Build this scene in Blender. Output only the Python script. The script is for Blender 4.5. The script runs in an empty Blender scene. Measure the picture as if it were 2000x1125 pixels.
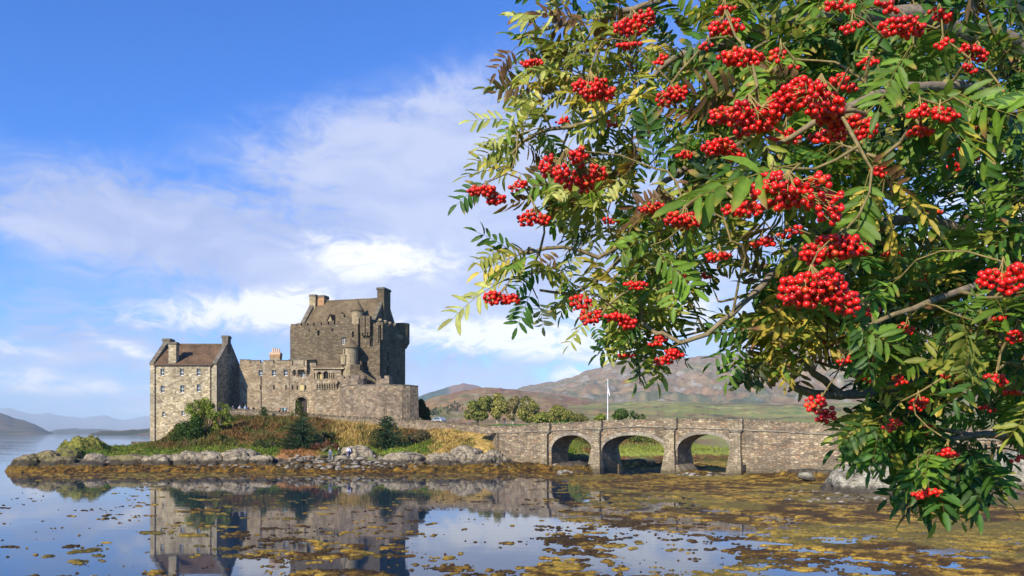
import bpy, bmesh, math, random
import numpy as np
from math import sin, cos, pi, radians as R, sqrt, atan2

# ------------------------------------------------------------------ camera, sky, sun, exposure
S = bpy.context.scene
COL = S.collection
F, HY, CZ = 1500.0, 846.0, 5.0            # photo focal length (px), horizon row, eye height (m)
cam = bpy.data.cameras.new("camera")
camo = bpy.data.objects.new("camera", cam)
COL.objects.link(camo)
camo.location = (0, 0, CZ)
camo.rotation_euler = (pi / 2, 0, 0)
cam.sensor_width = 36.0
cam.lens = 27.0
cam.shift_y = (HY - 562.5) / 2000.0
cam.clip_start = 0.05
cam.clip_end = 60000
S.camera = camo

SUN_EL, SUN_AZ = 29.0, 211.0              # azimuth clockwise from +Y
sd = (sin(R(SUN_AZ)) * cos(R(SUN_EL)), cos(R(SUN_AZ)) * cos(R(SUN_EL)), sin(R(SUN_EL)))
sl = bpy.data.lights.new("sun", 'SUN')
sl.energy = 5.0
sl.angle = R(0.5)
sl.color = (1.0, 0.91, 0.76)
so = bpy.data.objects.new("sun", sl)
COL.objects.link(so)
from mathutils import Vector
so.rotation_euler = Vector(sd).to_track_quat('Z', 'Y').to_euler()
S.view_settings.view_transform = 'Standard'
S.view_settings.look = 'None'
S.view_settings.exposure = 0.45
S.view_settings.gamma = 1.0
S.cycles.max_bounces = 6
S.cycles.transparent_max_bounces = 8
S.cycles.volume_bounces = 0


class NT:
    """small helper to write node trees"""
    def __init__(s, tree):
        s.t = tree

    def n(s, typ, **kw):
        nd = s.t.nodes.new(typ)
        for k, v in kw.items():
            setattr(nd, k, v)
        return nd

    def link(s, a, b):
        s.t.links.new(a, b)

    def put(s, sock, v):
        if isinstance(v, bpy.types.NodeSocket):
            s.link(v, sock)
        elif v is not None:
            if isinstance(v, (tuple, list)) and len(v) == 3 and sock.type == 'RGBA':
                v = (*v, 1)
            sock.default_value = v

    def m(s, op, a, b=None, c=None, clamp=False):
        nd = s.n('ShaderNodeMath', operation=op, use_clamp=clamp)
        s.put(nd.inputs[0], a)
        if b is not None:
            s.put(nd.inputs[1], b)
        if c is not None:
            s.put(nd.inputs[2], c)
        return nd.outputs[0]

    def mix(s, f, a, b, mode='MIX'):
        nd = s.n('ShaderNodeMix', data_type='RGBA', blend_type=mode)
        s.put(nd.inputs[0], f)
        s.put(nd.inputs[6], a)
        s.put(nd.inputs[7], b)
        return nd.outputs[2]

    def ramp(s, f, stops, interp='LINEAR'):
        nd = s.n('ShaderNodeValToRGB')
        cr = nd.color_ramp
        cr.interpolation = interp
        while len(cr.elements) < len(stops):
            cr.elements.new(0.5)
        for e, (p, c) in zip(cr.elements, stops):
            e.position = p
            e.color = (*c, 1) if len(c) == 3 else c
        s.put(nd.inputs[0], f)
        return nd.outputs[0]

    def sstep(s, v, a, b, lo=0.0, hi=1.0):
        nd = s.n('ShaderNodeMapRange', interpolation_type='SMOOTHSTEP')
        s.put(nd.inputs[0], v)
        nd.inputs[1].default_value = a
        nd.inputs[2].default_value = b
        nd.inputs[3].default_value = lo
        nd.inputs[4].default_value = hi
        return nd.outputs[0]

    def noise(s, vec, scale, detail=4, rough=0.55, dist=0.0, dim='3D'):
        nd = s.n('ShaderNodeTexNoise', noise_dimensions=dim)
        s.put(nd.inputs['Vector'], vec)
        nd.inputs['Scale'].default_value = scale
        nd.inputs['Detail'].default_value = detail
        nd.inputs['Roughness'].default_value = rough
        nd.inputs['Distortion'].default_value = dist
        return nd.outputs['Fac']

    def mapping(s, vec, scale=(1, 1, 1), loc=(0, 0, 0), rot=(0, 0, 0)):
        nd = s.n('ShaderNodeMapping')
        s.put(nd.inputs[0], vec)
        nd.inputs['Location'].default_value = loc
        nd.inputs['Rotation'].default_value = rot
        nd.inputs['Scale'].default_value = scale
        return nd.outputs[0]

    def comb(s, x, y, z=0.0):
        nd = s.n('ShaderNodeCombineXYZ')
        s.put(nd.inputs[0], x)
        s.put(nd.inputs[1], y)
        s.put(nd.inputs[2], z)
        return nd.outputs[0]


def make_world():
    w = bpy.data.worlds.new("World")
    S.world = w
    w.use_nodes = True
    t = w.node_tree
    t.nodes.clear()
    N = NT(t)
    sky = N.n('ShaderNodeTexSky', sky_type='NISHITA')
    sky.sun_disc = False
    sky.sun_elevation = R(SUN_EL)
    sky.sun_rotation = R(SUN_AZ)
    sky.air_density = 1.0
    sky.dust_density = 0.3
    sky.ozone_density = 2.6
    hs = N.n('ShaderNodeHueSaturation')
    hs.inputs['Hue'].default_value = 0.498
    hs.inputs['Saturation'].default_value = 1.12
    hs.inputs['Value'].default_value = 1.25
    N.link(sky.outputs[0], hs.inputs['Color'])
    base = N.mix(1.0, hs.outputs[0], (.46, 1.02, 1.92), 'MULTIPLY')
    tc = N.n('ShaderNodeTexCoord')
    v = tc.outputs['Generated']
    sx = N.n('ShaderNodeSeparateXYZ')
    N.link(v, sx.inputs[0])
    az = N.m('MULTIPLY', N.m('ARCTAN2', sx.outputs[0], sx.outputs[1]), 180 / pi)
    el = N.m('MULTIPLY', N.m('ARCSINE', sx.outputs[2]), 180 / pi)
    # wispy noise, stretched along the horizon and slightly tilted
    uv = N.comb(az, el)
    warp = N.n('ShaderNodeTexNoise', noise_dimensions='2D')
    N.link(uv, warp.inputs['Vector'])
    warp.inputs['Scale'].default_value = 0.09
    warp.inputs['Detail'].default_value = 3
    va = N.n('ShaderNodeVectorMath', operation='MULTIPLY_ADD')
    N.link(warp.outputs['Color'], va.inputs[0])
    va.inputs[1].default_value = (7, 4, 0)
    N.link(uv, va.inputs[2])
    wuv = va.outputs[0]
    n1 = N.noise(N.mapping(wuv, (0.055, 0.13, 1), (3.1, 1.7, 0), (0, 0, R(14))), 1.0, 6, 0.52, 0.2, '2D')
    n2 = N.noise(N.mapping(wuv, (0.16, 0.42, 1), (7.3, 2.2, 0), (0, 0, R(8))), 1.0, 7, 0.58, 0.3, '2D')

    def blob(a, e, ra, re, rot, amp):
        ca, sa = cos(R(rot)), sin(R(rot))
        dx = N.m('SUBTRACT', az, a)
        dy = N.m('SUBTRACT', el, e)
        u = N.m('DIVIDE', N.m('ADD', N.m('MULTIPLY', dx, ca), N.m('MULTIPLY', dy, sa)), ra)
        w_ = N.m('DIVIDE', N.m('SUBTRACT', N.m('MULTIPLY', dy, ca), N.m('MULTIPLY', dx, sa)), re)
        d2 = N.m('ADD', N.m('MULTIPLY', u, u), N.m('MULTIPLY', w_, w_))
        return N.m('MULTIPLY', N.m('POWER', 2.718, N.m('MULTIPLY', d2, -1.0)), amp)

    def total(bl):
        acc = None
        for b in bl:
            o = blob(*b)
            acc = o if acc is None else N.m('ADD', acc, o)
        return acc
    # (azimuth, elevation, half widths in degrees, tilt, amount): veils of pale cloud
    veil = total([(-10, 20.5, 15, 4.0, 14, 0.72), (2, 19, 11, 7, 20, .55), (-24, 14.5, 12, 2.2, -12, 0.6),
                  (-6, 12, 14, 4.5, 6, 0.85), (14, 12, 14, 6, 0, 0.75), (-16, 8.5, 13, 2.6, 8, 0.6),
                  (-31, 6.0, 9, 3.0, 0, 0.62), (8, 4, 20, 4.5, 0, 0.75), (-20, 2, 18, 2.2, 0, 0.6), (-8, 4.5, 9, 2.5, 0, .5),
                  (38, 10, 18, 8, 0, .5), (20, 28, 14, 5, 10, .25), (-29, 13, 10, 2.4, -8, .75), (-12, 16, 20, 4, 8, .35), (-33, 9.5, 6, 1.2, 0, .3)])
    n3 = N.noise(N.mapping(wuv, (0.55, 1.1, 1), (1.3, 6.2, 0), (0, 0, R(10))), 1.0, 7, 0.62, 0.4, '2D')
    cover = N.m('MULTIPLY', veil, N.m('ADD', N.m('ADD', N.m('MULTIPLY', n1, .85), N.m('MULTIPLY', n2, 0.55)), N.m('MULTIPLY', N.m('SUBTRACT', n3, .5), .75)))
    cover = N.sstep(cover, 0.10, 0.74, 0, 0.95)
    white = total([(-11.3, 12.9, 4.6, 1.55, -6, 1.15), (-5.5, 12.5, 5.0, 1.7, 0, .55), (-20.5, 8.4, 8.0, 1.4, 6, .95), (-15.5, 9.2, 3.8, 1.5, 10, .8),
                   (-1.5, 7.0, 9.0, 1.4, -4, 1.2), (10, 8.5, 8, 2.2, 0, .9), (4.6, 4.5, 2.6, .55, 14, 1.1),
                   (-26.3, 5.5, 2.4, 0.5, -16, .8), (-8, 7.3, 6, 1.0, 0, .3), (24, 12, 5, 2, 0, .9), (33, 14.5, 5, 3.5, 0, 1.2),
                   (-30, 3.0, 6, .8, 0, .8), (-22, 1.6, 5, .5, 0, .6), (-33, 5.4, 3.5, .7, -10, .6), (-25.5, 1.3, 3.0, .35, -6, .5), (-32.5, 3.8, 3, .5, 0, .4)])
    wn = N.m('MULTIPLY', white, N.m('ADD', N.m('ADD', 0.05, N.m('MULTIPLY', n2, 1.15)), N.m('MULTIPLY', N.m('SUBTRACT', n3, .5), 1.5)))
    wh = N.sstep(wn, 0.12, 0.80)
    lilac = N.ramp(N.m('ADD', N.m('MULTIPLY', n1, .6), N.m('MULTIPLY', n2, .4)), [(0.35, (3.9, 5.0, 8.4)), (0.6, (6.4, 7.1, 9.7))])
    c1 = N.mix(cover, base, lilac)
    # the unclouded upper sky deepens towards the zenith
    c1 = N.mix(1.0, c1, N.ramp(N.m('DIVIDE', el, 90), [(.33, (1, 1, 1)), (.62, (.42, .45, .52))]), 'MULTIPLY')
    c2 = N.mix(wh, c1, (11.2, 11.3, 12.0))
    bg = N.n('ShaderNodeBackground')
    bg.inputs['Strength'].default_value = 0.073
    N.link(c2, bg.inputs['Color'])
    out = N.n('ShaderNodeOutputWorld')
    N.link(bg.outputs[0], out.inputs[0])


make_world()

# ------------------------------------------------------------------ noise on arrays
def _hash(ix, iy, seed):
    h = (ix.astype(np.int64) * 374761393 + iy.astype(np.int64) * 668265263 + seed * 1442695041) & 0x7fffffff
    h = (h ^ (h >> 13)) * 1274126177 & 0x7fffffff
    h = h ^ (h >> 16)
    return (h & 0xffff) / 65535.0


def vnoise(x, y, seed=0):
    x = np.asarray(x, float)
    y = np.asarray(y, float)
    ix, iy = np.floor(x), np.floor(y)
    fx, fy = x - ix, y - iy
    fx = fx * fx * fx * (fx * (fx * 6 - 15) + 10)
    fy = fy * fy * fy * (fy * (fy * 6 - 15) + 10)
    a, b = _hash(ix, iy, seed), _hash(ix + 1, iy, seed)
    c, d = _hash(ix, iy + 1, seed), _hash(ix + 1, iy + 1, seed)
    return (a * (1 - fx) + b * fx) * (1 - fy) + (c * (1 - fx) + d * fx) * fy


def fbm(x, y, seed=0, oct=5, gain=0.5):
    s, a, t = 0, 1.0, 0
    x = np.asarray(x, float)
    y = np.asarray(y, float)
    for i in range(oct):
        s = s + a * vnoise(x, y, seed + i * 17)
        t += a
        a *= gain
        x, y = x * 1.93 + y * 0.31 + 5.2, y * 1.97 - x * 0.27 + 1.3
    return s / t


def sm(x, a, b):
    t = np.clip((x - a) / (b - a), 0, 1)
    return t * t * (3 - 2 * t)


def P(px, py, D):
    return ((px - 1000) / F * D, D, CZ - (py - HY) / F * D)


def XH(px, D):
    return (px - 1000) / F * D


def ZH(py, D):
    return CZ - (py - HY) / F * D


# ------------------------------------------------------------------ objects and tags
ORG = {}                                   # world origin of the thing an object belongs to


def tag(o, label=None, cat=None, group=None, kind=None):
    if label:
        o['label'] = label
    if cat:
        o['category'] = cat
    if group:
        o['group'] = group
    if kind:
        o['kind'] = kind
    return o


def empty(name, loc, label, cat, group=None, kind=None):
    o = bpy.data.objects.new(name, None)
    COL.objects.link(o)
    o.location = loc
    o.empty_display_size = 0.5
    ORG[o.name] = np.array(loc, float)
    return tag(o, label, cat, group, kind)


def link_mesh(name, me, mat, parent=None, origin=None):
    if mat:
        me.materials.append(mat)
    o = bpy.data.objects.new(name, me)
    COL.objects.link(o)
    if parent:
        o.parent = parent
        ORG[o.name] = ORG[parent.name]
    else:
        ORG[o.name] = np.array(origin if origin is not None else (0, 0, 0), float)
        o.location = ORG[o.name]
    return o


def from_arrays(name, V, Fc, mat, parent=None, origin=None, smooth=False, col=None, uv=None):
    """V (n,3) world positions, Fc (m,k) or list of faces; col per-vertex rgb"""
    org = ORG[parent.name] if parent else np.array(origin if origin is not None else (0, 0, 0), float)
    V = np.asarray(V, np.float64) - org
    me = bpy.data.meshes.new(name)
    if isinstance(Fc, np.ndarray):
        k = Fc.shape[1]
        me.vertices.add(len(V))
        me.vertices.foreach_set('co', V.astype(np.float32).ravel())
        me.loops.add(Fc.size)
        me.loops.foreach_set('vertex_index', Fc.astype(np.int32).ravel())
        me.polygons.add(len(Fc))
        me.polygons.foreach_set('loop_start', (np.arange(len(Fc)) * k).astype(np.int32))
        me.polygons.foreach_set('loop_total', np.full(len(Fc), k, np.int32))
        me.update(calc_edges=True)
    else:
        me.from_pydata([tuple(v) for v in V], [], Fc)
        me.update()
    if smooth:
        me.polygons.foreach_set('use_smooth', np.ones(len(me.polygons), bool))
    if col is not None:
        a = me.color_attributes.new('tint', 'FLOAT_COLOR', 'POINT')
        c = np.ones((len(V), 4), np.float32)
        c[:, :3] = col
        a.data.foreach_set('color', c.ravel())
    return link_mesh(name, me, mat, parent, origin)


class MB:
    """collects primitives in world space; optional frame (origin, yaw)"""
    def __init__(s, org=(0, 0, 0), yaw=0.0):
        s.v, s.f = [], []
        s.o, s.c, s.s = org, cos(yaw), sin(yaw)

    def w(s, p):
        x, y, z = p
        return (s.o[0] + x * s.c - y * s.s, s.o[1] + x * s.s + y * s.c, s.o[2] + z)

    def add(s, vs, fs):
        b = len(s.v)
        s.v += [s.w(p) for p in vs]
        s.f += [tuple(b + i for i in f) for f in fs]

    def box(s, x0, x1, y0, y1, z0, z1):
        s.add([(x0, y0, z0), (x1, y0, z0), (x1, y1, z0), (x0, y1, z0), (x0, y0, z1), (x1, y0, z1), (x1, y1, z1), (x0, y1, z1)],
              [(0, 3, 2, 1), (4, 5, 6, 7), (0, 1, 5, 4), (1, 2, 6, 5), (2, 3, 7, 6), (3, 0, 4, 7)])

    def prism(s, pts, z0, z1, top=None):
        n = len(pts)
        tp = top or pts
        z0s = z0 if isinstance(z0, (list, tuple)) else [z0] * n
        z1s = z1 if isinstance(z1, (list, tuple)) else [z1] * n
        s.add([(p[0], p[1], z) for p, z in zip(pts, z0s)] + [(p[0], p[1], z) for p, z in zip(tp, z1s)],
              [tuple(range(n))[::-1], tuple(range(n, 2 * n))] + [(i, (i + 1) % n, n + (i + 1) % n, n + i) for i in range(n)])

    def extr(s, pts, vec):
        n = len(pts)
        s.add([tuple(p) for p in pts] + [tuple(p[i] + vec[i] for i in range(3)) for p in pts],
              [tuple(range(n))[::-1], tuple(range(n, 2 * n))] + [(i, (i + 1) % n, n + (i + 1) % n, n + i) for i in range(n)])

    def cyl(s, x, y, z0, z1, r0, r1, n=16, a0=0, a1=2 * pi):
        full = abs(a1 - a0 - 2 * pi) < 1e-6
        m_ = n if full else n + 1
        an = [a0 + (a1 - a0) * i / n for i in range(m_)]
        b = [(x + r0 * cos(a), y + r0 * sin(a), z0) for a in an]
        if r1 < 1e-4:
            s.add(b + [(x, y, z1)], [tuple(range(m_))[::-1]] + [(i, (i + 1) % m_, m_) for i in range(m_)])
        else:
            t = [(x + r1 * cos(a), y + r1 * sin(a), z1) for a in an]
            s.add(b + t, [tuple(range(m_))[::-1], tuple(range(m_, 2 * m_))] + [(i, (i + 1) % m_, m_ + (i + 1) % m_, m_ + i) for i in range(m_)])

    def wall(s, p0, p1, z0, z1, holes=(), depth=0.35, back=True, thick=0.9):
        """a wall panel from p0 to p1 (x,y) with real rectangular openings (u0,u1,v0,v1) in metres / absolute z"""
        ux, uy = p1[0] - p0[0], p1[1] - p0[1]
        L = sqrt(ux * ux + uy * uy)
        ux, uy = ux / L, uy / L
        nx, ny = -uy, ux                     # points inwards
        U = sorted({0.0, L, *[h[0] for h in holes], *[h[1] for h in holes]})
        Z = sorted({z0, z1, *[h[2] for h in holes], *[h[3] for h in holes]})

        def q(u, z, d=0.0):
            return (p0[0] + ux * u + nx * d, p0[1] + uy * u + ny * d, z)
        for a, b in zip(U, U[1:]):
            for c, d in zip(Z, Z[1:]):
                um, zm = (a + b) / 2, (c + d) / 2
                if any(h[0] < um < h[1] and h[2] < zm < h[3] for h in holes):
                    continue
                s.add([q(a, c), q(b, c), q(b, d), q(a, d)], [(0, 1, 2, 3)])
        for h in holes:
            a, b, c, d = h[:4]
            s.add([q(a, c), q(b, c), q(b, c, depth), q(a, c, depth)], [(0, 1, 2, 3)])
            s.add([q(a, d), q(b, d), q(b, d, depth), q(a, d, depth)], [(3, 2, 1, 0)])
            s.add([q(a, c), q(a, d), q(a, d, depth), q(a, c, depth)], [(0, 1, 2, 3)])
            s.add([q(b, c), q(b, d), q(b, d, depth), q(b, c, depth)], [(3, 2, 1, 0)])
        if back:                             # top strip
            s.add([q(0, z1), q(L, z1), q(L, z1, thick), q(0, z1, thick)], [(0, 1, 2, 3)])
            s.add([q(0, z0, thick), q(L, z0, thick), q(L, z1, thick), q(0, z1, thick)], [(3, 2, 1, 0)])

    def cut(s):
        s.cuts = getattr(s, 'cuts', [(0, 0)]) + [(len(s.v), len(s.f))]

    def build_each(s, name, mat, parent=None):
        """one object per piece, a piece being what was added between two cuts"""
        s.cut()
        cs = s.cuts
        out = []
        for (v0, f0), (v1, f1) in zip(cs, cs[1:]):
            if v1 > v0:
                q = MB()
                q.v = s.v[v0:v1]
                q.f = [tuple(i - v0 for i in f) for f in s.f[f0:f1]]
                out.append(q.build(name, mat, parent))
        return out

    def build(s, name, mat, parent=None, smooth=False, origin=None):
        o = from_arrays(name, s.v, s.f, mat, parent, origin, smooth)
        me = o.data
        uvl = me.uv_layers.new(name='UVMap')
        org = ORG[o.name]
        nl = len(me.loops)
        uv = np.zeros((nl, 2), np.float32)
        for p in me.polygons:
            n = p.normal
            for li in p.loop_indices:
                c = me.vertices[me.loops[li].vertex_index].co
                x, y, z = c[0] + org[0], c[1] + org[1], c[2] + org[2]
                if abs(n.z) > 0.75:
                    uv[li] = (x, y)
                else:
                    h = sqrt(n.x * n.x + n.y * n.y) or 1
                    uv[li] = ((-n.y * x + n.x * y) / h, z / max(0.4, sqrt(1 - n.z * n.z)))
        uvl.data.foreach_set('uv', uv.ravel())
        return o


# ------------------------------------------------------------------ materials
def new_mat(name):
    m = bpy.data.materials.new(name)
    m.use_nodes = True
    t = m.node_tree
    t.nodes.clear()
    N = NT(t)
    b = N.n('ShaderNodeBsdfPrincipled')
    o = N.n('ShaderNodeOutputMaterial')
    N.link(b.outputs[0], o.inputs[0])
    b.inputs['Specular IOR Level'].default_value = 0.25
    return m, N, b, o


def bump(N, b, h, strength=0.5, dist=0.05):
    bn = N.n('ShaderNodeBump')
    bn.inputs['Strength'].default_value = strength
    bn.inputs['Distance'].default_value = dist
    N.put(bn.inputs['Height'], h)
    N.link(bn.outputs[0], b.inputs['Normal'])


def plain(name, c, rough=0.7, vary=0.15, scale=3.0, spec=0.25, metal=0.0):
    m, N, b, o = new_mat(name)
    tc = N.n('ShaderNodeTexCoord')
    n = N.noise(tc.outputs['Object'], scale, 4)
    col = N.ramp(n, [(0.3, tuple(x * (1 - vary) for x in c)), (0.7, tuple(min(1, x * (1 + vary)) for x in c))])
    N.link(col, b.inputs['Base Color'])
    b.inputs['Roughness'].default_value = rough
    b.inputs['Specular IOR Level'].default_value = spec
    b.inputs['Metallic'].default_value = metal
    return m


def masonry(name, pal, sw, sh, mortar, pale=0.0, palecol=(.6, .55, .45), dark=0.35, seed=0.0, edge=0.06, blend=1.0, soft=.30, tide=False):
    """random rubble: irregular stones in rough courses, stains, pale lime patches"""
    m, N, b, o = new_mat(name)
    tc = N.n('ShaderNodeTexCoord')
    uv = N.mapping(tc.outputs['UV'], (1, 1, 1), (seed, seed * .7, 0))
    wn = N.n('ShaderNodeTexNoise', noise_dimensions='2D')
    N.link(uv, wn.inputs['Vector'])
    wn.inputs['Scale'].default_value = 1.6
    wn.inputs['Detail'].default_value = 3
    va = N.n('ShaderNodeVectorMath', operation='MULTIPLY_ADD')
    N.link(wn.outputs['Color'], va.inputs[0])
    va.inputs[1].default_value = (.22, .10, 0)
    N.link(uv, va.inputs[2])
    st = N.mapping(va.outputs[0], (1 / sw, 1 / sh, 1))
    vo = N.n('ShaderNodeTexVoronoi', voronoi_dimensions='2D', feature='F1')
    N.link(st, vo.inputs['Vector'])
    vo.inputs['Scale'].default_value = 1
    vo.inputs['Randomness'].default_value = 0.85
    ve = N.n('ShaderNodeTexVoronoi', voronoi_dimensions='2D', feature='DISTANCE_TO_EDGE')
    N.link(st, ve.inputs['Vector'])
    ve.inputs['Scale'].default_value = 1
    ve.inputs['Randomness'].default_value = 0.85
    sp = N.n('ShaderNodeSeparateColor')
    N.link(vo.outputs['Color'], sp.inputs[0])
    k = len(pal)
    stone = N.ramp(sp.outputs[0], [((i + .0) / k, c) for i, c in enumerate(pal)], 'CONSTANT')
    jit = N.m('MULTIPLY_ADD', sp.outputs[1], 0.55, 0.72)
    stone = N.mix(1.0, stone, N.comb(jit, jit, jit), 'MULTIPLY')
    grain = N.noise(uv, 9.0, 4, .6, 0, '2D')
    stone = N.mix(0.5, stone, N.ramp(grain, [(.25, (.45, .45, .45)), (.75, (1.4, 1.4, 1.4))]), 'MULTIPLY')
    big = N.noise(N.mapping(uv, (.22, .13, 1), (4, 2, 0)), 1.0, 5, .6, .3, '2D')
    streak = N.noise(N.mapping(uv, (.9, .1, 1), (1, 9, 0)), 1.0, 4, .6, 0, '2D')
    stain = N.m('MULTIPLY', N.sstep(big, .42, .68), N.sstep(streak, .38, .62), clamp=True)
    stone = N.mix(N.m('MULTIPLY', stain, dark), stone, (.055, .05, .045))
    patch = N.noise(N.mapping(uv, (.30, .22, 1), (11, 3, 0)), 1.0, 3, .5, .8, '2D')
    pv_ = N.ramp(patch, [(.34, (.74, .73, .72)), (.47, (1, 1, 1)), (.56, (1.02, 1.0, .97)), (.66, (1.22, 1.20, 1.12))])
    stone = N.mix(1.0, stone, pv_, 'MULTIPLY')
    if pale > 0:
        pn = N.noise(N.mapping(uv, (.8, .7, 1), (8, 5, 0)), 1.0, 5, .65, .2, '2D')
        pm = N.m('MULTIPLY', N.sstep(pn, .52, .64), pale)
        stone = N.mix(pm, stone, palecol)
    mm = N.sstep(ve.outputs['Distance'], 0.0, edge, 1, 0)
    col = N.mix(N.m('MULTIPLY', mm, .75 * blend), stone, mortar)
    mean = tuple(sum(c[i] for c in pal) / k for i in range(3))
    col = N.mix(soft, col, mean)
    col = N.mix(1.0, col, (.75, .715, .65), 'MULTIPLY')
    if tide:
        geo = N.n('ShaderNodeNewGeometry')
        sz = N.n('ShaderNodeSeparateXYZ')
        N.link(geo.outputs['Position'], sz.inputs[0])
        zz = N.m('ADD', sz.outputs[2], N.m('MULTIPLY', N.m('SUBTRACT', N.noise(geo.outputs['Position'], 1.3, 4, .6), .5), 1.0))
        col = N.mix(N.sstep(zz, .3, .9, .88, 0), col, (.06, .045, .02))
        col = N.mix(N.sstep(zz, 1.2, 2.2, .35, 0), col, (.16, .13, .08))
    N.link(col, b.inputs['Base Color'])
    b.inputs['Roughness'].default_value = .92
    b.inputs['Specular IOR Level'].default_value = .12
    h = N.m('ADD', N.m('ADD', N.m('MULTIPLY', N.sstep(ve.outputs['Distance'], 0, .14), .7), N.m('MULTIPLY', grain, .35)), N.m('MULTIPLY', sp.outputs[2], .8))
    bump(N, b, h, 0.8, 0.09)
    return m


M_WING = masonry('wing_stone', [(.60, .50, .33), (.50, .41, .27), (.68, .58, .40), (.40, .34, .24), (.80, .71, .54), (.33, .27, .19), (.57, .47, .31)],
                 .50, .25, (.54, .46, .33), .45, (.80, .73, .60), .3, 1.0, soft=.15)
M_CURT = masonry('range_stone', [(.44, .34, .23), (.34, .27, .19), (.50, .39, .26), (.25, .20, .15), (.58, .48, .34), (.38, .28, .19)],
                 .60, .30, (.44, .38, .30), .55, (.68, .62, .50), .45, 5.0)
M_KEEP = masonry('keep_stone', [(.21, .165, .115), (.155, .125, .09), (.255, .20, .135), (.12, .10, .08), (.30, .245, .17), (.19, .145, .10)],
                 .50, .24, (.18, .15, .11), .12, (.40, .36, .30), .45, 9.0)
M_BAST = masonry('bastion_stone', [(.33, .26, .19), (.23, .18, .14), (.40, .31, .22), (.16, .135, .11), (.47, .38, .28), (.30, .22, .17)],
                 .55, .36, (.34, .30, .25), .3, (.58, .52, .44), .6, 13.0)
M_DRESS = masonry('dressed_stone', [(.50, .42, .29), (.44, .37, .26), (.56, .47, .33)], .8, .4, (.42, .36, .28), 0, dark=.3, seed=3.0, edge=.03)
M_TURR = masonry('turret_stone', [(.46, .38, .25), (.40, .33, .23), (.50, .42, .28)], .6, .3, (.38, .32, .24), 0, dark=.3, seed=6.0)
M_COPE = masonry('coping_stone', [(.24, .215, .18), (.19, .17, .15), (.30, .27, .22)], .8, .3, (.16, .14, .12), .2, (.45, .42, .35), .4, seed=8.0)
M_BRID = masonry('bridge_stone', [(.38, .30, .22), (.27, .22, .17), (.46, .37, .26), (.19, .16, .13), (.56, .47, .34), (.40, .27, .18), (.31, .25, .19)],
                 .50, .20, (.12, .10, .08), .18, (.58, .52, .42), .5, 17.0, .10, soft=.2, tide=True)
M_PIER = masonry('pier_stone', [(.44, .37, .26), (.34, .28, .20), (.50, .42, .30), (.24, .20, .15), (.54, .46, .34)],
                 .46, .20, (.11, .09, .07), .1, (.56, .50, .40), .45, 21.0, .12, tide=True)
M_DRY = masonry('drystone', [(.31, .25, .18), (.22, .18, .135), (.39, .31, .22), (.15, .125, .10), (.48, .40, .29)],
                .38, .22, (.09, .075, .06), .25, (.55, .50, .42), .4, 25.0, .12)
M_VOUS = masonry('arch_stone', [(.38, .34, .28), (.30, .27, .23), (.44, .39, .32)], .9, .5, (.2, .17, .14), .1, dark=.4, seed=29.)


def slate(name, cols, seed):
    m, N, b, o = new_mat(name)
    tc = N.n('ShaderNodeTexCoord')
    uv = N.mapping(tc.outputs['UV'], (1, 1, 1), (seed, 0, 0))
    br = N.n('ShaderNodeTexBrick')
    N.link(uv, br.inputs['Vector'])
    br.inputs['Color1'].default_value = (0, 0, 0, 1)
    br.inputs['Color2'].default_value = (1, 1, 1, 1)
    br.inputs['Mortar'].default_value = (.1, .1, .1, 1)
    br.inputs['Scale'].default_value = 1
    br.inputs['Brick Width'].default_value = .34
    br.inputs['Row Height'].default_value = .26
    br.inputs['Mortar Size'].default_value = .012
    n = N.noise(N.mapping(uv, (.5, .5, 1)), 1.0, 5, .65, .2, '2D')
    n2 = N.noise(uv, 4.0, 3, .6, 0, '2D')
    c = N.ramp(N.m('ADD', N.m('MULTIPLY', n, .6), N.m('MULTIPLY', n2, .4)), [(.36, cols[0]), (.5, cols[1]), (.62, cols[2])])
    c = N.mix(.35, c, N.mix(.5, br.outputs['Color'], (.8, .8, .8)), 'MULTIPLY')
    li = N.noise(N.mapping(uv, (1.6, 1.6, 1), (3, 3, 0)), 1.0, 4, .7, 0, '2D')
    c = N.mix(N.m('MULTIPLY', N.sstep(li, .6, .72), .35), c, (.36, .30, .20))
    c = N.mix(1.0, c, (.8, .8, .8), 'MULTIPLY')
    N.link(c, b.inputs['Base Color'])
    b.inputs['Roughness'].default_value = .8
    bump(N, b, br.outputs['Fac'], -.4, .03)
    return m


M_SLATE1 = slate('wing_slate', [(.085, .055, .035), (.17, .10, .055), (.24, .145, .08)], 0)
M_SLATE2 = slate('keep_slate', [(.12, .085, .045), (.19, .135, .075), (.27, .20, .115)], 7)
M_FRAME = plain('white_sash_paint', (.62, .60, .55), .6, .1)
M_PANE = plain('window_pane', (.025, .028, .032), .15, .2, 1.0, .5)
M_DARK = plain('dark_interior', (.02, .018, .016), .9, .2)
M_IRON = plain('painted_iron', (.09, .055, .04), .6, .2)
M_POT = plain('clay_pot', (.52, .36, .22), .8, .15)
M_BRICK = plain('chimney_brick', (.36, .20, .10), .9, .25, 2.0)
M_WHITE = plain('white_paint', (.80, .80, .80), .5, .05)


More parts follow.
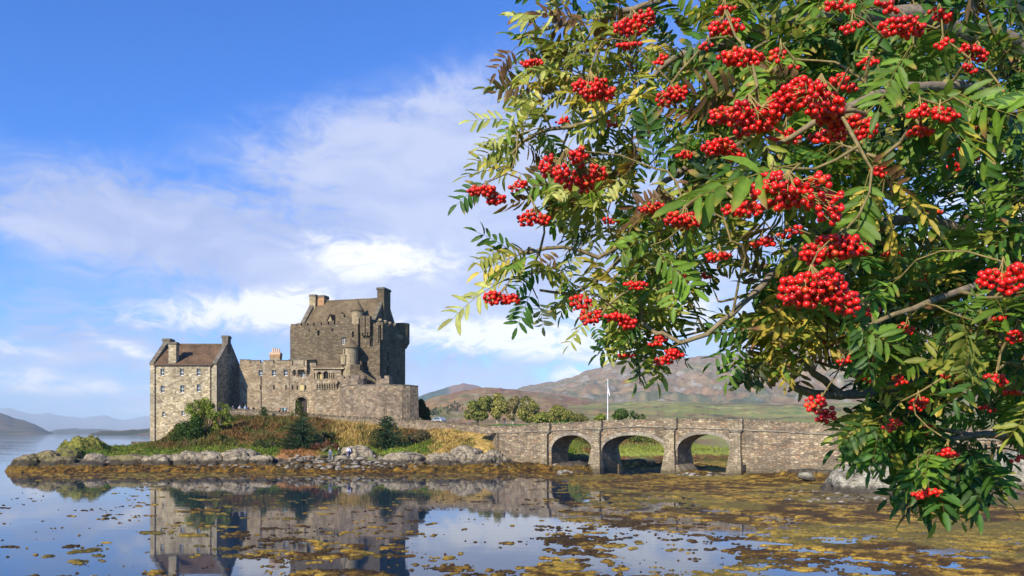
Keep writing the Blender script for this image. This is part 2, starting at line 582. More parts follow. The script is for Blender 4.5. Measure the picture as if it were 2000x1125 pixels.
def tint_mat(name, rough=.9, vary=.25, scale=6.0, bstr=.4, bdist=.1, trans=0.0, spec=.15, twoscale=None):
    m, N, b, o = new_mat(name)
    at = N.n('ShaderNodeAttribute', attribute_name='tint')
    tc = N.n('ShaderNodeTexCoord')
    n = N.noise(tc.outputs['Object'], scale, 5, .65)
    lo, hi = .80 * (1 - vary), .80 * (1 + vary)
    c = N.mix(1.0, at.outputs['Color'], N.ramp(n, [(.3, (lo, lo, lo)), (.7, (hi, hi, hi))]), 'MULTIPLY')
    N.link(c, b.inputs['Base Color'])
    b.inputs['Roughness'].default_value = rough
    b.inputs['Specular IOR Level'].default_value = spec
    if bstr:
        bump(N, b, n, bstr, bdist)
    if trans:
        tr = N.n('ShaderNodeBsdfTranslucent')
        N.link(c, tr.inputs[0])
        mx = N.n('ShaderNodeMixShader')
        mx.inputs[0].default_value = trans
        N.link(b.outputs[0], mx.inputs[1])
        N.link(tr.outputs[0], mx.inputs[2])
        N.link(mx.outputs[0], o.inputs[0])
    return m


M_GROUND = tint_mat('island_soil', .95, .35, 2.2, .9, .25)
M_WEED = tint_mat('seaweed_fronds', .8, .5, 9.0, 1.0, .06, spec=.12)
M_GRASS = tint_mat('grass_blades', .8, .15, 3.0, 0, 0, .25)
M_FOL = tint_mat('shrub_leaves', .7, .15, 3.0, 0, 0, .2)
M_HILL = tint_mat('hill_heather', .95, .28, .035, 0, 0)
M_BARK = plain('bark', (.20, .16, .11), .9, .3, 6)


def water_mat():
    m, N, b, o = new_mat('loch_water')
    b.inputs['Base Color'].default_value = (.010, .026, .055, 1)
    b.inputs['Roughness'].default_value = .03
    b.inputs['IOR'].default_value = 1.333
    b.inputs['Specular IOR Level'].default_value = .5
    geo = N.n('ShaderNodeNewGeometry')
    p = geo.outputs['Position']
    sx = N.n('ShaderNodeSeparateXYZ')
    N.link(p, sx.inputs[0])
    n1 = N.noise(N.mapping(p, (.9, 1.3, 1), (0, 0, 0), (0, 0, R(12))), 1.0, 3, .5)
    n2 = N.noise(N.mapping(p, (.12, .3, 1), (7, 0, 0), (0, 0, R(-6))), 1.0, 3, .5)
    # calm by the shore, rippled out in the open loch
    far = N.sstep(sx.outputs[1], 90, 190, .17, 1.0)
    lane = N.sstep(N.noise(N.mapping(p, (.004, .03, 1), (2, 5, 0)), 1.0, 3, .5), .38, .6, .35, 1.6)
    h = N.m('ADD', N.m('MULTIPLY', n1, .012), N.m('MULTIPLY', n2, .035))
    h = N.m('MULTIPLY', h, N.m('MULTIPLY', far, lane))
    bn = N.n('ShaderNodeBump')
    bn.inputs['Strength'].default_value = 1.0
    bn.inputs['Distance'].default_value = 1.0
    N.link(h, bn.inputs['Height'])
    N.link(bn.outputs[0], b.inputs['Normal'])
    return m


M_WATER = water_mat()


def rock_mat(name, pale, seed, weedtop=.95, moss=0.0):
    m, N, b, o = new_mat(name)
    geo = N.n('ShaderNodeNewGeometry')
    p = N.mapping(geo.outputs['Position'], (1, 1, 1), (seed, seed, 0))
    sx = N.n('ShaderNodeSeparateXYZ')
    N.link(geo.outputs['Position'], sx.inputs[0])
    n = N.noise(p, 1.1, 7, .68, .4)
    n2 = N.noise(N.mapping(p, (1, 1, 2.6), (0, 0, 0), (.4, .5, 0)), .7, 5, .62, .6)
    c = N.ramp(n, [(.30, (.05, .045, .04)), (.43, tuple(x * .55 for x in pale)), (.52, pale), (.68, tuple(min(.8, x * 1.45) for x in pale))])
    crack = N.sstep(N.m('ABSOLUTE', N.m('SUBTRACT', n2, .5)), 0, .026, 1, 0)
    c = N.mix(N.m('MULTIPLY', crack, .8), c, (.03, .027, .025))
    if moss:
        mo = N.sstep(N.noise(p, .55, 5, .6), .40, .52)
        nz = N.n('ShaderNodeSeparateXYZ')
        N.link(geo.outputs['Normal'], nz.inputs[0])
        c = N.mix(N.m('MULTIPLY', N.m('MULTIPLY', mo, N.sstep(nz.outputs[2], .05, .5)), moss), c, (.22, .22, .05))
    z = N.m('ADD', sx.outputs[2], N.m('MULTIPLY', N.m('SUBTRACT', N.noise(p, .8, 4, .6), .5), 1.0))
    c = N.mix(N.sstep(z, weedtop + .35, weedtop + .8, .9, 0), c, (.055, .045, .035))
    weed = N.ramp(N.noise(p, 2.6, 5, .7), [(.35, (.05, .03, .012)), (.5, (.17, .10, .02)), (.66, (.30, .19, .03))])
    c = N.mix(N.sstep(z, weedtop - .3, weedtop + .05, 1, 0), c, weed)
    c = N.mix(1.0, c, (.82, .8, .76), 'MULTIPLY')
    N.link(c, b.inputs['Base Color'])
    b.inputs['Roughness'].default_value = .85
    bump(N, b, N.m('ADD', n, N.m('MULTIPLY', n2, .7)), 1.0, .5)
    return m


M_ROCK = rock_mat('lichen_rock', (.44, .37, .27), 0)
M_ROCKT = rock_mat('tan_rock', (.34, .27, .16), 30, moss=.4)
M_ROCKM = rock_mat('mossy_rock', (.20, .17, .10), 60, moss=1.3)
M_BOULD = rock_mat('big_boulder', (.46, .43, .34), 90, weedtop=.05)

# ------------------------------------------------------------------ ground and water
DS = [24, 35, 45, 55, 65, 75, 82, 88, 94, 97, 100, 103, 107, 112, 118, 126, 134, 142, 150, 165, 185, 260]
B0 = [-.19, -.22, -.26, -.30, -.31, -.24, -.15, .0, .06]           # open water with floating mats
cols = {
    -900: [-.5] * 9 + [-1.5] * 13,
    -200: [-.30] * 9 + [-1.5] * 13,
    5:   [-.26, -.28, -.30, -.34, -.36, -.38, -.36, -.3, -.35, -.6, -.5, -.5, -.8, -1, -1.3, -1.5, -1.5, -1.5, -1.5, -1.5, -1.5, -1.5],
    35:  [-.24, -.26, -.30, -.34, -.36, -.34, -.26, -.1, -.1, -.05, .3, .7, .7, .2, -1, -1.5, -1.5, -1.5, -1.5, -1.5, -1.5, -1.5],
    100: [-.20, -.22, -.26, -.32, -.34, -.30, -.18, .02, .06] + [.15, .7, 1.2, 1.5, 1.5, .9, 0, -1, -1.5, -1.5, -1.5, -1.5, -1.5],
    160: [-.18, -.20, -.25, -.32, -.34, -.28, -.14, .04, .08] + [.2, .8, 1.4, 1.9, 2.2, 2.2, 1.7, .5, -1, -1.5, -1.5, -1.5, -1.5],
    230: B0 + [.2, .9, 1.5, 2.1, 2.4, 2.5, 2.5, 2.2, 1.2, .2, -1, -1.5, -1.5],
    300: B0 + [.25, 1.0, 1.7, 2.3, 2.6, 2.9, 3.1, 3.2, 3.3, 3.0, 2, -1, -1.5],
    350: B0 + [.25, 1.0, 1.75, 2.4, 2.7, 3.1, 3.9, 4.9, 6.0, 7.5, 8, 4, -1.5],
    410: B0 + [.25, 1.0, 1.8, 2.45, 2.9, 3.9, 5.5, 7.2, 8.2, 8.4, 8.4, 5, -1.5],
    480: B0 + [.25, 1.0, 1.8, 2.5, 2.9, 4.2, 6.2, 7.9, 8.4, 8.4, 8.4, 6, -1.5],
    600: B0 + [.25, 1.0, 1.8, 2.5, 3.1, 4.5, 6.4, 7.7, 8.4, 8.4, 8.4, 6, -1.5],
    700: B0 + [.25, .9, 1.6, 2.3, 3.3, 4.8, 6.2, 7.2, 7.8, 8.0, 8, 6, -1.5],
    800: B0 + [.25, 1.0, 1.8, 2.5, 3.4, 4.9, 6.1, 6.9, 7.0, 7.0, 7, 6.5, 3],
    900: B0 + [.25, 1.0, 1.8, 2.9, 4.4, 5.7, 6.3, 6.5, 6.5, 6.5, 6.5, 6.5, 4],
    950: B0 + [.25, 1.0, 1.7, 2.7, 4.9, 5.9, 6.2, 6.4, 6.5, 6.6, 6.8, 6.8, 4],
    985: B0 + [.2, .7, 1.2, 1.7, 3.6, 5.6, 6.2, 6.4, 6.5, 6.7, 6.9, 6.9, 4],
    1020: B0 + [.2, .5, .9, 1.3, 2.6, 5.0, 6.1, 6.4, 6.5, 6.7, 6.9, 6.9, 4],
    1070: [-.05, -.08, -.12, -.16, -.16, -.08, .04, .02, .06, .1, .4, .8, 1.1, 2.0, 4.0, 5.8, 6.3, 6.5, 6.7, 6.9, 6.9, 4],
    1110: [-.04, -.08, -.10, -.12, -.10, .0, .12, .10, .06, .1, .3, .6, .8, 1.4, 3.2, 5.4, 6.3, 6.5, 6.7, 6.9, 6.9, 4],
    1180: [-.06, -.08, -.10, -.06, .04, .22, .32, .26, -.02, -.3, -.3, -.3, -.1, 1.0, 2.0, 3.6, 5.2, 6.3, 6.7, 6.9, 6.9, 4],
    1250: [-.05, -.08, -.08, .0, .14, .30, .38, .28, -.1, -.3, -.3, -.2, .2, 1.2, 2.0, 2.6, 3.6, 4.6, 5.6, 6.8, 6.9, 4],
    1330: [-.04, -.06, -.06, .08, .24, .34, .42, .30, .1, -.15, -.2, -.1, .3, .9, 1.7, 2.2, 2.5, 2.6, 2.4, 1, -.5, -1],
    1400: [-.04, -.05, -.02, .16, .30, .38, .42, .35, .2, -.1, -.1, 0, .3, .7, 1.3, 1.7, 1.9, 2.0, 1.6, -.3, -1, -1],
    1500: [-.02, -.02, .06, .24, .34, .38, .5, .9, .9, .7, .4, .2, .2, .5, .8, 1.0, 1.0, .9, .5, -.6, -1, -1],
    1600: [.0, .02, .14, .30, .38, .46, .9, 1.3, 1.2, .8, .4, .2, .2, .5, .8, 1, 1, .9, .5, -.6, -1, -1],
    1720: [.02, .06, .20, .34, .42, .8, 1.4, 1.5, 1.2, .8, .4, .2, .2, .5, .8, 1, 1, .9, .5, -.6, -1, -1],
    1850: [.04, .12, .26, .38, .6, 1.2, 1.6, 1.6, 1.4, 1, .6, .4, .4, .6, .8, 1, 1, .9, .5, -.6, -1, -1],
    2000: [.05, .12, .22, .4, .9, 1.5, 1.8, 2.0, 2.0, 1.8, 1.5, 1.2, 1, 1, 1, 1, 1, .9, .5, -.6, -1, -1],
    2300: [-.1, .1, .4, .9, 1.6, 2.2, 2.6, 3, 3, 3, 3, 3, 3, 3, 3, 3, 3, 3, 2, 1, -1, -1],
    3000: [.3, .8, 1.4, 2.2, 3, 3.5, 4, 4, 4, 4, 4, 4, 4, 4, 4, 4, 4, 4, 3, 2, 1, -1],
}
CPX = np.array(sorted(cols), float)
CH = np.array([cols[int(k)] for k in CPX], float)
DSA = np.array(DS, float)


def hbase(px, D):
    px = np.asarray(px, float)
    D = np.asarray(D, float)
    i = np.clip(np.searchsorted(CPX, px) - 1, 0, len(CPX) - 2)
    j = np.clip(np.searchsorted(DSA, D) - 1, 0, len(DSA) - 2)
    u = np.clip((px - CPX[i]) / (CPX[i + 1] - CPX[i]), 0, 1)
    v = np.clip((D - DSA[j]) / (DSA[j + 1] - DSA[j]), 0, 1)
    u = u * u * (3 - 2 * u)
    return (CH[i, j] * (1 - u) + CH[i + 1, j] * u) * (1 - v) + (CH[i, j + 1] * (1 - u) + CH[i + 1, j + 1] * u) * v


def hterr(px, D):
    """ground height at a bearing (px) and distance; all smoothness comes from world-space noise"""
    px = np.asarray(px, float)
    D = np.asarray(D, float)
    X = (px - 1000) / F * D
    h = hbase(px, D)
    rough = fbm(X * .9, D * .9, 3, 5, .55) - .5
    lump = fbm(X * .22 + 9, D * .22, 11, 4) - .5
    land = sm(h, .2, 1.6)
    shore = sm(h, -.1, .5) * (1 - sm(h, 2.2, 3.2)) * sm(D, 92, 97)
    h = h + land * (rough * .25 + lump * .5 * (1 - sm(D, 136, 142) * sm(h, 5, 6))) + shore * (np.abs(rough) * 1.3 - .1 + lump * .5)
    d2 = ((X + 60.3) / 3.3) ** 2 + ((D - 108) / 4.2) ** 2
    h = h + 2.1 * np.exp(-d2 ** 2.0) * (1 + rough * .5)
    # mats of floating weed in the shallows: patches a little above the water
    big = fbm(X * .10 + 3, D * .085 + 8, 21, 3)
    mid = fbm(X * .55 + .25 * D, D * .80, 31, 5, .64)
    fine = fbm(X * 2.4, D * 3.4, 41, 5, .65)
    flat = (1 - sm(h, .1, .5)) * (1 - sm(D, 97, 104))
    h = h + flat * ((mid - .5) * 1.0 + (big - .5) * .36 + (fine - .5) * .75)
    near = (D < 97)
    # weed lies thin on the surface: compress what stands above the water
    hh = np.where(near & (h > 0), np.minimum(h, .035 + .16 * np.maximum(h - .03, 0) + np.maximum(h - .45, 0) * .84 + (fine - .5) * .05), h)
    return np.where(h > .9, h, np.where(near, hh, h))


def zone_color(px, X, D, H):
    """what grows or lies where: weed, rock, turf, bracken, straw-coloured grass"""
    n1 = fbm(X * .5, D * .5, 51, 5, .6)
    n2 = fbm(X * 2.2, D * 2.2, 61, 4, .6)
    n3 = fbm(X * .13, D * .13, 71, 3)

    def C(*c):
        return np.array(c)[None, :] * np.ones((len(X), 1))

    def mx(a, b, t):
        t = np.clip(t, 0, 1)[:, None]
        return a * (1 - t) + b * t
    weed = mx(C(.09, .05, .014), C(.34, .20, .03), sm(n2, .38, .64))
    weed = mx(weed, C(.40, .26, .04), sm(n1, .50, .62) * sm(n2, .4, .6))
    weed = mx(weed, C(.05, .03, .012), sm(n1, .52, .40) * .85)
    weed = mx(weed, C(.22, .18, .04), sm(n3, .5, .6) * .5)
    weed = weed * (1 + .35 * sm(px, 1150, 1400))[:, None]
    weed = mx(weed, mx(C(.045, .026, .012), C(.26, .135, .022), sm(n2, .42, .66)), sm(D, 94, 97) * (px < 1080) * .8)
    shingle = mx(C(.10, .08, .06), C(.30, .25, .19), sm(n2, .4, .62))
    mud = mx(C(.06, .052, .042), C(.13, .12, .10), sm(n2, .4, .6))
    turf = mx(C(.10, .17, .02), C(.20, .27, .035), sm(n1, .4, .6))
    turf = mx(turf, C(.30, .22, .06), sm(n2, .52, .66) * .7)
    brack = mx(C(.16, .085, .03), C(.27, .15, .05), sm(n2, .38, .62))
    brack = mx(brack, C(.12, .13, .03), sm(n1, .49, .60) * .9)
    straw = mx(C(.42, .27, .07), C(.62, .43, .14), sm(n2, .38, .62))
    straw = mx(straw, C(.18, .17, .04), sm(n1, .54, .66) * .8)
    rust = mx(C(.30, .14, .05), C(.40, .20, .07), n2)
    dist = n1 - .5
    c = mx(brack, turf, 1 - sm(D + dist * 10, 111, 116.5))
    c = mx(c, straw, sm(px + dist * 120, 640, 665) * sm(D + dist * 6, 109, 112) * (1 - sm(px + dist * 100, 765, 790)) )
    c = mx(c, straw, sm(px + dist * 120, 815, 850) * (1 - sm(px, 962, 990)))
    c = mx(c, rust, sm(px + dist * 60, 530, 545) * (1 - sm(px + dist * 60, 610, 640)) * (1 - sm(D, 108.5, 110.5)))
    c = mx(c, turf * .9, 1 - sm(px + dist * 60, 250, 330))
    c = mx(c, C(.28, .25, .06), sm(H + dist * 3, 2.6, 3.8) * (1 - sm(px, 200, 230)) * .8)
    c = mx(c, turf, sm(px, 975, 1010) * sm(D, 108, 112))
    lawn = C(.085, .24, .02)
    c = mx(c, lawn, sm(px, 895, 915) * sm(D, 128, 133) * (1 - sm(px, 1110, 1150)))
    rb = mx(brack, C(.23, .24, .06), sm(n1, .42, .58))
    c = mx(c, rb, sm(px, 1110, 1150) * (1 - sm(H + dist * 1.2, 3.8, 4.6)))
    c = mx(c, C(.30, .34, .06), sm(px, 1150, 1180) * sm(H + dist * .6, 1.5, 1.8) * (1 - sm(H + dist * .6, 2.6, 3.0)))
    c = mx(c, mud, sm(D, 139, 141) * sm(px, 420, 450) * (1 - sm(px, 850, 880)))
    # tide line
    hz = H + dist * .9
    left = 1 - sm(px, 1000, 1040)
    c = mx(c, shingle, (1 - sm(hz, 1.55, 1.9)) * left)
    c = mx(c, mud, (1 - sm(hz, 1.15, 1.45)) * left)
    c = mx(c, mud, (1 - sm(hz, 1.2, 1.6)) * (1 - left) * (D < 112))
    c = mx(c, brack * .8, (1 - sm(hz, 1.3, 1.7)) * (1 - left) * (D >= 112))
    top = .95 - .25 * sm(px, 1050, 1400)
    c = mx(c, weed, 1 - sm(hz, top, top + .35))
    grit = sm(px, 1560, 1650) * sm(D + dist * 12, 50, 58) * (1 - sm(D + dist * 12, 66, 74))
    c = mx(c, shingle * .8, grit * sm(n2, .46, .6))
    return np.clip(c, 0.003, .9)


def polar_mesh(name, pxs, Dsv, mat, kind, label, cat, colf=zone_color):
    PXg, Dg = np.meshgrid(pxs, Dsv)
    px, D = PXg.ravel(), Dg.ravel()
    H = hterr(px, D)
    X = (px - 1000) / F * D
    V = np.stack([X, D, H], 1)
    nx, ny = len(pxs), len(Dsv)
    i = (np.arange(ny - 1)[:, None] * nx + np.arange(nx - 1)[None, :]).ravel()
    Fc = np.stack([i, i + 1, i + nx + 1, i + nx], 1)
    keep = H[Fc].max(1) > -.04                 # below the water nothing is needed but the bed
    Fc = Fc[keep]
    used, inv = np.unique(Fc.ravel(), return_inverse=True)
    c = colf(px, X, D, H)
    o = from_arrays(name, V[used], inv.reshape(-1, 4), mat, smooth=True, col=c[used])
    return tag(o, label, cat, kind=kind)


DEDGE = 96.0
ys = np.arange(1175, HY + 7500 / DEDGE, -1.0)
D1 = np.append(7500 / (ys - HY), DEDGE)
polar_mesh('seaweed', np.arange(-250, 2600, 2.6), D1, M_WEED, 'stuff', 'golden brown seaweed lying in mats on the shallow water', 'seaweed')
D2 = np.concatenate([np.arange(DEDGE, 126, .22), np.arange(126, 190, .8), np.arange(190, 262, 6)])
polar_mesh('island_ground', np.arange(-120, 2600, 2.6), D2, M_GROUND, 'structure', 'grassy rocky island and shore the castle and bridge stand on', 'island')

# water to the horizon, loch bed below it
v = [(-30000, -60, 0), (30000, -60, 0), (30000, 40000, 0), (-30000, 40000, 0)]
tag(from_arrays('water', v, [(0, 1, 2, 3)], M_WATER), 'calm blue sea loch reflecting castle and sky', 'water', kind='structure')
v = [(-30000, -60, -3), (30000, -60, -3), (30000, 40000, -3), (-30000, 40000, -3)]
tag(from_arrays('seabed', v, [(0, 1, 2, 3)], plain('bed_mud', (.08, .07, .05), .9)), 'loch bed under the water', 'seabed', kind='structure')

# the bank the viewer and the rowan stand on
xs = np.linspace(-40, 45, 110)
yy = np.linspace(-30, 22, 70)
Xg, Yg = np.meshgrid(xs, yy)
hb = np.interp(Yg.ravel(), [-30, 2, 5.5, 9, 14, 22], [4.2, 3.35, 3.1, 1.6, .2, -.6]) + (fbm(Xg.ravel() * .5, Yg.ravel() * .5, 5) - .5) * .35
i = (np.arange(69)[:, None] * 110 + np.arange(109)[None, :]).ravel()
tc_ = np.array([.12, .17, .03])[None, :] * (0.7 + .7 * fbm(Xg.ravel() * 2, Yg.ravel() * 2, 6)[:, None])
tag(from_arrays('shore_bank', np.stack([Xg.ravel(), Yg.ravel(), hb], 1), np.stack([i, i + 1, i + 111, i + 110], 1), M_GROUND, smooth=True, col=tc_),
    'grassy bank on the near shore where the rowan grows', 'bank', kind='structure')


# ------------------------------------------------------------------ hills
def hill(name, ridge, Dr, Df, zf, pal, seed, amp=.12, freq=5.0, p=1.0, label='', step=4.0, woods=None, gully=.5, rough_ridge=1.5, nr=70):
    rp = np.array(ridge, float)
    px = np.arange(rp[0, 0], rp[-1, 0] + step, step)
    rz = CZ - (np.interp(px, rp[:, 0], rp[:, 1]) - HY) / F * Dr
    rz = rz + (fbm(px * .035, px * 0 + seed, seed + 2, 5, .6) - .5) * rough_ridge / F * Dr * 4
    t = np.concatenate([np.linspace(0, 1, nr), [1.04, 1.12, 1.3]])
    Tg, Pg = np.meshgrid(t, px, indexing='ij')
    Rz = np.broadcast_to(rz, Tg.shape)
    tt = np.clip(Tg, 0, 1)
    Dg = Df + (Dr - Df) * Tg
    X = (Pg - 1000) / F * Dg
    prof = tt ** p
    Hh = zf + (Rz - zf) * prof
    sc = freq / Dr
    n = fbm(X * sc * 6, Dg * sc * 6, seed, 6, .55)
    g = np.abs(fbm(X * sc * 9 + 3, Dg * sc * 3, seed + 5, 5, .55) - .5) * 2
    Hr = (Rz - zf)
    env = np.sin(np.clip(tt, 0, 1) * pi) ** .7
    Hh = Hh + env * Hr * amp * ((n - .5) * 2 - gully * (1 - g) * .6 + .15)
    Hh = np.where(Tg > 1, Rz * (1 - (Tg - 1) * 2.5), Hh)
    c = pal(X.ravel(), Dg.ravel(), Hh.ravel(), tt.ravel(), n.ravel(), g.ravel(), Pg.ravel())
    ny, nx = Tg.shape
    i = (np.arange(ny - 1)[:, None] * nx + np.arange(nx - 1)[None, :]).ravel()
    o = from_arrays(name, np.stack([X.ravel(), Dg.ravel(), Hh.ravel()], 1), np.stack([i, i + 1, i + nx + 1, i + nx], 1), M_HILL, smooth=True, col=np.clip(c, .005, .8))
    tag(o, label, 'hill', kind='structure')
    return o


def mixc(a, b, t):
    return np.array(a)[None, :] * (1 - t[:, None]) + np.array(b)[None, :] * t[:, None]


def lerp(a, b, t):
    return a * (1 - t[:, None]) + np.array(b)[None, :] * t[:, None]


def pal_heather(X, D, H, t, n, g, px):
    m = fbm(X * .004, D * .0025, 91, 6, .62)
    m2 = fbm(X * .012 + 4, D * .006, 92, 5, .62)
    c = mixc((.30, .185, .095), (.38, .25, .12), sm(m, .4, .6))
    c = lerp(c, (.22, .20, .10), sm(m2, .5, .6) * .7)
    c = lerp(c, (.19, .14, .12), sm(m, .55, .66) * .5)
    c = lerp(c, (.07, .11, .06), sm(m2, .60, .66) * (1 - t) * .9)
    c = lerp(c, (.27, .16, .10), sm(fbm(X * .006 + 9, D * .003, 90, 5, .6), .52, .64) * .5)
    c = lerp(c, (.40, .37, .31), sm(fbm(X * .03, D * .015, 93, 4, .7), .60, .68) * .7)
    c = lerp(c, (.10, .10, .06), sm(g, .12, .03) * .6)
    return c


def pal_moor(X, D, H, t, n, g, px):
    m = fbm(X * .012, D * .008, 94, 6, .6)
    m2 = fbm(X * .04 + 4, D * .02, 95, 5, .6)
    c = mixc((.27, .155, .07), (.38, .235, .11), sm(m, .38, .62))
    c = lerp(c, (.26, .105, .075), sm(m2, .53, .63) * .8)
    c = lerp(c, (.17, .18, .06), sm(m, .52, .62) * .8)
    c = lerp(c, (.40, .33, .22), sm(m2, .30, .38) * 0 + sm(fbm(X * .1, D * .04, 96, 4), .62, .68) * .5)
    return c


def pal_field(X, D, H, t, n, g, px):
    m = fbm(X * .010, D * .012, 97, 6, .6)
    m2 = fbm(X * .03 + 4, D * .03, 98, 5, .62)
    c = mixc((.26, .27, .08), (.40, .35, .12), sm(m, .4, .6))
    c = lerp(c, (.28, .165, .085), sm(m2, .5, .62) * .75)
    c = lerp(c, (.11, .19, .05), sm(m, .56, .62) * .8)
    c = lerp(c, (.06, .09, .04), sm(m2, .66, .70) * .8)
    left = 1 - sm(px, 1080, 1240)
    c = lerp(c, (.26, .155, .075), left * sm(m, .36, .5) * .7)
    return c


def pal_wood(X, D, H, t, n, g, px):
    m = fbm(X * .02, D * .02, 99, 5, .7)
    c = mixc((.035, .07, .055), (.06, .10, .07), sm(m, .4, .6))
    c = lerp(c, (.26, .15, .10), sm(t, .72, .84) * sm(px, 868, 885))
    return c


def pal_far(X, D, H, t, n, g, px):
    return mixc((.12, .11, .12), (.20, .18, .16), sm(n, .4, .6))


def pal_leftnear(X, D, H, t, n, g, px):
    c = mixc((.10, .09, .07), (.20, .15, .10), sm(n, .42, .6))
    return lerp(c, (.05, .075, .04), sm(fbm(X * .01, D * .01, 88), .48, .6) * .8)


hill('hills', [(740, 800), (800, 781), (850, 765), (905, 748), (930, 752), (948, 759), (1000, 761), (1060, 768), (1140, 800)],
     4600, 3400, 5, pal_wood, 101, .10, 3, 1.0, 'distant hill with dark conifer slope behind the bastion', 3)
hill('hills', [(930, 800), (985, 768), (1020, 754), (1080, 745), (1120, 737), (1150, 722), (1200, 706), (1262, 694), (1330, 699), (1400, 692), (1470, 690),
               (1540, 676), (1620, 660), (1720, 640), (1850, 610), (2000, 600), (2400, 600), (2700, 640)],
     3600, 1500, 30, pal_heather, 102, .10, 9, 1.05, 'long purple brown heather mountain behind the bridge', 3.5, gully=.8, nr=110, rough_ridge=2.4)
hill('hills', [(700, 830), (760, 806), (820, 786), (845, 776), (905, 761), (960, 757), (1010, 761), (1060, 768), (1130, 776), (1200, 788), (1290, 800), (1380, 812)],
     1500, 640, 3, pal_moor, 103, .14, 5, .95, 'low brown moorland hill behind the parkland trees', 2.5)
hill('hills', [(900, 812), (1000, 800), (1060, 792), (1120, 789), (1180, 786), (1260, 783), (1340, 784), (1440, 788), (1560, 789), (1700, 786), (1900, 780), (2500, 770)],
     1200, 520, 2, pal_field, 104, .10, 6, .9, 'pale green fields on the far shore behind the bridge', 3, gully=.3)
hill('mountains', [(-700, 800), (-400, 780), (-150, 806), (-60, 812), (0, 797), (18, 796), (40, 803), (62, 809), (96, 806), (130, 814), (160, 817), (205, 811), (240, 819),
                   (270, 815), (300, 812), (360, 818), (460, 830)],
     24000, 18000, 10, pal_far, 105, .2, 4, 1.0, 'far blue mountain range across the loch', 4)
hill('hills', [(-700, 760), (-300, 785), (-80, 800), (0, 807), (26, 816), (50, 822), (70, 830), (90, 840), (104, 845.5)],
     4600, 3600, 0, pal_leftnear, 106, .15, 5, 1.0, 'dark hill sloping into the loch at the left edge', 3)
hill('hills', [(80, 845), (110, 838), (150, 836), (200, 838), (250, 841), (300, 842), (360, 842)],
     7500, 6300, 0, pal_leftnear, 107, .15, 6, 1.0, 'low grey headland far across the loch', 3)
hill('hills', [(175, 846), (200, 842.5), (230, 841), (262, 838), (285, 837.5), (310, 836), (400, 838)],
     2300, 2100, 0, pal_leftnear, 108, .15, 8, 1.0, 'low dark rocky point left of the castle', 3)
hill('hills', [(1280, 846), (1340, 840), (1420, 836), (1600, 830), (1900, 825)],
     480, 430, 0, pal_field, 109, .15, 8, 1.0, 'low green shore seen under the right arch', 3)

# the air over the loch: one closed box of thin even haze, sky outside it
hz = MB()
hz.box(-29000, 29000, -55, 25500, -4, 880)
m_ = bpy.data.materials.new('haze_air')
m_.use_nodes = True
m_.node_tree.nodes.clear()
N_ = NT(m_.node_tree)
pv = N_.n('ShaderNodeVolumePrincipled')
pv.inputs['Color'].default_value = (.72, .86, 1.0, 1)
pv.inputs['Density'].default_value = 6e-5
pv.inputs['Anisotropy'].default_value = -.25
N_.link(pv.outputs[0], N_.n('ShaderNodeOutputMaterial').inputs['Volume'])
tag(hz.build('haze', m_), 'thin blue haze over the loch', 'haze', kind='stuff')
# ------------------------------------------------------------------ castle
CAS = (-38.0, 147.0, 8.0)
castle = empty('castle', CAS, 'grey brown stone castle with tall keep, gabled wing and low bastion on the island', 'castle')


def sash(name, parent, p0, dirx, w, h, z, depth, bars=True, label=None):
    """window: painted frame with glazing bars, pane as its child.  p0 = (x,y) of lower left at the wall face"""
    nx, ny = -dirx[1], dirx[0]
    yaw = atan2(dirx[1], dirx[0])
    fr = MB((p0[0] + nx * (depth - .08), p0[1] + ny * (depth - .08), z), yaw)
    t = .09
    fr.box(0, t, 0, .07, 0, h)
    fr.box(w - t, w, 0, .07, 0, h)
    fr.box(t, w - t, 0, .07, 0, t * 1.6)
    fr.box(t, w - t, 0, .07, h - t, h)
    fr.box(t, w - t, .002, .068, h * .5 - .05, h * .5 + .05)
    if bars:
        fr.box(w / 2 - .025, w / 2 + .025, .004, .06, t * 1.6, h * .5 - .05)
        fr.box(w / 2 - .025, w / 2 + .025, .004, .06, h * .5 + .05, h - t)
    o = fr.build('window', M_FRAME, parent)
    if label:
        o['label'] = label
    pn = MB((p0[0] + nx * (depth - .03), p0[1] + ny * (depth - .03), z), yaw)
    pn.add([(t, 0, t), (w - t, 0, t), (w - t, 0, h - t), (t, 0, h - t)], [(0, 1, 2, 3)])
    return o, pn


def rough_steps(mb, x, y0, y1, z0, z1, n, wx, over=.35):
    """crow steps climbing from (y0,z0) to (y1,z1) on a gable at local x"""
    for i in range(n):
        a, b = y0 + (y1 - y0) * i / n, y0 + (y1 - y0) * (i + 1) / n
        zz = z0 + (z1 - z0) * (i + 1) / n
        zb = z0 + (z1 - z0) * i / n
        mb.box(x, x + wx, min(a, b), max(a, b), zb - .5, zz + over * .5)


# ---- gabled wing (left)
WX0, WX1, WY0, WY1 = -67.4, -55.0, 143.0, 155.7
WZ0, WZE, WZR = 1.5, 17.75, 22.1
WYM = (WY0 + WY1) / 2
wm = MB()
wins = [(317, 727, .72, 1.35), (355, 727, .72, 1.35), (388, 727, .72, 1.35), (317.5, 760, .72, 1.35), (356, 759.5, .75, 1.4), (388, 758, .72, 1.4),
        (320, 809, .6, .95), (357.5, 807, .6, .95)]
holes = []
for (a, b, w_, h_) in wins:
    x, z = XH(a, 143) - w_ / 2 - WX0, ZH(b, 143) - h_ / 2
    holes.append((x, x + w_, z, z + h_))
wm.wall((WX0, WY0), (WX1, WY0), WZ0, WZE, holes, .28, back=False)
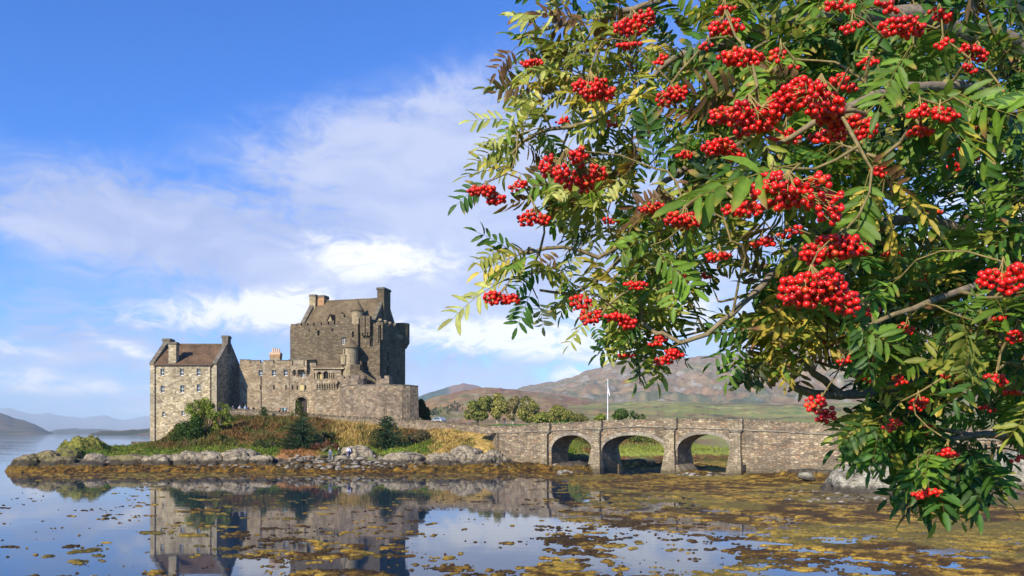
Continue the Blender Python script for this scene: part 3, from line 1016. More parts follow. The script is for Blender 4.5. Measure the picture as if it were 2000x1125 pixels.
# gable walls (solid, thick) and back
for gx0, gx1 in ((WX1 - .7, WX1), (WX0, WX0 + .7)):
    d = .003 if gx0 > -60 else .003
    pts = [(WY0 + d, WZ0), (WY1, WZ0), (WY1, WZE + .15), (WYM + .75, WZR + .35), (WYM - .75, WZR + .35), (WY0 + d, WZE + .15)]
    wm.extr([(gx0, a, b) for a, b in pts], (gx1 - gx0, 0, 0))
wm.box(WX0 + .7, WX1 - .7, WY1 - .6, WY1, WZ0, WZE)
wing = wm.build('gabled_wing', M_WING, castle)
wing['label'] = 'pale four storey gabled wing at the left end'
for (a, b, w_, h_), ho in zip(wins, holes):
    o, pn = sash('window', wing, (WX0 + ho[0], WY0), (1, 0), w_, h_, ho[2], .28)
    M_ = pn.build('window_pane', M_PANE, wing)
# corner stones
q = MB()
for s_ in (0, 1):
  q.cut()
  for k in range(40):
    z = WZ0 + 1 + k * .385
    if z > WZE - .3:
        break
    l = .95 if k % 2 else .55
    if s_ == 0:
        q.box(WX0 - .004, WX0 + l, WY0 - .02, WY0 + .2, z, z + .36)
    else:
        q.box(WX1 - l, WX1 + .015, WY0 - .02, WY0 + (.5 if k % 2 else .9), z, z + .36)
q.build_each('corner_stones', masonry('quoin_stone', [(.52, .45, .34), (.42, .37, .28), (.58, .50, .38)], .95, .385, (.4, .35, .27), 0, dark=.3, seed=2.0), wing)
# roof: two slabs
rm = MB()
for s_, (ya, yb) in ((0, (WY0 - .25, WYM)), (1, (WY1 + .25, WYM))):
    zA, zB = WZE - .12, WZR
    rm.extr([(WX0 + .7, ya, zA), (WX0 + .7, yb, zB), (WX0 + .7, yb, zB + .16), (WX0 + .7, ya, zA + .14)], (WX1 - WX0 - 1.4, 0, 0))
rm.build('roof', M_SLATE1, wing)
rg = MB()
rg.box(WX0 + .7, WX1 - .7, WYM - .16, WYM + .16, WZR + .08, WZR + .30)
rg.build('roof_ridge', M_SLATE2, wing)
# skew copings on gables
sk = MB()
for gx0 in (WX1 - .78, WX0 - .08):
    sk.cut()
    for (ya, yb) in ((WY0 - .18, WYM - .7), (WY1 + .1, WYM + .7)):
        sk.cut()
        n = 9
        for k in range(n):
            a, b = ya + (yb - ya) * k / n, ya + (yb - ya) * (k + 1) / n
            za = WZE + .15 + (WZR + .2 - WZE) * k / n
            zb = WZE + .15 + (WZR + .2 - WZE) * (k + 1) / n
            sk.extr([(gx0, a, za - .1), (gx0, b, zb - .1), (gx0, b, zb + .16), (gx0, a, za + .16)], (.86, 0, 0))
sk.build_each('gable_coping', M_COPE, wing)


def chimney(parent, x0, x1, y0, y1, z0, z1, mat, frame=None, pots=(), cap=.14, capm=None):
    c = MB(*(frame or ((0, 0, 0), 0)))
    c.box(x0, x1, y0, y1, z0, z1 - .45)
    o = c.build('chimney', mat, parent)
    c = MB(*(frame or ((0, 0, 0), 0)))
    c.box(x0 - cap, x1 + cap, y0 - cap, y1 + cap, z1 - .45, z1 - .2)
    c.box(x0 - cap * .4, x1 + cap * .4, y0 - cap * .4, y1 + cap * .4, z1 - .2, z1)
    for (px_, py_, h_) in pots:
        c.cyl(px_, py_, z1, z1 + h_, .19, .15, 10)
    c.build('chimney_cap', capm or M_COPE, parent)
    return o


chimney(wing, -67.5, -66.1, WYM - 1.0, WYM + 1.0, WZE + 1, 23.3, M_COPE)
chimney(wing, -56.1, -54.95, WYM - .8, WYM + .8, WZR - 1.6, 23.9, M_COPE)
chimney(wing, -63.95, -62.55, WY0 + .01, WY0 + 1.3, WZE - .1, 22.0, M_WING)
for px_ in (303, 411.5):
    d = MB()
    x = XH(px_, 143)
    d.cyl(x, WY0 - .12, 2.5, WZE - .2, .075, .075, 8)
    d.box(x - .12, x + .12, WY0 - .26, WY0 - .02, WZE - .5, WZE - .12)
    d.build('drainpipe', M_IRON, wing)
gt = MB()
gt.box(WX0 + .75, WX1 - .75, WY0 - .36, WY0 - .2, WZE - .16, WZE - .02)
gt.build('gutter', M_IRON, wing)

# ---- range between wing and gatehouse
CY = 149.0


def cx(px, D=CY):
    return XH(px, D)


def cz(py, D=CY):
    return ZH(py, D)


CZT = cz(704.5)
cm = MB()
X0, X1, XG = cx(468), cx(565.5), cx(612)
hl = []
cw = [(509, 728.5, .8, 1.15), (535, 728.5, .8, 1.15), (558, 728, .8, 1.2)]
for a, b, w_, h_ in cw:
    x = cx(a) - w_ / 2 - X0
    hl.append((x, x + w_, cz(b) - h_ / 2, cz(b) + h_ / 2))
sl_ = [(509, 756.5), (535, 756.5), (558.5, 756.5)]
for a, b in sl_:
    x = cx(a) - .13 - X0
    hl.append((x, x + .26, cz(b) - .45, cz(b) + .45))
cm.wall((X0, CY), (X1, CY), 6.5, CZT - .55, hl, .35, thick=1.1)
for a, b in ((468, 487.5), (489, 508), (514, 533.5), (541, 566)):
    cm.box(cx(a), cx(b), CY + .002, CY + .8, CZT - .551, CZT + (0 if a > 480 else .15))
crange = cm.build('curtain_range', M_CURT, castle)
crange['label'] = 'battlemented range joining the wing to the gatehouse'
for (a, b, w_, h_), ho in zip(cw, hl):
    o, pn = sash('window', crange, (X0 + ho[0], CY), (1, 0), w_, h_, ho[2], .35)
    pn.build('window_pane', M_PANE, crange)
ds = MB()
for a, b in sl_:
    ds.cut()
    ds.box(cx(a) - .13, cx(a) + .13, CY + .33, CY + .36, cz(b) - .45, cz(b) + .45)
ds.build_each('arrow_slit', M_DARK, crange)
cp = MB()
for a, b in ((488.6, 508.4), (513.6, 534), (540.6, 566.2)):
    cp.cut()
    cp.box(cx(a), cx(b), CY - .08, CY + .88, CZT, CZT + .14)
cp.cut()
cp.box(cx(468), cx(487.8), CY - .08, CY + .88, CZT + .15, CZT + .27)
cp.build_each('wall_coping', M_COPE, crange)
rb = MB()
rb.box(cx(470), cx(566), CY + 5.5, CY + 6.3, 8, CZT - .8)
rb.extr([(cx(470), CY + 1.1, CZT - 1.0), (cx(470), CY + 3.4, CZT + .0), (cx(470), CY + 5.6, CZT - 1.0)], (cx(566) - cx(470), 0, 0))
rb.build('roof', M_SLATE2, crange)
dp = MB()
for px_ in (509.8, 566):
    dp.cut()
    dp.cyl(cx(px_), CY - .1, cz(795), cz(733), .06, .06, 6)
dp.build_each('drainpipe', M_IRON, crange)
# small brick stack with pots behind the range
chx, chy = XH(538.5, 153), 153.0
chimney(crange, chx - 1.0, chx + 1.0, chy - .6, chy + .8, 17.0, ZH(689, 153), M_TURR, None, [(chx - .55, chy, 1.0), (chx - .15, chy, .95), (chx + .3, chy, 1.0), (chx + .7, chy, .75)], .1, M_POT)
bk = MB()
bk.box(chx - 1.04, chx + 1.04, chy - .64, chy + .84, ZH(698, 153), ZH(691.5, 153))
bk.build('chimney_brickwork', M_BRICK, crange)

# ---- gatehouse (stands a little forward)
GY = 148.2
gm = MB()
GX0, GX1, GXM = XH(566, GY), XH(617, GY), XH(612, GY)
gzt = ZH(703.5, GY)
aw, az0, azs = 23 / F * GY, ZH(806, GY), ZH(785, GY)
ax0 = XH(577, GY) - GX0
hl = [(ax0, ax0 + aw, az0, ZH(775.5, GY))]
hl.append((XH(587, GY) - GX0, XH(597, GY) - GX0, ZH(737, GY), ZH(727.5, GY)))
for a, b, h_ in ((571, 757, .85), (580.5, 757, .85), (597, 757, .85)):
    x = XH(a, GY) - .14 - GX0
    hl.append((x, x + .28, ZH(b, GY) - h_ / 2, ZH(b, GY) + h_ / 2))
gm.wall((GX0, GY), (GX1, GY), 6.5, gzt, hl, .55, thick=1.2)
gm.add([(GX0, GY, 6.5), (GX0, CY, 6.5), (GX0, CY, gzt), (GX0, GY, gzt)], [(0, 1, 2, 3)])
gate = gm.build('gatehouse', M_CURT, castle)
gate['label'] = 'gatehouse front with pointed entrance arch'
# pointed arch: fill the square opening's corners with stone shoulders
sp = MB()
axl, axr = GX0 + ax0, GX0 + ax0 + aw
axc, atop = (axl + axr) / 2, ZH(775.5, GY)
for sgn in (-1, 1):
    xo = axl if sgn < 0 else axr
    pts = []
    for k in range(9):
        t = k / 8
        x = xo + (axc - xo) * (1 - cos(t * pi / 2)) ** .8
        z = azs + (atop - azs) * sin(t * pi / 2) ** .9
        pts.append((x, GY + .02, z))
    pts.append((xo, GY + .02, atop))
    sp.extr(pts, (0, .5, 0))
    ring = []
    for k in range(9):
        t = k / 8
        ring.append((xo + (axc - xo) * (1 - cos(t * pi / 2)) ** .8, azs + (atop - azs) * sin(t * pi / 2) ** .9))
    for (xa, za), (xb, zb) in zip(ring, ring[1:]):
        k_ = .28
        ox = sgn * k_
        sp.extr([(xa, GY - .07, za), (xb, GY - .07, zb), (xb + ox * .6, GY - .07, zb + k_), (xa + ox, GY - .07, za + k_ * .4)], (0, .3, 0))
    sp.box(min(xo, xo + sgn * .28), max(xo, xo + sgn * .28), GY - .07, GY + .2, az0, azs)
sp.build('arch_surround', M_DRESS, gate)
dd = MB()
dd.box(axl, axr, GY + .9, GY + 1.0, az0 - .5, atop)
dd.build('gate_door', plain('dark_oak', (.05, .035, .03), .8), gate)
pn = MB()
pn.box(XH(585.5, GY), XH(593.5, GY), GY - .06, GY + .1, ZH(762.5, GY), ZH(752, GY))
pn.build('carved_panel', plain('panel_sandstone', (.52, .40, .18), .8, .15, 5), gate)
pf = MB()
for (a, b, c_, d_) in ((584.3, 585.5, 764, 751), (593.5, 594.7, 764, 751), (585.5, 593.5, 752, 751), (585.5, 593.5, 764, 762.6)):
    pf.box(XH(a, GY), XH(b, GY), GY - .1, GY + .1, ZH(c_, GY), ZH(d_, GY))
pf.build('panel_frame', M_DRESS, gate)
# box machicolation over the gate
mc = MB()
mx0, mx1 = XH(571, GY), XH(601, GY)
mc.box(mx0, mx1, GY - .75, GY - .002, ZH(722.5, GY), gzt - .05)
for a in (572.5, 581.5, 599):
    x = XH(a, GY)
    for k in range(3):
        mc.box(x - .2, x + .2, GY - .25 * (3 - k), GY - .001, ZH(722.5 + 3.2 * (k + 1), GY), ZH(722.5 + 3.2 * k, GY) - .002)
mc.build('machicolation', M_CURT, gate)
mcc = MB()
mcc.box(XH(566, GY), XH(617, GY), GY - .82, GY + .9, gzt, gzt + .13)
mcc.build('wall_coping', M_COPE, gate)
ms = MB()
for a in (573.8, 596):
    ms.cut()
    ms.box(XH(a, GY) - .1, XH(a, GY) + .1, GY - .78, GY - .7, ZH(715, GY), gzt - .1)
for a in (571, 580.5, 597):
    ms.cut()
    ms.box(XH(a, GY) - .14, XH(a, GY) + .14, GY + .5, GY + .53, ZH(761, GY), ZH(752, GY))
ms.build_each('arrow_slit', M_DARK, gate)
o, p_ = sash('window', gate, (XH(587, GY), GY), (1, 0), 10 / F * GY, 9.5 / F * GY, ZH(737, GY), .4)
p_.build('window_pane', M_PANE, gate)

# ---- small hipped building with arcade, right of the gate
HYY = 146.2
hx0, hx1 = XH(612, HYY), XH(666, HYY)
hze, hz0 = ZH(718.5, HYY), 6.5
hm = MB()
hl = []
for a, b, c_, d_ in ((619, 628.5, 740, 726), (631.5, 641.5, 740, 725)):
    hl.append((XH(a, HYY) - hx0, XH(b, HYY) - hx0, ZH(c_, HYY), ZH(d_, HYY)))
for a in (610.6, 613.9, 644, 648, 652):
    x = XH(max(a, 612.8), HYY) - .1 - hx0
    if a in (610.6,):
        continue
    hl.append((x, x + .2, ZH(740, HYY), ZH(728, HYY)))
hm.wall((hx0, HYY), (hx1, HYY), hz0, hze, hl, .4, thick=1.0)
hm.wall((hx1, HYY), (hx1 + 1.4, HYY + 5), hz0, hze, [], .4, thick=1.0)
hm.wall((hx0, HYY + 2.1), (hx0, HYY), hz0, hze, [], .3, thick=1.0)
arc = hm.build('arcaded_building', M_CURT, castle)
arc['label'] = 'small hip roofed building with two arched openings'
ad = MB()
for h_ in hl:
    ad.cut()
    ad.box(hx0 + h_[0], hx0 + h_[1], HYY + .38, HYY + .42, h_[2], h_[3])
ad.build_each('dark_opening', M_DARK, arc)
ar = MB()
for a, b, c_, d_ in ((619, 628.5, 740, 726), (631.5, 641.5, 740, 725)):
    ar.cut()
    xa, xb, zt = XH(a, HYY), XH(b, HYY), ZH(d_, HYY)
    r = (xb - xa) / 2
    for sgn in (-1, 1):
        xo = xa if sgn < 0 else xb
        pts = [(xo, HYY + .015, zt), (xo, HYY + .015, zt - r)]
        for k in range(1, 8):
            t = k / 7 * pi / 2
            pts.append(((xa + xb) / 2 + sgn * r * cos(t), HYY + .015, zt - r + r * sin(t)))
        ar.cut()
        ar.extr(pts, (0, .36, 0))
    ar.cut()
    ar.box(xa - .12, xb + .12, HYY - .08, HYY + .2, ZH(c_ + 1.2, HYY), ZH(c_, HYY))
ar.build_each('arch_surround', M_DRESS, arc)
pa = MB()
pa.box(XH(619.5, HYY), XH(628, HYY), HYY + .30, HYY + .37, ZH(740, HYY), ZH(731, HYY))
pa.build('shutter', plain('ochre_panel', (.45, .34, .13), .8), arc)
hr = MB()
e = .35
xa, xb = hx0 - e, hx1 + e + .3
zr = ZH(703, HYY + 2.6)
hr.add([(xa, HYY - e, hze), (xb, HYY - e, hze), (xb + 1.2, HYY + 5.2, hze), (xa, HYY + 5.2, hze), (xa + 2.9, HYY + 2.6, zr), (xb - 1.9, HYY + 2.6, zr)],
       [(0, 1, 5, 4), (1, 2, 5), (2, 3, 4, 5), (3, 0, 4), (3, 2, 1, 0)])
hr.build('roof', M_SLATE2, arc)
ev = MB()
ev.box(xa, xb, HYY - e - .04, HYY - .03, hze - .22, hze - .004)
ev.build('eaves_course', M_DRESS, arc)
# corbelled wall head below it
BY = 145.2
bm_ = MB()
bx0, bx1 = XH(617.5, BY), XH(665, BY)
bzt = ZH(760.5, BY)
bm_.wall((bx0, BY), (bx1, BY), 5.5, bzt, [], .3, thick=1.2)
bm_.wall((bx0, BY + 1.4), (bx0, BY), 5.5, bzt, [], .3, thick=1.0)
bm_.box(bx0 - .2, bx1 - .5, BY - .45, BY + .95, ZH(752.5, BY) + .3, ZH(744, BY))
for k in range(9):
    x = bx0 + .1 + k * (bx1 - bx0 - .9) / 8
    for j in range(3):
        bm_.box(x - .14, x + .14, BY - .15 * (3 - j), BY - .001, ZH(752.5, BY) + .3 - .36 * (j + 1), ZH(752.5, BY) + .3 - .36 * j - .002)
bm_.box(bx0, bx1, BY + .05, BY + .9, bzt - .01, ZH(752.5, BY) + .3)
o = bm_.build('corbelled_wall', M_CURT, arc)

# ---- bastion: faceted low drum of rubble
ring = [(613, 146.0), (640, 141.2), (664, 138.0), (676, 136.2), (714, 134.2), (752, 133.4), (786, 133.7), (801, 134.4), (816.5, 135.6), (815, 149)]
pts = [(XH(a, D), D) for a, D in ring]
bt = MB()
btz = [ZH(762, 146), ZH(760, 141.2), ZH(757, 138), ZH(754, 136.2), ZH(752.5, 134.2), ZH(752, 133.4), ZH(752.6, 133.7), ZH(753, 134.4), ZH(755, 135.6), ZH(757, 149)]
for (a, b), (za, zb) in zip(zip(pts[2:], pts[3:]), zip(btz[2:], btz[3:])):
    # slightly battered wall with a thick head
    dx, dy = b[0] - a[0], b[1] - a[1]
    L = sqrt(dx * dx + dy * dy)
    nx, ny = -dy / L, dx / L
    bo = .35
    bt.add([(a[0] - nx * bo, a[1] - ny * bo, 4.5), (b[0] - nx * bo, b[1] - ny * bo, 4.5), (b[0], b[1], zb), (a[0], a[1], za),
            (a[0] + nx * 1.3, a[1] + ny * 1.3, za), (b[0] + nx * 1.3, b[1] + ny * 1.3, zb), (b[0] + nx * 1.3, b[1] + ny * 1.3, 4.5), (a[0] + nx * 1.3, a[1] + ny * 1.3, 4.5)],
           [(0, 1, 2, 3), (3, 2, 5, 4), (4, 5, 6, 7)])
# rear part of the drum
bt.prism([(pts[2][0], pts[2][1] + 2.0), (pts[3][0], pts[3][1] + 2.0), (pts[6][0] - .6, pts[6][1] + 1.6), (pts[8][0] - 1.6, pts[8][1] + .5), (pts[9][0] - 1.6, 149), (pts[2][0], 149)], 5, 12.3)
bast = bt.build('bastion', M_BAST, castle)
bast['label'] = 'low many sided rubble bastion at the right end'
bc = MB()
rr = random.Random(5)
for (a, b), (za, zb) in zip(zip(pts[2:], pts[3:]), zip(btz[2:], btz[3:])):
    dx, dy = b[0] - a[0], b[1] - a[1]
    L = sqrt(dx * dx + dy * dy)
    n = max(2, int(L / .8))
    nx, ny = -dy / L, dx / L
    for k in range(n):
        u0, u1 = k / n, (k + .96) / n
        z = za + (zb - za) * u0 + .002
        h_ = .10 + .09 * rr.random()
        q4 = [(a[0] + dx * u0 - nx * .06, a[1] + dy * u0 - ny * .06), (a[0] + dx * u1 - nx * .06, a[1] + dy * u1 - ny * .06),
              (a[0] + dx * u1 + nx * 1.2, a[1] + dy * u1 + ny * 1.2), (a[0] + dx * u0 + nx * 1.2, a[1] + dy * u0 + ny * 1.2)]
        bc.prism(q4, z, z + h_)
bc.build('wall_coping', M_COPE, bast)
# link wall from gate side forward to the bastion
lk = MB()
for (a, b, za, zb) in ((pts[0], pts[1], ZH(761, 146), ZH(759.5, 141.2)), (pts[1], pts[2], ZH(759.5, 141.2), btz[2])):
    pass
# upper terrace wall above the bastion with a rounded battlement
ut = MB()
U0, U1, UD = 664, 711, 140.5
uz, uzt = 9, ZH(733, UD)
ut.prism([(XH(664, UD), UD + .8), (XH(668, UD), UD), (XH(700, UD), UD - .4), (XH(709, UD), UD + .3), (XH(713, UD), UD + 1.6), (XH(711, UD), UD + 5), (XH(664, UD), UD + 5)], uz, uzt - .55)
for a, b in ((666, 671.5), (674.5, 682.5), (685.5, 702)):
    ut.box(XH(a, UD), XH(b, UD), UD + .0, UD + .7, uzt - .56, uzt)
ut.cyl(XH(707, UD), UD + .9, uzt - .56, uzt, .75, .75, 12)
ut.box(XH(735, 141), XH(743.5, 141), 141, 145, 10.5, ZH(734.5, 141))
ut.box(XH(743.5, 141), XH(751, 141), 141.003, 145, 10.5, ZH(736.5, 141) - .3)
ut.box(XH(751, 141), XH(760, 141), 141, 145, 10.5, ZH(733.5, 141))
ut.build('terrace_wall', M_BAST, bast)
stp = MB()
for k in range(9):
    xx = XH(700 + k * 4.2, 144)
    stp.box(xx, XH(700 + (k + 1) * 4.2, 144) - .002, 143.2, 146.0, 10, ZH(722 + k * 2.7, 144))
stp.build('stair', M_KEEP, bast)
tr = MB()
tr.prism([(XH(684, 144.5), 144.5), (XH(703, 144.5), 144.5), (XH(703, 144.5), 149), (XH(684, 144.5), 149)], 10, ZH(712, 144.5))
tr.build('stair_wall', M_KEEP, bast)

# ---- keep
KO = (-44.2, 153.0, 0.0)
KYAW = -atan2(5.0, 18.5)
KF = (KO, KYAW)
KW, KD = 19.2, 12.9
KB, KT = 7.0, 26.3


def kx(px, d=0.0):
    """local x on the keep front (offset d forward) seen at column px"""
    r = (px - 1000) / F
    c, s_ = cos(KYAW), sin(KYAW)
    # point = KO + x*(c,s) - d*( -s, c)
    ox, oy = KO[0] + d * s_, KO[1] - d * c
    return (r * oy - ox) / (c - r * s_)


def kz(px, py, d=0.0):
    x = kx(px, d)
    oy = KO[1] - d * cos(KYAW)
    D = oy + x * sin(KYAW)
    return ZH(py, D)


km = MB(*KF)
hl = []
kw = [(622, 650.5, .5, 1.0, 0), (671.5, 666, .95, 1.35, 1), (689.5, 653, .45, 1.1, 0), (649, 644, .35, .5, 0), (604, 646, .3, .3, 0), (617, 644, .3, .3, 0)]
for a, b, w_, h_, k in kw:
    x, z = kx(a) - w_ / 2, kz(a, b) - h_ / 2
    hl.append((x, x + w_, z, z + h_))
xs_ = kx(700)
km.wall((0, 0), (xs_, 0), KB, KT, hl, .35, back=False)
# recessed right bay and the shaded end wall
km.wall((xs_, .0), (xs_, .55), KB, KT, [], .3, back=False)
km.wall((xs_, .55), (KW, .55), KB, KT, [(kx(723) - .35 - xs_, kx(723) + .35 - xs_, kz(725, 676), kz(725, 660))], .35, back=False)
sh = [(3.0, 4.1, 14.6, 18.3), (3.3, 4.2, 19.3, 21.1), (8.6, 9.2, 16.5, 17.8), (6.4, 6.8, 23.0, 23.8), (9.2, 9.7, 20.6, 21.5)]
km.wall((KW, .55), (KW, KD), KB, KT, sh, .4, back=False)
km.wall((KW, KD), (0, KD), KB, KT, [], .4, back=False)
km.wall((0, KD), (0, 0), KB, KT, [], .4, back=False)
# wall walk
km.add([(0, 0, KT - 1.4), (KW, .56, KT - 1.4), (KW, KD, KT - 1.4), (0, KD, KT - 1.4)], [(0, 1, 2, 3)])
km.box(.003, kx(640), .6, .62, KT - 1.4, KT)
# merlons
rr = random.Random(3)
mt = KT + .0
for a, b, h_ in ((568, 577.5, .45), (579.5, 588, .55), (590.5, 600, .5), (602.5, 612, .6), (614.5, 626, .55), (631, 640, .7), (643.5, 652, .75), (655, 661, .6)):
    km.box(kx(a), kx(b), .002, .6, mt - .01, mt + h_)
km.box(kx(662), kx(671), .004, .62, mt - .01, mt + 2.0)
km.box(kx(671), kx(687), .002, .6, mt - .01, mt + 1.3)
for k in range(5):
    y0_ = 1.0 + k * 2.15
    km.box(KW - .6, KW - .002, y0_, y0_ + 1.35, mt - .01, mt + .7)
for k in range(7):
    km.box(.6 + k * 2.6, 2.2 + k * 2.6, KD - .6, KD - .002, mt - .01, mt + .6)
for k in range(4):
    km.box(.002, .6, 1 + k * 2.8, 2.7 + k * 2.8, mt - .01, mt + .6)
# corner buttress strip, right bay pilaster
km.box(kx(738) - .3, KW + .012, .40, 1.1, KB, KT + .5)
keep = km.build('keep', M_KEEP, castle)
keep['label'] = 'tall square keep, dark stone, steep slate roof'
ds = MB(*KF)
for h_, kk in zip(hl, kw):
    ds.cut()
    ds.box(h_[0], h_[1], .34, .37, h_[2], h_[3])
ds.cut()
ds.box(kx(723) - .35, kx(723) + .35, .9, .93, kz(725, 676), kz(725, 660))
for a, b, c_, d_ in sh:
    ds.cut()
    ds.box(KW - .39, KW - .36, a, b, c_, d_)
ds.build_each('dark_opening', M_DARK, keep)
# one white sash on the front, tall window frame on the end wall
fr = MB(*KF)
x0, x1, z0, z1 = hl[1]
fr.box(x0, x0 + .09, .22, .3, z0, z1)
fr.box(x1 - .09, x1, .22, .3, z0, z1)
fr.box(x0 + .09, x1 - .09, .22, .3, z0, z0 + .13)
fr.box(x0 + .09, x1 - .09, .22, .3, z1 - .09, z1)
for t in (.35, .66):
    fr.box(x0 + .09, x1 - .09, .225, .295, z0 + (z1 - z0) * t - .03, z0 + (z1 - z0) * t + .04)
fr.box((x0 + x1) / 2 - .03, (x0 + x1) / 2 + .03, .23, .29, z0 + .13, z1 - .09)
fr.build('window', M_FRAME, keep)
# main roof
RX0, RX1, RY0, RY1, RYM, RZ0, RZ1 = 2.3, 16.9, 1.0, 11.9, 6.45, KT - .3, 32.0
rf = MB(*KF)
for ya in (RY0, RY1):
    rf.extr([(RX0, ya, RZ0), (RX0, RYM, RZ1), (RX0, RYM, RZ1 + .18), (RX0, ya, RZ0 + .18)], (RX1 - RX0, 0, 0))
rf.build('roof', M_SLATE2, keep)
rg = MB(*KF)
rg.box(RX0, RX1, RYM - .18, RYM + .18, RZ1 + .10, RZ1 + .30)
rg.build('roof_ridge', M_COPE, keep)
gb = MB(*KF)
for gx in (RX0 - .8, RX1):
    gb.cut()
    gb.extr([(gx, RY0 + .2, KT - 1.4), (gx, RY1 - .2, KT - 1.4), (gx, RY1 - .2, RZ0 + .1), (gx, RYM, RZ1 + .1), (gx, RY0 + .2, RZ0 + .1)], (.8, 0, 0))
gb.build_each('gable_wall', M_KEEP, keep)
cs = MB(*KF)
for gx in (RX0 - .85, RX1 - .05):
    cs.cut()
    rough_steps(cs, gx, RY0 - .1, RYM - .6, RZ0, RZ1 - .35, 13, .9, .55)
    cs.cut()
    rough_steps(cs, gx, RY1 + .1, RYM + .6, RZ0, RZ1 - .35, 13, .9, .55)
cs.build_each('crow_steps', M_COPE, keep)
# stacks
chimney(keep, RX1 - .35, RX1 + 1.15, RYM - 1.55, RYM + 1.55, KT - 1, 34.1, M_KEEP, KF, (), .16)
chimney(keep, RX0 - .9, RX0 + .5, RYM - 1.5, RYM + .0, RZ1 - 3.0, 33.4, M_TURR, KF, (), .08)
chimney(keep, RX0 + .6, RX0 + 2.1, RYM - .9, RYM + 1.2, RZ1 - 2.0, 33.3, M_BRICK, KF, (), .08)
# dormer with crow stepped head, and a small gabled dormer
dm = MB(*KF)
xa, xb = kx(661), kx(671.5)
dm.extr([(xa - .1, .6, KT - .2), (xb, .6, KT - .2), (xb, .6, kz(668, 620)), (xa + .4, .6, kz(664, 609)), (xa - .1, .6, kz(661, 617))], (0, .6, 0))
n = 6
for k in range(n):
    t0 = k / n
    xx = xa + .2 + (xb - xa - .1) * t0
    z1_ = kz(662, 609) - (kz(662, 609) - kz(671, 622)) * t0
    dm.box(xx, xx + (xb - xa) / n * 1.02, .45, 1.25, z1_ - .7, z1_)
dm.build('stepped_gablet', M_KEEP, keep)
dr = MB(*KF)
xa, xb = kx(631), kx(647)
xm = (xa + xb) / 2 + .1
zb, zt = kz(635, 631), kz(640, 612.5)
dr.extr([(xa + .25, 1.0, zb - .6), (xb - .25, 1.0, zb - .6), (xb - .25, 1.0, zb), (xm, 1.0, zt - .2), (xa + .25, 1.0, zb)], (0, 3.0, 0))
dr.build('dormer', M_TURR, keep)
dr = MB(*KF)
for xe in (xa, xb):
    dr.extr([(xe, .75, zb - .15), (xm, .75, zt - .05), (xm, .75, zt + .12), (xe, .75, zb + .05)], (0, 3.6, 0))
dr.build('dormer_roof', M_SLATE2, keep)
# round cap-house turret with conical roof
tx = kx(697, -.9)
tm = MB(*KF)
tz0, tz1 = KT - .3, kz(697, 607, -.9)
tm.cyl(tx, 1.1, tz0, tz1, 1.12, 1.12, 20)
tm.box(kx(687), kx(700), .03, 1.2, KT, kz(693, 620))
tm.build('turret', M_TURR, keep)
tm = MB(*KF)
tm.cyl(tx, 1.1, tz1 - .12, tz1 + .12, 1.32, 1.30, 20)
tm.cyl(tx, 1.1, tz1 + .12, kz(697, 585, -.9), 1.30, .06, 20)
tm.cyl(tx, 1.1, kz(697, 585.6, -.9), kz(697, 582, -.9), .05, .03, 6)
tm.build('turret_roof', M_SLATE2, keep)
# projecting box bartizan over the recessed bay
bz = MB(*KF)
xa, xb = kx(703, .4), kx(719, .4)
bz.box(xa, xa + 1.0, -.35, .56, kz(705, 651), kz(705, 617))
bz.box(xa + 1.0, xb, -.10, .56, kz(710, 650), kz(710, 617))
bz.box(xb, xb + .35, -.35, .56, kz(718, 651), kz(718, 618))
for k in range(4):
    xx = xa + .15 + k * .52
    bz.box(xx, xx + .28, -.3, .56, kz(710, 656), kz(710, 651))
bz.box(xb + 1.5, xb + 1.9, .1, .56, kz(728, 668), kz(728, 634))
bz.box(xb + 2.5, xb + 2.8, .1, .56, kz(728, 664), kz(728, 634))
bz.box(xb + 1.4, xb + 2.9, .05, .56, kz(728, 636), kz(728, 630))
bz.build('bartizan', M_KEEP, keep)
# corner turret at the far right corner
ct = MB(*KF)
ct.cyl(KW - .5, KD - .5, KT - 2.6, KT + 1.5, 1.55, 1.55, 18)
ct.cyl(KW - .5, KD - .5, KT - 3.7, KT - 2.6, .9, 1.55, 18)
ct.build('corner_turret', M_KEEP, keep)
cc = MB(*KF)
for k in range(4):
    for zz, dd in ((KT - 1.6, .42), (KT - 2.0, .26)):
        cc.box(KW - .01, KW + dd, 8.2 + k * .8, 8.5 + k * .8, zz, zz + .38)
for a in (.9, 3.2, 5.4, 7.6):
    cc.box(KW - .5, KW + .1, a, a + .5, KT + .5, KT + .9)
cc.build('corbels', M_DRESS, keep)
dpz = MB(*KF)
dpz.cyl(kx(700) - .1, -.08, 15, KT - .2, .06, .06, 6)
dpz.cut()
dpz.cyl(KW + .1, 1.4, 14, KT - 2, .06, .06, 6)
dpz.build_each('drainpipe', M_IRON, keep)
# half round oriel turret at the foot of the keep
OY = 146.0
oxc = XH(682, OY)
om = MB()
ozt, ozb = ZH(679, OY), ZH(706, OY)
om.cyl(oxc, OY + 1.2, ozb - 3, ozt, 1.42, 1.42, 22)
om.box(XH(666, OY), XH(675, OY), OY - .3, OY + 1.4, ozb - .6, ZH(694.5, OY))
om.build('oriel_turret', M_TURR, keep)
om = MB()
om.cyl(oxc, OY + 1.2, ozt, ozt + .14, 1.66, 1.66, 22)
om.cyl(oxc, OY + 1.2, ozt + .14, ZH(658.5, OY), 1.66, .05, 22)
om.build('turret_roof', M_SLATE2, keep)
om = MB()
om.box(XH(665, OY), XH(676, OY), OY - .42, OY + 1.5, ZH(694.5, OY), ZH(693, OY))
om.box(XH(671, OY), XH(672.4, OY), OY - .18, OY + .3, ZH(690, OY), ZH(681.5, OY))
om.build('turret_trim', M_DRESS, keep)
lw = MB()
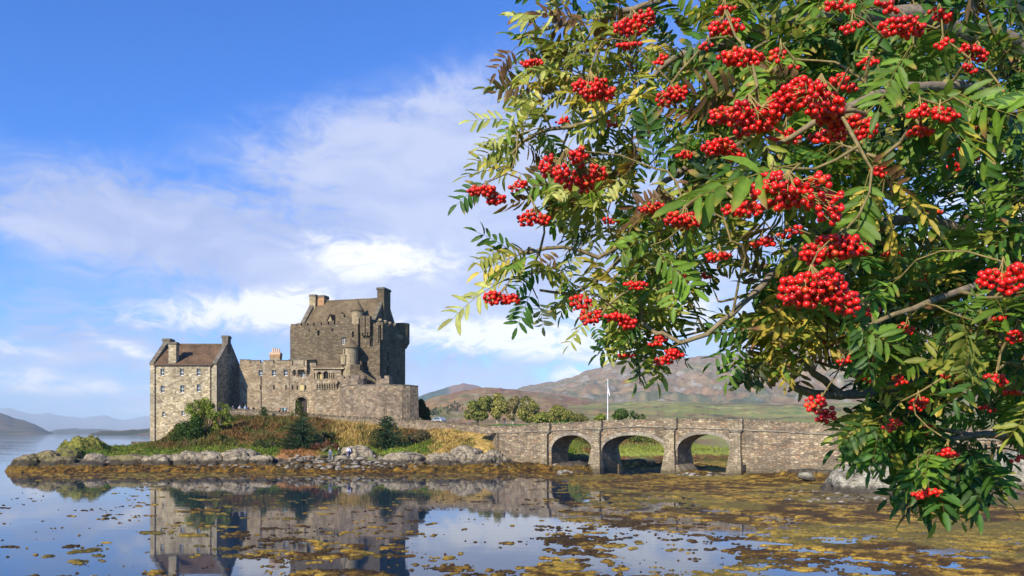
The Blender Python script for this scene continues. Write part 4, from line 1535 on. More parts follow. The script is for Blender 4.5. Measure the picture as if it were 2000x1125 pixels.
lw.prism([(XH(668, 147), 147.4), (XH(706, 147.4), 147.4), (XH(706, 147.4), 151), (XH(668, 147), 151)], 10, ZH(705, 147.4))
for a, b in ((669, 676), (684, 690)):
    lw.box(XH(a, 147.2), XH(b, 147.2), 147.2, 148, ZH(706, 147.2), ZH(701.5, 147.2))
lw.build('parapet_block', M_KEEP, keep)
# ------------------------------------------------------------------ stone bridge
BE = np.array([1.0, -.65]) / sqrt(1 + .65 ** 2)
BYAW = atan2(BE[1], BE[0])
BP0 = (11.8, 98.0)


def bs(px):
    """metres along the bridge face at column px"""
    r = (px - 1000) / F
    return (r * BP0[1] - BP0[0]) / (BE[0] - r * BE[1])


def bD(s):
    return BP0[1] + BE[1] * s


def bz(px, py):
    return ZH(py, bD(bs(px)))


bridge = empty('stone_bridge', (BP0[0], BP0[1], 0), 'old rubble stone bridge with three arches joining island and shore', 'bridge')
BFR = ((BP0[0], BP0[1], 0), BYAW)
BW = 4.6
tops = [(905, 829), (960, 833), (1010, 831), (1066, 827.5), (1120, 825), (1165, 822.5), (1240, 819), (1311, 817.8), (1375, 818), (1437, 820), (1520, 823.5), (1600, 828), (1720, 834), (1900, 836), (2300, 838)]
strg = [(905, 842), (960, 845), (1010, 844), (1066, 841), (1120, 838.5), (1165, 836), (1240, 832.5), (1311, 833.5), (1375, 835.5), (1437, 838.5), (1520, 842), (1600, 846.5), (1720, 853), (1900, 858), (2300, 862)]
TS = np.array([bs(a) for a, _ in tops])
TZ = np.array([bz(a, b) for a, b in tops])
SZ = np.array([bz(a, b) for a, b in strg])


def topz(s):
    return float(np.interp(s, TS, TZ))


def strz(s):
    return float(np.interp(s, TS, SZ))


arches = []
for (a, b, cr, sp0) in ((1077, 1157, 850, 882), (1176, 1299, 850, 881), (1323, 1428, 848, 880)):
    s0, s1 = bs(a), bs(b)
    arches.append((s0, s1, bz((a + b) / 2, cr), bz((a + b) / 2, sp0)))


def arch_z(s):
    for s0, s1, zc, zs in arches:
        if s0 < s < s1:
            u = (s - (s0 + s1) / 2) / ((s1 - s0) / 2)
            return zs + (zc - zs) * sqrt(max(0, 1 - abs(u) ** 2.15))
    return None


SA, SB = bs(975), bs(2250)
ss = list(np.arange(SA, SB, .8))
for s0, s1, zc, zs in arches:
    ss += [s0, s1] + [(s0 + s1) / 2 - (s1 - s0) / 2 * cos(pi * k / 26) for k in range(1, 26)]
ss = sorted(set(round(x, 4) for x in ss))
bw_ = MB(*BFR)
it = MB(*BFR)
for a, b in zip(ss, ss[1:]):
    m = (a + b) / 2
    za, zb = -1.2, -1.2
    if arch_z(m) is not None:
        za = arch_z(a + 1e-4) if arch_z(a + 1e-4) is not None else arch_z(a - 1e-4)
        zb = arch_z(b - 1e-4) if arch_z(b - 1e-4) is not None else arch_z(b + 1e-4)
        it.add([(a, 0, za), (b, 0, zb), (b, BW, zb), (a, BW, za)], [(0, 1, 2, 3)])
    ta, tb = strz(a), strz(b)
    for y in (0, BW):
        bw_.add([(a, y, za), (b, y, zb), (b, y, tb), (a, y, ta)], [(0, 1, 2, 3) if y == 0 else (3, 2, 1, 0)])
    bw_.add([(a, 0, ta), (b, 0, tb), (b, BW, tb), (a, BW, ta)], [(0, 1, 2, 3)])
for s0, s1, zc, zs in arches:
    for s in (s0, s1):
        it.add([(s, 0, -1.2), (s, BW, -1.2), (s, BW, zs), (s, 0, zs)], [(0, 1, 2, 3)])
bw_.build('spandrel_wall', M_BRID, bridge)
it.build('arch_vault', M_BRID, bridge)
# parapets with a projecting string course
pp = MB(*BFR)
st = MB(*BFR)
rs = list(np.arange(bs(925), SB, .8))
for y0, y1 in ((.05, .45), (BW - .45, BW - .05)):
    pp.cut()
    for a, b in zip(rs, rs[1:]):
        pts = [(a, y0), (b, y0), (b, y1), (a, y1)]
        pp.add([(a, y0, strz(a) - .05), (b, y0, strz(b) - .05), (b, y1, strz(b) - .05), (a, y1, strz(a) - .05),
                (a, y0, topz(a) - .22), (b, y0, topz(b) - .22), (b, y1, topz(b) - .22), (a, y1, topz(a) - .22)],
               [(0, 1, 5, 4), (1, 2, 6, 5), (2, 3, 7, 6), (3, 0, 4, 7), (4, 5, 6, 7)])
for ya, yb in ((-.14, .05), (BW - .05, BW + .14)):
    st.cut()
    for a, b in zip(rs, rs[1:]):
        if a > SA:
            st.add([(a, ya, strz(a) - .09), (b, ya, strz(b) - .09), (b, yb, strz(b) - .09), (a, yb, strz(a) - .09),
                    (a, ya, strz(a) + .05), (b, ya, strz(b) + .05), (b, yb, strz(b) + .05), (a, yb, strz(a) + .05)],
                   [(0, 1, 5, 4), (0, 3, 2, 1), (4, 5, 6, 7)])
pp.build_each('parapet', M_BRID, bridge)
st.build_each('string_course', M_VOUS, bridge)
# rough upright coping stones
ck = MB(*BFR)
rr = random.Random(11)
for y0, y1 in ((.02, .48), (BW - .48, BW - .02)):
    ck.cut()
    s = bs(925)
    while s < SB:
        w = .16 + .16 * rr.random()
        ck.box(s, s + w * .93, y0 + rr.random() * .06, y1 - rr.random() * .06, topz(s) - .225, topz(s) - .02 + .10 * rr.random())
        s += w
ck.build_each('coping', M_DRY, bridge)
# voussoirs
vb = MB(*BFR)
for s0, s1, zc, zs in arches:
    n = 34
    cx_, hw = (s0 + s1) / 2, (s1 - s0) / 2
    for side in (0, 1):
        vb.cut()
        for k in range(n):
            a0, a1 = pi * k / n, pi * (k + .94) / n
            pr = .03 + .05 * rr.random()
            q4 = []
            for a, e in ((a0, 0), (a1, 0), (a1, .45), (a0, .45)):
                u = -cos(a)
                z = zs + (zc - zs) * sqrt(max(0, 1 - abs(u) ** 2.15))
                x = cx_ + hw * u
                # outward normal of the curve
                nx_, nz_ = u * (zc - zs), sin(a) * hw
                L = sqrt(nx_ * nx_ + nz_ * nz_) or 1
                q4.append((x + nx_ / L * e, z + nz_ / L * e))
            yf = -pr if side == 0 else BW + pr
            vb.extr([(p[0], yf, p[1]) for p in q4], (0, (pr + .25) * (1 if side == 0 else -1), 0))
vb.build_each('arch_ring', M_VOUS, bridge)
# piers: battered buttress, rounded corbel, refuge in the parapet
for (px_, wb, wt, zb0) in ((1066, 1.15, .95, .5), (1166.5, 2.1, 1.15, -.8), (1311, 2.0, 1.1, -.5), (1438, 2.0, 1.25, -.4)):
    s = bs(px_)
    z1 = strz(s) - .45
    pr = MB(*BFR)
    for sgn, y in ((-1, 0), (1, BW)):
        pr.cut()
        zm = z1 - 2.1 if px_ > 1100 else z1 - 2.8
        def pl(w, d):
            return [(s - w / 2, y), (s + w / 2, y), (s + w / 2, y + sgn * d), (s - w / 2, y + sgn * d)]
        pr.prism(pl(wt, .55), zm, z1)
        if px_ > 1100:
            pr.prism(pl(wb, 1.35), zb0, zm, top=pl(wt, .55))
        else:
            pr.prism(pl(wb, .65), zb0, zm, top=pl(wt, .55))
    if px_ in (1311,):
        pr.cut()
        pr.prism([(s - .6, -1.5), (s + 2.3, -1.1), (s + 3.2, .4), (s + 2.6, BW), (s - .2, BW)], -.5, 1.2,
                 top=[(s - .3, -.7), (s + .9, -.5), (s + 1.2, .4), (s + 1.0, BW), (s - .2, BW)])
    pr.build_each('pier', M_PIER, bridge)
    cb = MB(*BFR)
    for sgn, y in ((-1, 0), (1, BW)):
        cb.cut()
        for k, (r_, z0, z2) in enumerate(((.62, -.45, -.30), (.76, -.30, -.15), (.90, -.15, .0))):
            a0 = pi if sgn < 0 else 0
            n = 12
            ptsc = [(s + r_ * 1.0 * cos(a0 + pi * i / n), y + .75 * r_ * sin(a0 + pi * i / n) + sgn * .08) for i in range(n + 1)]
            cb.prism(ptsc, strz(s) + z0, strz(s) + z2 - .004)
    cb.build_each('corbel_course', M_VOUS, bridge)
    rf_ = MB(*BFR)
    for y0, y1 in ((-.55, .04), (BW - .04, BW + .55)):
        rf_.cut()
        rf_.box(s - .85, s + .85, y0, y1, strz(s) + .002, topz(s) - .10)
        for k in range(7):
            rf_.box(s - .85 + k * .243, s - .85 + k * .243 + .225, y0 - .02, y1, topz(s) - .10, topz(s) + .03 + .06 * rr.random())
    rf_.build_each('refuge', M_PIER, bridge)
# wing wall where the bridge meets the island, and the culvert mouth
ww = MB()
a = np.array(P(975, 850, bD(bs(975))))
q0 = (a[0], a[1])
q1 = (XH(958, 113.5), 113.5)
ww.prism([(q0[0] - .3, q0[1]), (q0[0] + .3, q0[1] + .3), (q1[0] + .3, q1[1]), (q1[0] - .3, q1[1])], 0, [strz(SA), strz(SA), 5.6, 5.6])
ww.build('wing_wall', M_BRID, bridge)
dk = MB(*BFR)
dk.box(bs(1447), bs(1457), -.28, .3, .6, 1.35)
dk.build('drain_mouth', M_DARK, bridge)

# ------------------------------------------------------------------ drystone wall along the path
path = [(432, 800, 139.6), (470, 799.5, 139.3), (520, 803, 138.8), (560, 806.5, 138), (600, 809, 136.5), (640, 812.5, 133), (700, 815.5, 130), (760, 818.5, 127), (800, 821, 124.5),
        (850, 823, 121), (900, 828, 116.5), (935, 832, 113.5), (985, 833, 108.6)]
bwt = empty('boundary_wall', P(700, 830, 130), 'low drystone wall with upright coping stones above the island slope', 'wall')
mb, cpn = MB(), MB()
rr = random.Random(21)
for (a, ya, Da), (b, yb, Db) in zip(path, path[1:]):
    A, B = P(a, ya, Da), P(b, yb, Db)
    dx, dy = B[0] - A[0], B[1] - A[1]
    L = sqrt(dx * dx + dy * dy)
    nx, ny = -dy / L * .45, dx / L * .45
    mb.add([(A[0], A[1], A[2] - 2.6), (B[0], B[1], B[2] - 2.6), (B[0], B[1], B[2] - .2), (A[0], A[1], A[2] - .2),
            (A[0] + nx, A[1] + ny, A[2] - .2), (B[0] + nx, B[1] + ny, B[2] - .2), (B[0] + nx, B[1] + ny, B[2] - 2.6), (A[0] + nx, A[1] + ny, A[2] - 2.6)],
           [(0, 1, 2, 3), (3, 2, 5, 4), (4, 5, 6, 7), (0, 3, 4, 7), (1, 6, 5, 2)])
    n = int(L / .22)
    for k in range(n):
        u0, u1 = k / n, (k + .55 + .3 * rr.random()) / n
        z = A[2] + (B[2] - A[2]) * u0
        h_ = .06 + .18 * rr.random()
        o_ = rr.random() * .05
        q4 = [(A[0] + dx * u0 + nx * o_, A[1] + dy * u0 + ny * o_), (A[0] + dx * u1, A[1] + dy * u1), (A[0] + dx * u1 + nx, A[1] + dy * u1 + ny), (A[0] + dx * u0 + nx, A[1] + dy * u0 + ny)]
        cpn.prism(q4, z - .201, z - .05 + h_)
mb.build('wall_face', M_DRY, bwt)
cpn.build('coping', M_DRY, bwt)
# little quay by the wing
qy = MB()
qy.prism([(XH(256, 138), 138), (XH(298, 139), 139), (XH(300, 143), 143), (XH(258, 142), 142)], 1.0, ZH(862.5, 138.5))
tag(qy.build('quay_wall', M_DRY, None, origin=P(275, 872, 139)), 'short low stone wall jutting left from the foot of the gabled wing', 'wall')


# ------------------------------------------------------------------ rocks
def gz(px, D):
    return float(hterr(np.array([px]), np.array([D]))[0])


def rock(px, D, w, d, h, seed, mat, label, zb=None, crag=.35, flat=.6, yaw=0., group='shore rocks', cat='rock', skew=0.):
    bm = bmesh.new()
    bmesh.ops.create_icosphere(bm, subdivisions=5 if w > 3 else 4, radius=1)
    co = np.array([v.co[:] for v in bm.verts])
    x, y, z = co.T
    n1 = fbm(x * 1.7 + z * 1.1 + seed, y * 1.7 - z * .9, seed, 6, .6) - .5
    n2 = np.abs(fbm(x * 3.1 + z * 2.3 + seed, y * 3.1 + z * 1.1, seed + 9, 4, .6) - .5)
    # strata ledges
    st_ = np.abs(((x * .6 + z * 2.2 + n1 * 2 + seed) % .5) - .25)
    r = 1 + n1 * crag * 1.7 - n2 * crag * 1.1 + st_ * crag * .45
    co = co * r[:, None]
    zz = np.where(co[:, 2] < 0, co[:, 2] * .35, co[:, 2])
    rh = np.hypot(co[:, 0], co[:, 1])
    k_ = np.where(co[:, 2] < 0, (1.08 - .06 * co[:, 2]) / np.maximum(rh, .3), 1)
    co[:, :2] *= np.where(co[:, 2] < 0, np.clip(k_, 1, 1.6), 1)[:, None]
    co[:, :2] *= (1 + .18 * np.clip(1 - zz, 0, 1))[:, None]
    # broken ledges: quantise the height a little, tilt the top
    zz = zz + .18 * co[:, 0] * np.sin(seed * 2.3)
    q_ = .17
    zq = np.round(zz / q_ + n1 * 2.2) * q_ - n1 * 2.2 * q_
    zz = zz * .45 + zq * .55
    zz = np.where(zz > flat, flat + (zz - flat) * .4, zz) / flat * .72
    X = co[:, 0] * w / 2
    X = X + skew * zz * w * .3
    Y = co[:, 1] * d / 2
    Z = zz * h
    c, s_ = cos(yaw), sin(yaw)
    cxp = XH(px, D)
    zb = gz(px, D) - .15 if zb is None else zb
    V = np.stack([cxp + X * c - Y * s_, D + X * s_ + Y * c, zb + Z], 1)
    fc = np.array([[v.index for v in f.verts] for f in bm.faces])
    bm.free()
    o = from_arrays('rock', V, fc, mat, None, (cxp, D, zb), smooth=True)
    return tag(o, label, cat, group)


RK = [
    (58, 101.5, 4.6, 4.5, 2.0, 1, M_ROCKT, 'big tan rounded rock at the left tip of the island', .3, .28, .55, 0, .2),
    (98, 102.0, 3.4, 3, 1.9, 2, M_ROCKT, 'tan rock just right of the big rounded rock at the left tip', .9, .35, .6, .3, 0),
    (118, 100.8, 4.4, 3, 1.3, 3, M_ROCKT, 'low cracked tan rock in front of the grassy knoll', .7, .35, .5, -.1, 0),
    (131, 103.6, 3.0, 2.6, 1.3, 4, M_ROCKM, 'mossy cracked rock on the left flank of the grassy knoll', 1.7, .45, .45, 0, 0),
    (188, 103.6, 2.4, 2, .8, 5, M_ROCK, 'small flat pale rock at the foot of the grassy knoll', 1.5, .35, .5, .2, 0),
    (172, 99.8, 4.6, 2.4, .9, 6, M_ROCK, 'low dark wet rock on the tide line below the grassy knoll', .4, .4, .5, 0, 0),
    (262, 101.2, 4.8, 2.6, 1.5, 7, M_ROCKT, 'low tan rock left of the long ledge below the gabled wing', .7, .4, .5, .1, -.3),
    (318, 100.8, 4.6, 3, 1.5, 8, M_ROCK, 'grey cracked rock at the left end of the long ledge', .7, .45, .5, 0, 0),
    (366, 101.2, 5.0, 3, 1.75, 9, M_ROCK, 'pale square broken ledge rock below the leafy shrub', .7, .42, .45, 0, 0),
    (412, 101.4, 4.4, 3, 1.7, 10, M_ROCK, 'pale ledge rock right of the square broken one', .8, .42, .45, .2, 0),
    (468, 102.4, 5.4, 4, 2.0, 11, M_ROCK, 'large pale streaked rock below the round conifer slope', .9, .4, .5, -.1, .15),
    (508, 101.3, 3.6, 2.4, 1.4, 12, M_ROCK, 'smaller grey rock at the right foot of the large streaked rock', .7, .4, .5, -.3, .2),
    (703, 104.6, 3.9, 3, 1.5, 13, M_ROCK, 'pale speckled boulder beside the people on the shore', 1.9, .35, .6, -.1, 0),
    (666, 103.0, 3.0, 2.2, .6, 14, M_ROCK, 'flat broken slab under the people on the shore', 1.5, .45, .5, .3, 0),
    (783, 101.4, 5.2, 3.4, 1.6, 15, M_ROCK, 'pale humped rock in front of the right conifer', .9, .38, .5, 0, .2),
    (865, 101.0, 4.6, 3, 1.7, 16, M_ROCK, 'dark based craggy rock below the golden grass', .6, .45, .5, 0, 0),
    (905, 102.3, 4.4, 3.4, 2.3, 17, M_ROCK, 'tall pale grey rock below the golden grass', 1.0, .38, .55, .1, 0),
    (944, 101.0, 3.2, 3, 1.8, 18, M_ROCK, 'brown weedy rock nearest the bridge end', .5, .4, .5, 0, 0),
    (962, 102.6, 2.4, 2, 1.9, 19, M_ROCK, 'pale pointed rock under the bridge end', 1.0, .5, .6, .3, 0),
    (978, 103.0, 1.6, 1.6, 1.2, 20, M_ROCK, 'small pale rock against the left end of the bridge', 1.0, .5, .6, .3, 0),
    (1118, 98.5, 4.4, 2.6, 1.2, 22, M_ROCK, 'heap of rough grey rocks under the left arch', .2, .6, .5, 0, 0),
    (1350, 91.5, 3.2, 2.0, .7, 23, M_ROCK, 'low dark rocks at the foot of the middle pier', -.1, .6, .5, 0, .3),
    (1575, 77, 1.4, 1.0, .55, 24, M_BOULD, 'small pale rock on the weed left of the big boulder', .55, .4, .5, 0, 0),
]
for (px_, D_, w_, d_, h_, sd_, m_, lb, zb_, cr_, fl_, yw_, sk_) in RK:
    rock(px_, D_, w_, d_, h_, sd_, m_, lb, zb_, cr_, fl_, yw_, 'rocks along the island shore' if px_ < 1000 else 'rocks by the bridge', 'rock', sk_)
rock(1775, 65, 12.0, 7.5, 2.9, 41, M_BOULD, 'huge pale lichened boulder on the weed in front of the bridge', -.05, .20, .5, 0, 'boulders on the right shore', 'boulder', 0)
rock(1985, 68, 9.0, 6, 3.3, 42, M_BOULD, 'second pale boulder at the right edge behind the hanging leaves', -.05, .22, .5, 0, 'boulders on the right shore', 'boulder', 0)
# loose stones strewn on the weed and shingle
rr = random.Random(77)
sv, sf = [], []
ico = bmesh.new()
bmesh.ops.create_icosphere(ico, subdivisions=2, radius=1)
IV = np.array([v.co[:] for v in ico.verts])
IF = np.array([[v.index for v in f.verts] for f in ico.faces])
ico.free()
stn = []
for k in range(900):
    z_ = rr.random()
    if z_ < .45:
        px_, D_ = rr.uniform(560, 800), rr.uniform(97.5, 104)
        r_ = rr.uniform(.10, .34)
    elif z_ < .6:
        px_, D_ = rr.uniform(200, 1000), rr.uniform(97, 103)
        r_ = rr.uniform(.08, .3)
    elif z_ < .72:
        px_, D_ = rr.uniform(1085, 1150), rr.uniform(95.5, 101)
        r_ = rr.uniform(.15, .4)
    elif z_ < .8:
        px_, D_ = rr.uniform(1325, 1420), rr.uniform(88.5, 93)
        r_ = rr.uniform(.1, .3)
    else:
        px_, D_ = rr.gauss(1720, 110), rr.gauss(60, 5)
        r_ = rr.uniform(.05, .18)
    if px_ < 100 or D_ < 30:
        continue
    h0 = gz(px_, D_)
    if h0 < -.1:
        continue
    stn.append((XH(px_, D_), D_, h0 + r_ * .15, r_))
vs, fs = [], []
for k, (x, y, z, r_) in enumerate(stn):
    q = IV * (1 + .35 * (vnoise(IV[:, 0] * 2 + k, IV[:, 1] * 2 + IV[:, 2], 3)[:, None] - .5)) * np.array([r_ * rr.uniform(.9, 1.7), r_, r_ * rr.uniform(.45, .8)])
    fs.append(IF + k * len(IV))
    vs.append(q + np.array([x, y, z]))
M_PEB = tint_mat('shore_stone', .9, .25, 4.0, .5, .05)
pc = np.repeat(np.array([[.07, .06, .045] if rr.random() < .5 else [rr.uniform(.15, .36)] * 3 for _ in stn]) * np.array([1, .88, .72]), len(IV), 0)
tag(from_arrays('loose_stones', np.vstack(vs), np.vstack(fs), M_PEB, smooth=False, col=pc), 'loose stones strewn over the shore and weed', 'stones', kind='stuff')

# ------------------------------------------------------------------ grass and bracken on the slope
def blades(name, n, pxr, Dr, size, label, seed, colf, dens=None, w=.042, lean=.35):
    rg_ = np.random.default_rng(seed)
    px = rg_.uniform(*pxr, n)
    D = rg_.uniform(*Dr, n)
    H = hterr(px, D)
    X = (px - 1000) / F * D
    ok = (H > 2.0)
    if dens is not None:
        ok &= rg_.random(n) < dens(px, X, D, H)
    px, D, H, X = px[ok], D[ok], H[ok], X[ok]
    c = colf(px, X, D, H)
    n = len(px)
    hgt = size(px, X, D, H) * rg_.uniform(.5, 1.25, n)
    a = rg_.uniform(0, 2 * pi, n)
    lx, ly = rg_.normal(.10, lean, n) * hgt, rg_.normal(0, lean, n) * hgt
    dx, dy = np.cos(a) * w * (1 + hgt), np.sin(a) * w * (1 + hgt)
    p0 = np.stack([X - dx, D - dy, H - .1], 1)
    p1 = np.stack([X + dx, D + dy, H - .1], 1)
    p2 = np.stack([X + lx * .5 + dx * .7, D + ly * .5 + dy * .7, H + hgt * .6], 1)
    p3 = np.stack([X + lx * .5 - dx * .7, D + ly * .5 - dy * .7, H + hgt * .6], 1)
    p4 = np.stack([X + lx, D + ly, H + hgt], 1)
    V = np.stack([p0, p1, p2, p3, p4], 1).reshape(-1, 3)
    b = (np.arange(n) * 5)[:, None]
    F1 = np.concatenate([b + np.array([[0, 1, 2]]), b + np.array([[0, 2, 3]]), b + np.array([[3, 2, 4]])])
    jit = rg_.uniform(.65, 1.4, (n, 1))
    c = np.repeat(np.clip(c * jit * 1.0, .004, .9), 5, 0)
    return tag(from_arrays(name, V, F1, M_GRASS, smooth=False, col=c), label, 'grass', kind='stuff')


def gsize(px, X, D, H):
    n_ = fbm(X * .35, D * .35, 131, 4)
    s_ = .20 + .60 * sm(D, 111, 118) * 1.0 * sm(n_, .3, .7) + .35 * sm(fbm(X * 1.3, D * 1.3, 137, 3), .58, .7)
    straw = np.maximum(sm(px, 650, 680) * (1 - sm(px, 760, 790)), sm(px, 825, 850) * (1 - sm(px, 965, 985)))
    s_ = s_ + straw * sm(D, 108, 111) * .30
    s_ = np.where(px < 330, .2, s_)
    wd = np.interp(px, [432, 600, 640, 700, 800, 850, 900, 985], [139.6, 136.5, 133, 130, 124.5, 121, 116.5, 108.6])
    s_ = s_ * (1 - .80 * sm(D, wd - 7, wd - 2.5) * (px > 425))
    s_ = np.where((px > 890) & (D > 128), .08, s_)
    return s_


blades('bracken', 95000, (110, 1010), (104, 139), gsize, 'brown bracken and golden grass covering the island slope', 1, zone_color,
       lambda px, X, D, H: np.where((px > 880) & (D > 119), 0, 1.0) * (.35 + .9 * fbm(X * .6, D * .6, 133, 4)))
blades('rough_grass', 30000, (1080, 1480), (108, 150), lambda px, X, D, H: .25 + .5 * fbm(X * .4, D * .4, 12, 3), 'rough grass on the bank beyond the bridge', 2, zone_color,
       lambda px, X, D, H: np.where(H > 1.2, 1, 0) * .8)


# ------------------------------------------------------------------ shrubs and trees of the island and park
def crown(name, blobs, n, size, cols_, parent, seed, dark=(.02, .035, .012), updown=.5, hole=.42):
    """leaf sprays spread through the blobs' volumes; each blob (x,y,z,rx,ry,rz)"""
    rg_ = np.random.default_rng(seed)
    bl = np.array(blobs, float)
    vol = bl[:, 3] * bl[:, 4] * bl[:, 5]
    pick = rg_.choice(len(bl), n, p=vol ** .8 / (vol ** .8).sum())
    u = rg_.normal(size=(n, 3))
    u /= np.linalg.norm(u, axis=1)[:, None]
    r = rg_.uniform(.25, 1.0, n) ** .45
    c = bl[pick, :3] + u * r[:, None] * bl[pick, 3:6]
    s_ = size
    cl = vnoise(c[:, 0] / (s_ * 4.5) + c[:, 2] / (s_ * 5), c[:, 1] / (s_ * 5) - c[:, 2] / (s_ * 4), seed)
    ok = cl > hole * (.4 + .6 * r)
    c, u, cl = c[ok], u[ok], cl[ok]
    n = len(c)
    nm = u * .7 + rg_.normal(size=(n, 3)) * .6 + np.array([0, 0, updown])
    nm /= np.linalg.norm(nm, axis=1)[:, None]
    t = np.cross(nm, rg_.normal(size=(n, 3)))
    t /= np.linalg.norm(t, axis=1)[:, None]
    bt_ = np.cross(nm, t)
    ln = rg_.uniform(.6, 1.5, n)[:, None] * s_
    wd = ln * rg_.uniform(.35, .7, n)[:, None]
    V = np.stack([c - t * ln, c - bt_ * wd * .8 + nm * wd * .3, c + t * ln, c + bt_ * wd * .8 + nm * wd * .3], 1).reshape(-1, 3)
    b = (np.arange(n) * 4)[:, None]
    F1 = np.concatenate([b + np.array([[0, 1, 2]]), b + np.array([[0, 2, 3]])])
    cc = np.array(cols_)[rg_.integers(0, len(cols_), n)] * rg_.uniform(.7, 1.35, (n, 1))
    cc = np.repeat(cc, 4, 0)
    return from_arrays(name, V, F1, M_FOL, parent, None if parent else bl[:, :3].mean(0), False, np.clip(cc, .004, .9))


def limbs(name, segs, parent, mat=M_BARK, sides=6):
    vs, fs = [], []
    for pts, r0, r1 in segs:
        pts = [np.array(p, float) for p in pts]
        n = len(pts)
        base = len(vs)
        for i, p in enumerate(pts):
            d = pts[min(i + 1, n - 1)] - pts[max(i - 1, 0)]
            d /= np.linalg.norm(d) + 1e-9
            a = np.cross(d, (0.31, .9, .2))
            a /= np.linalg.norm(a) + 1e-9
            b = np.cross(d, a)
            r = r0 + (r1 - r0) * i / (n - 1)
            for k in range(sides):
                t = 2 * pi * k / sides
                vs.append(p + (a * cos(t) + b * sin(t)) * r)
        for i in range(n - 1):
            for k in range(sides):
                k2 = (k + 1) % sides
                fs.append((base + i * sides + k, base + i * sides + k2, base + (i + 1) * sides + k2, base + (i + 1) * sides + k))
    return from_arrays(name, np.array(vs), fs, mat, parent, smooth=True)


def shrub(name, label, cat, px, py, D, blobs, n, size, cols_, seed, group=None, stems=5, bark=M_BARK, hole=.42, updown=.5, r=.09, trunk='stem'):
    """blobs in photo columns/rows at distance D: (px, py, depth offset, rx px, rz px, ry m)"""
    base = P(px, py, D)
    zb = base[2]
    o = empty(name, base, label, cat, group)
    bl = []
    for (bx, by, dd, rx, rz, ry) in blobs:
        c = P(bx, by, D + dd)
        k = D / F
        bl.append((c[0], c[1], c[2], rx * k, ry, rz * k))
    crown('foliage', bl, n, size, cols_, o, seed, hole=hole, updown=updown)
    rr = random.Random(seed)
    segs = []
    for i in range(stems):
        b = bl[i % len(bl)]
        e = np.array(b[:3]) + np.array([rr.uniform(-.5, .5) * b[3], rr.uniform(-.5, .5) * b[4], rr.uniform(0, .6) * b[5]])
        s0 = np.array([base[0] + rr.uniform(-.2, .2), base[1] + rr.uniform(-.2, .2), zb - .3])
        m1 = s0 * .6 + e * .4 + np.array([rr.uniform(-.3, .3), rr.uniform(-.2, .2), .3])
        m2 = s0 * .25 + e * .75 + np.array([rr.uniform(-.3, .3), rr.uniform(-.2, .2), .1])
        segs.append(((s0, m1, m2, e), r, r * .25))
        for q_ in range(3):
            e2 = m2 + np.array([rr.uniform(-.8, .8) * b[3], rr.uniform(-.8, .8) * b[4], rr.uniform(.1, .9) * b[5]])
            segs.append(((m1 * .3 + m2 * .7, (m2 + e2) / 2 + np.array([0, 0, .1]), e2), r * .5, r * .12))
    limbs(trunk, segs, o, bark)
    return o


GR1 = [(.20, .27, .03), (.26, .31, .04), (.13, .19, .025), (.34, .35, .06)]
GRD = [(.035, .065, .018), (.05, .09, .022), (.07, .11, .03), (.03, .05, .015)]
GRO = [(.42, .38, .10), (.32, .31, .08), (.50, .43, .13), (.22, .22, .06)]
GRY = [(.26, .24, .05), (.18, .19, .04), (.12, .14, .03)]
M_PALEBARK = plain('pale_bark', (.38, .30, .2), .9, .2, 6)

shrub('ash_tree', 'loose yellow green tree with bare pale limbs in front of the gabled wing', 'tree', 405, 868, 122,
      [(384, 800, 0, 22, 20, 1.9), (426, 804, .5, 27, 20, 2.1), (406, 788, 0, 19, 13, 1.5), (442, 820, .2, 16, 15, 1.5), (432, 824, 0, 14, 10, 1.3), (380, 822, 0, 14, 12, 1.3), (396, 786, 0, 9, 7, .8), (420, 838, 0, 16, 7, 1)],
      9500, .16, GR1, 201, stems=9, bark=M_PALEBARK, hole=.50, r=.11)
shrub('holly_bush', 'dense dark green bush at the foot of the gabled wing', 'bush', 368, 872, 120,
      [(362, 838, 0, 20, 16, 1.8), (380, 845, -.5, 20, 18, 1.6), (350, 852, 0, 18, 14, 1.4), (385, 825, 0, 14, 12, 1.3), (370, 858, -.5, 22, 10, 1.4)],
      7000, .16, [(.05, .10, .018), (.07, .14, .02), (.035, .07, .015)], 202, hole=.36)
shrub('heather_shrub', 'reddish brown shrub below the dense dark green bush', 'bush', 376, 872, 116,
      [(366, 868, 0, 12, 6, .8), (384, 867, 0, 10, 7, .7)], 900, .12, [(.16, .08, .06), (.20, .13, .08)], 203)
shrub('bramble_bush', 'low brown bramble at the left foot of the wing', 'bush', 330, 868, 126,
      [(330, 860, 0, 18, 9, 1.2), (318, 864, 0, 12, 6, 1)], 1500, .14, [(.17, .10, .04), (.10, .11, .03)], 204)


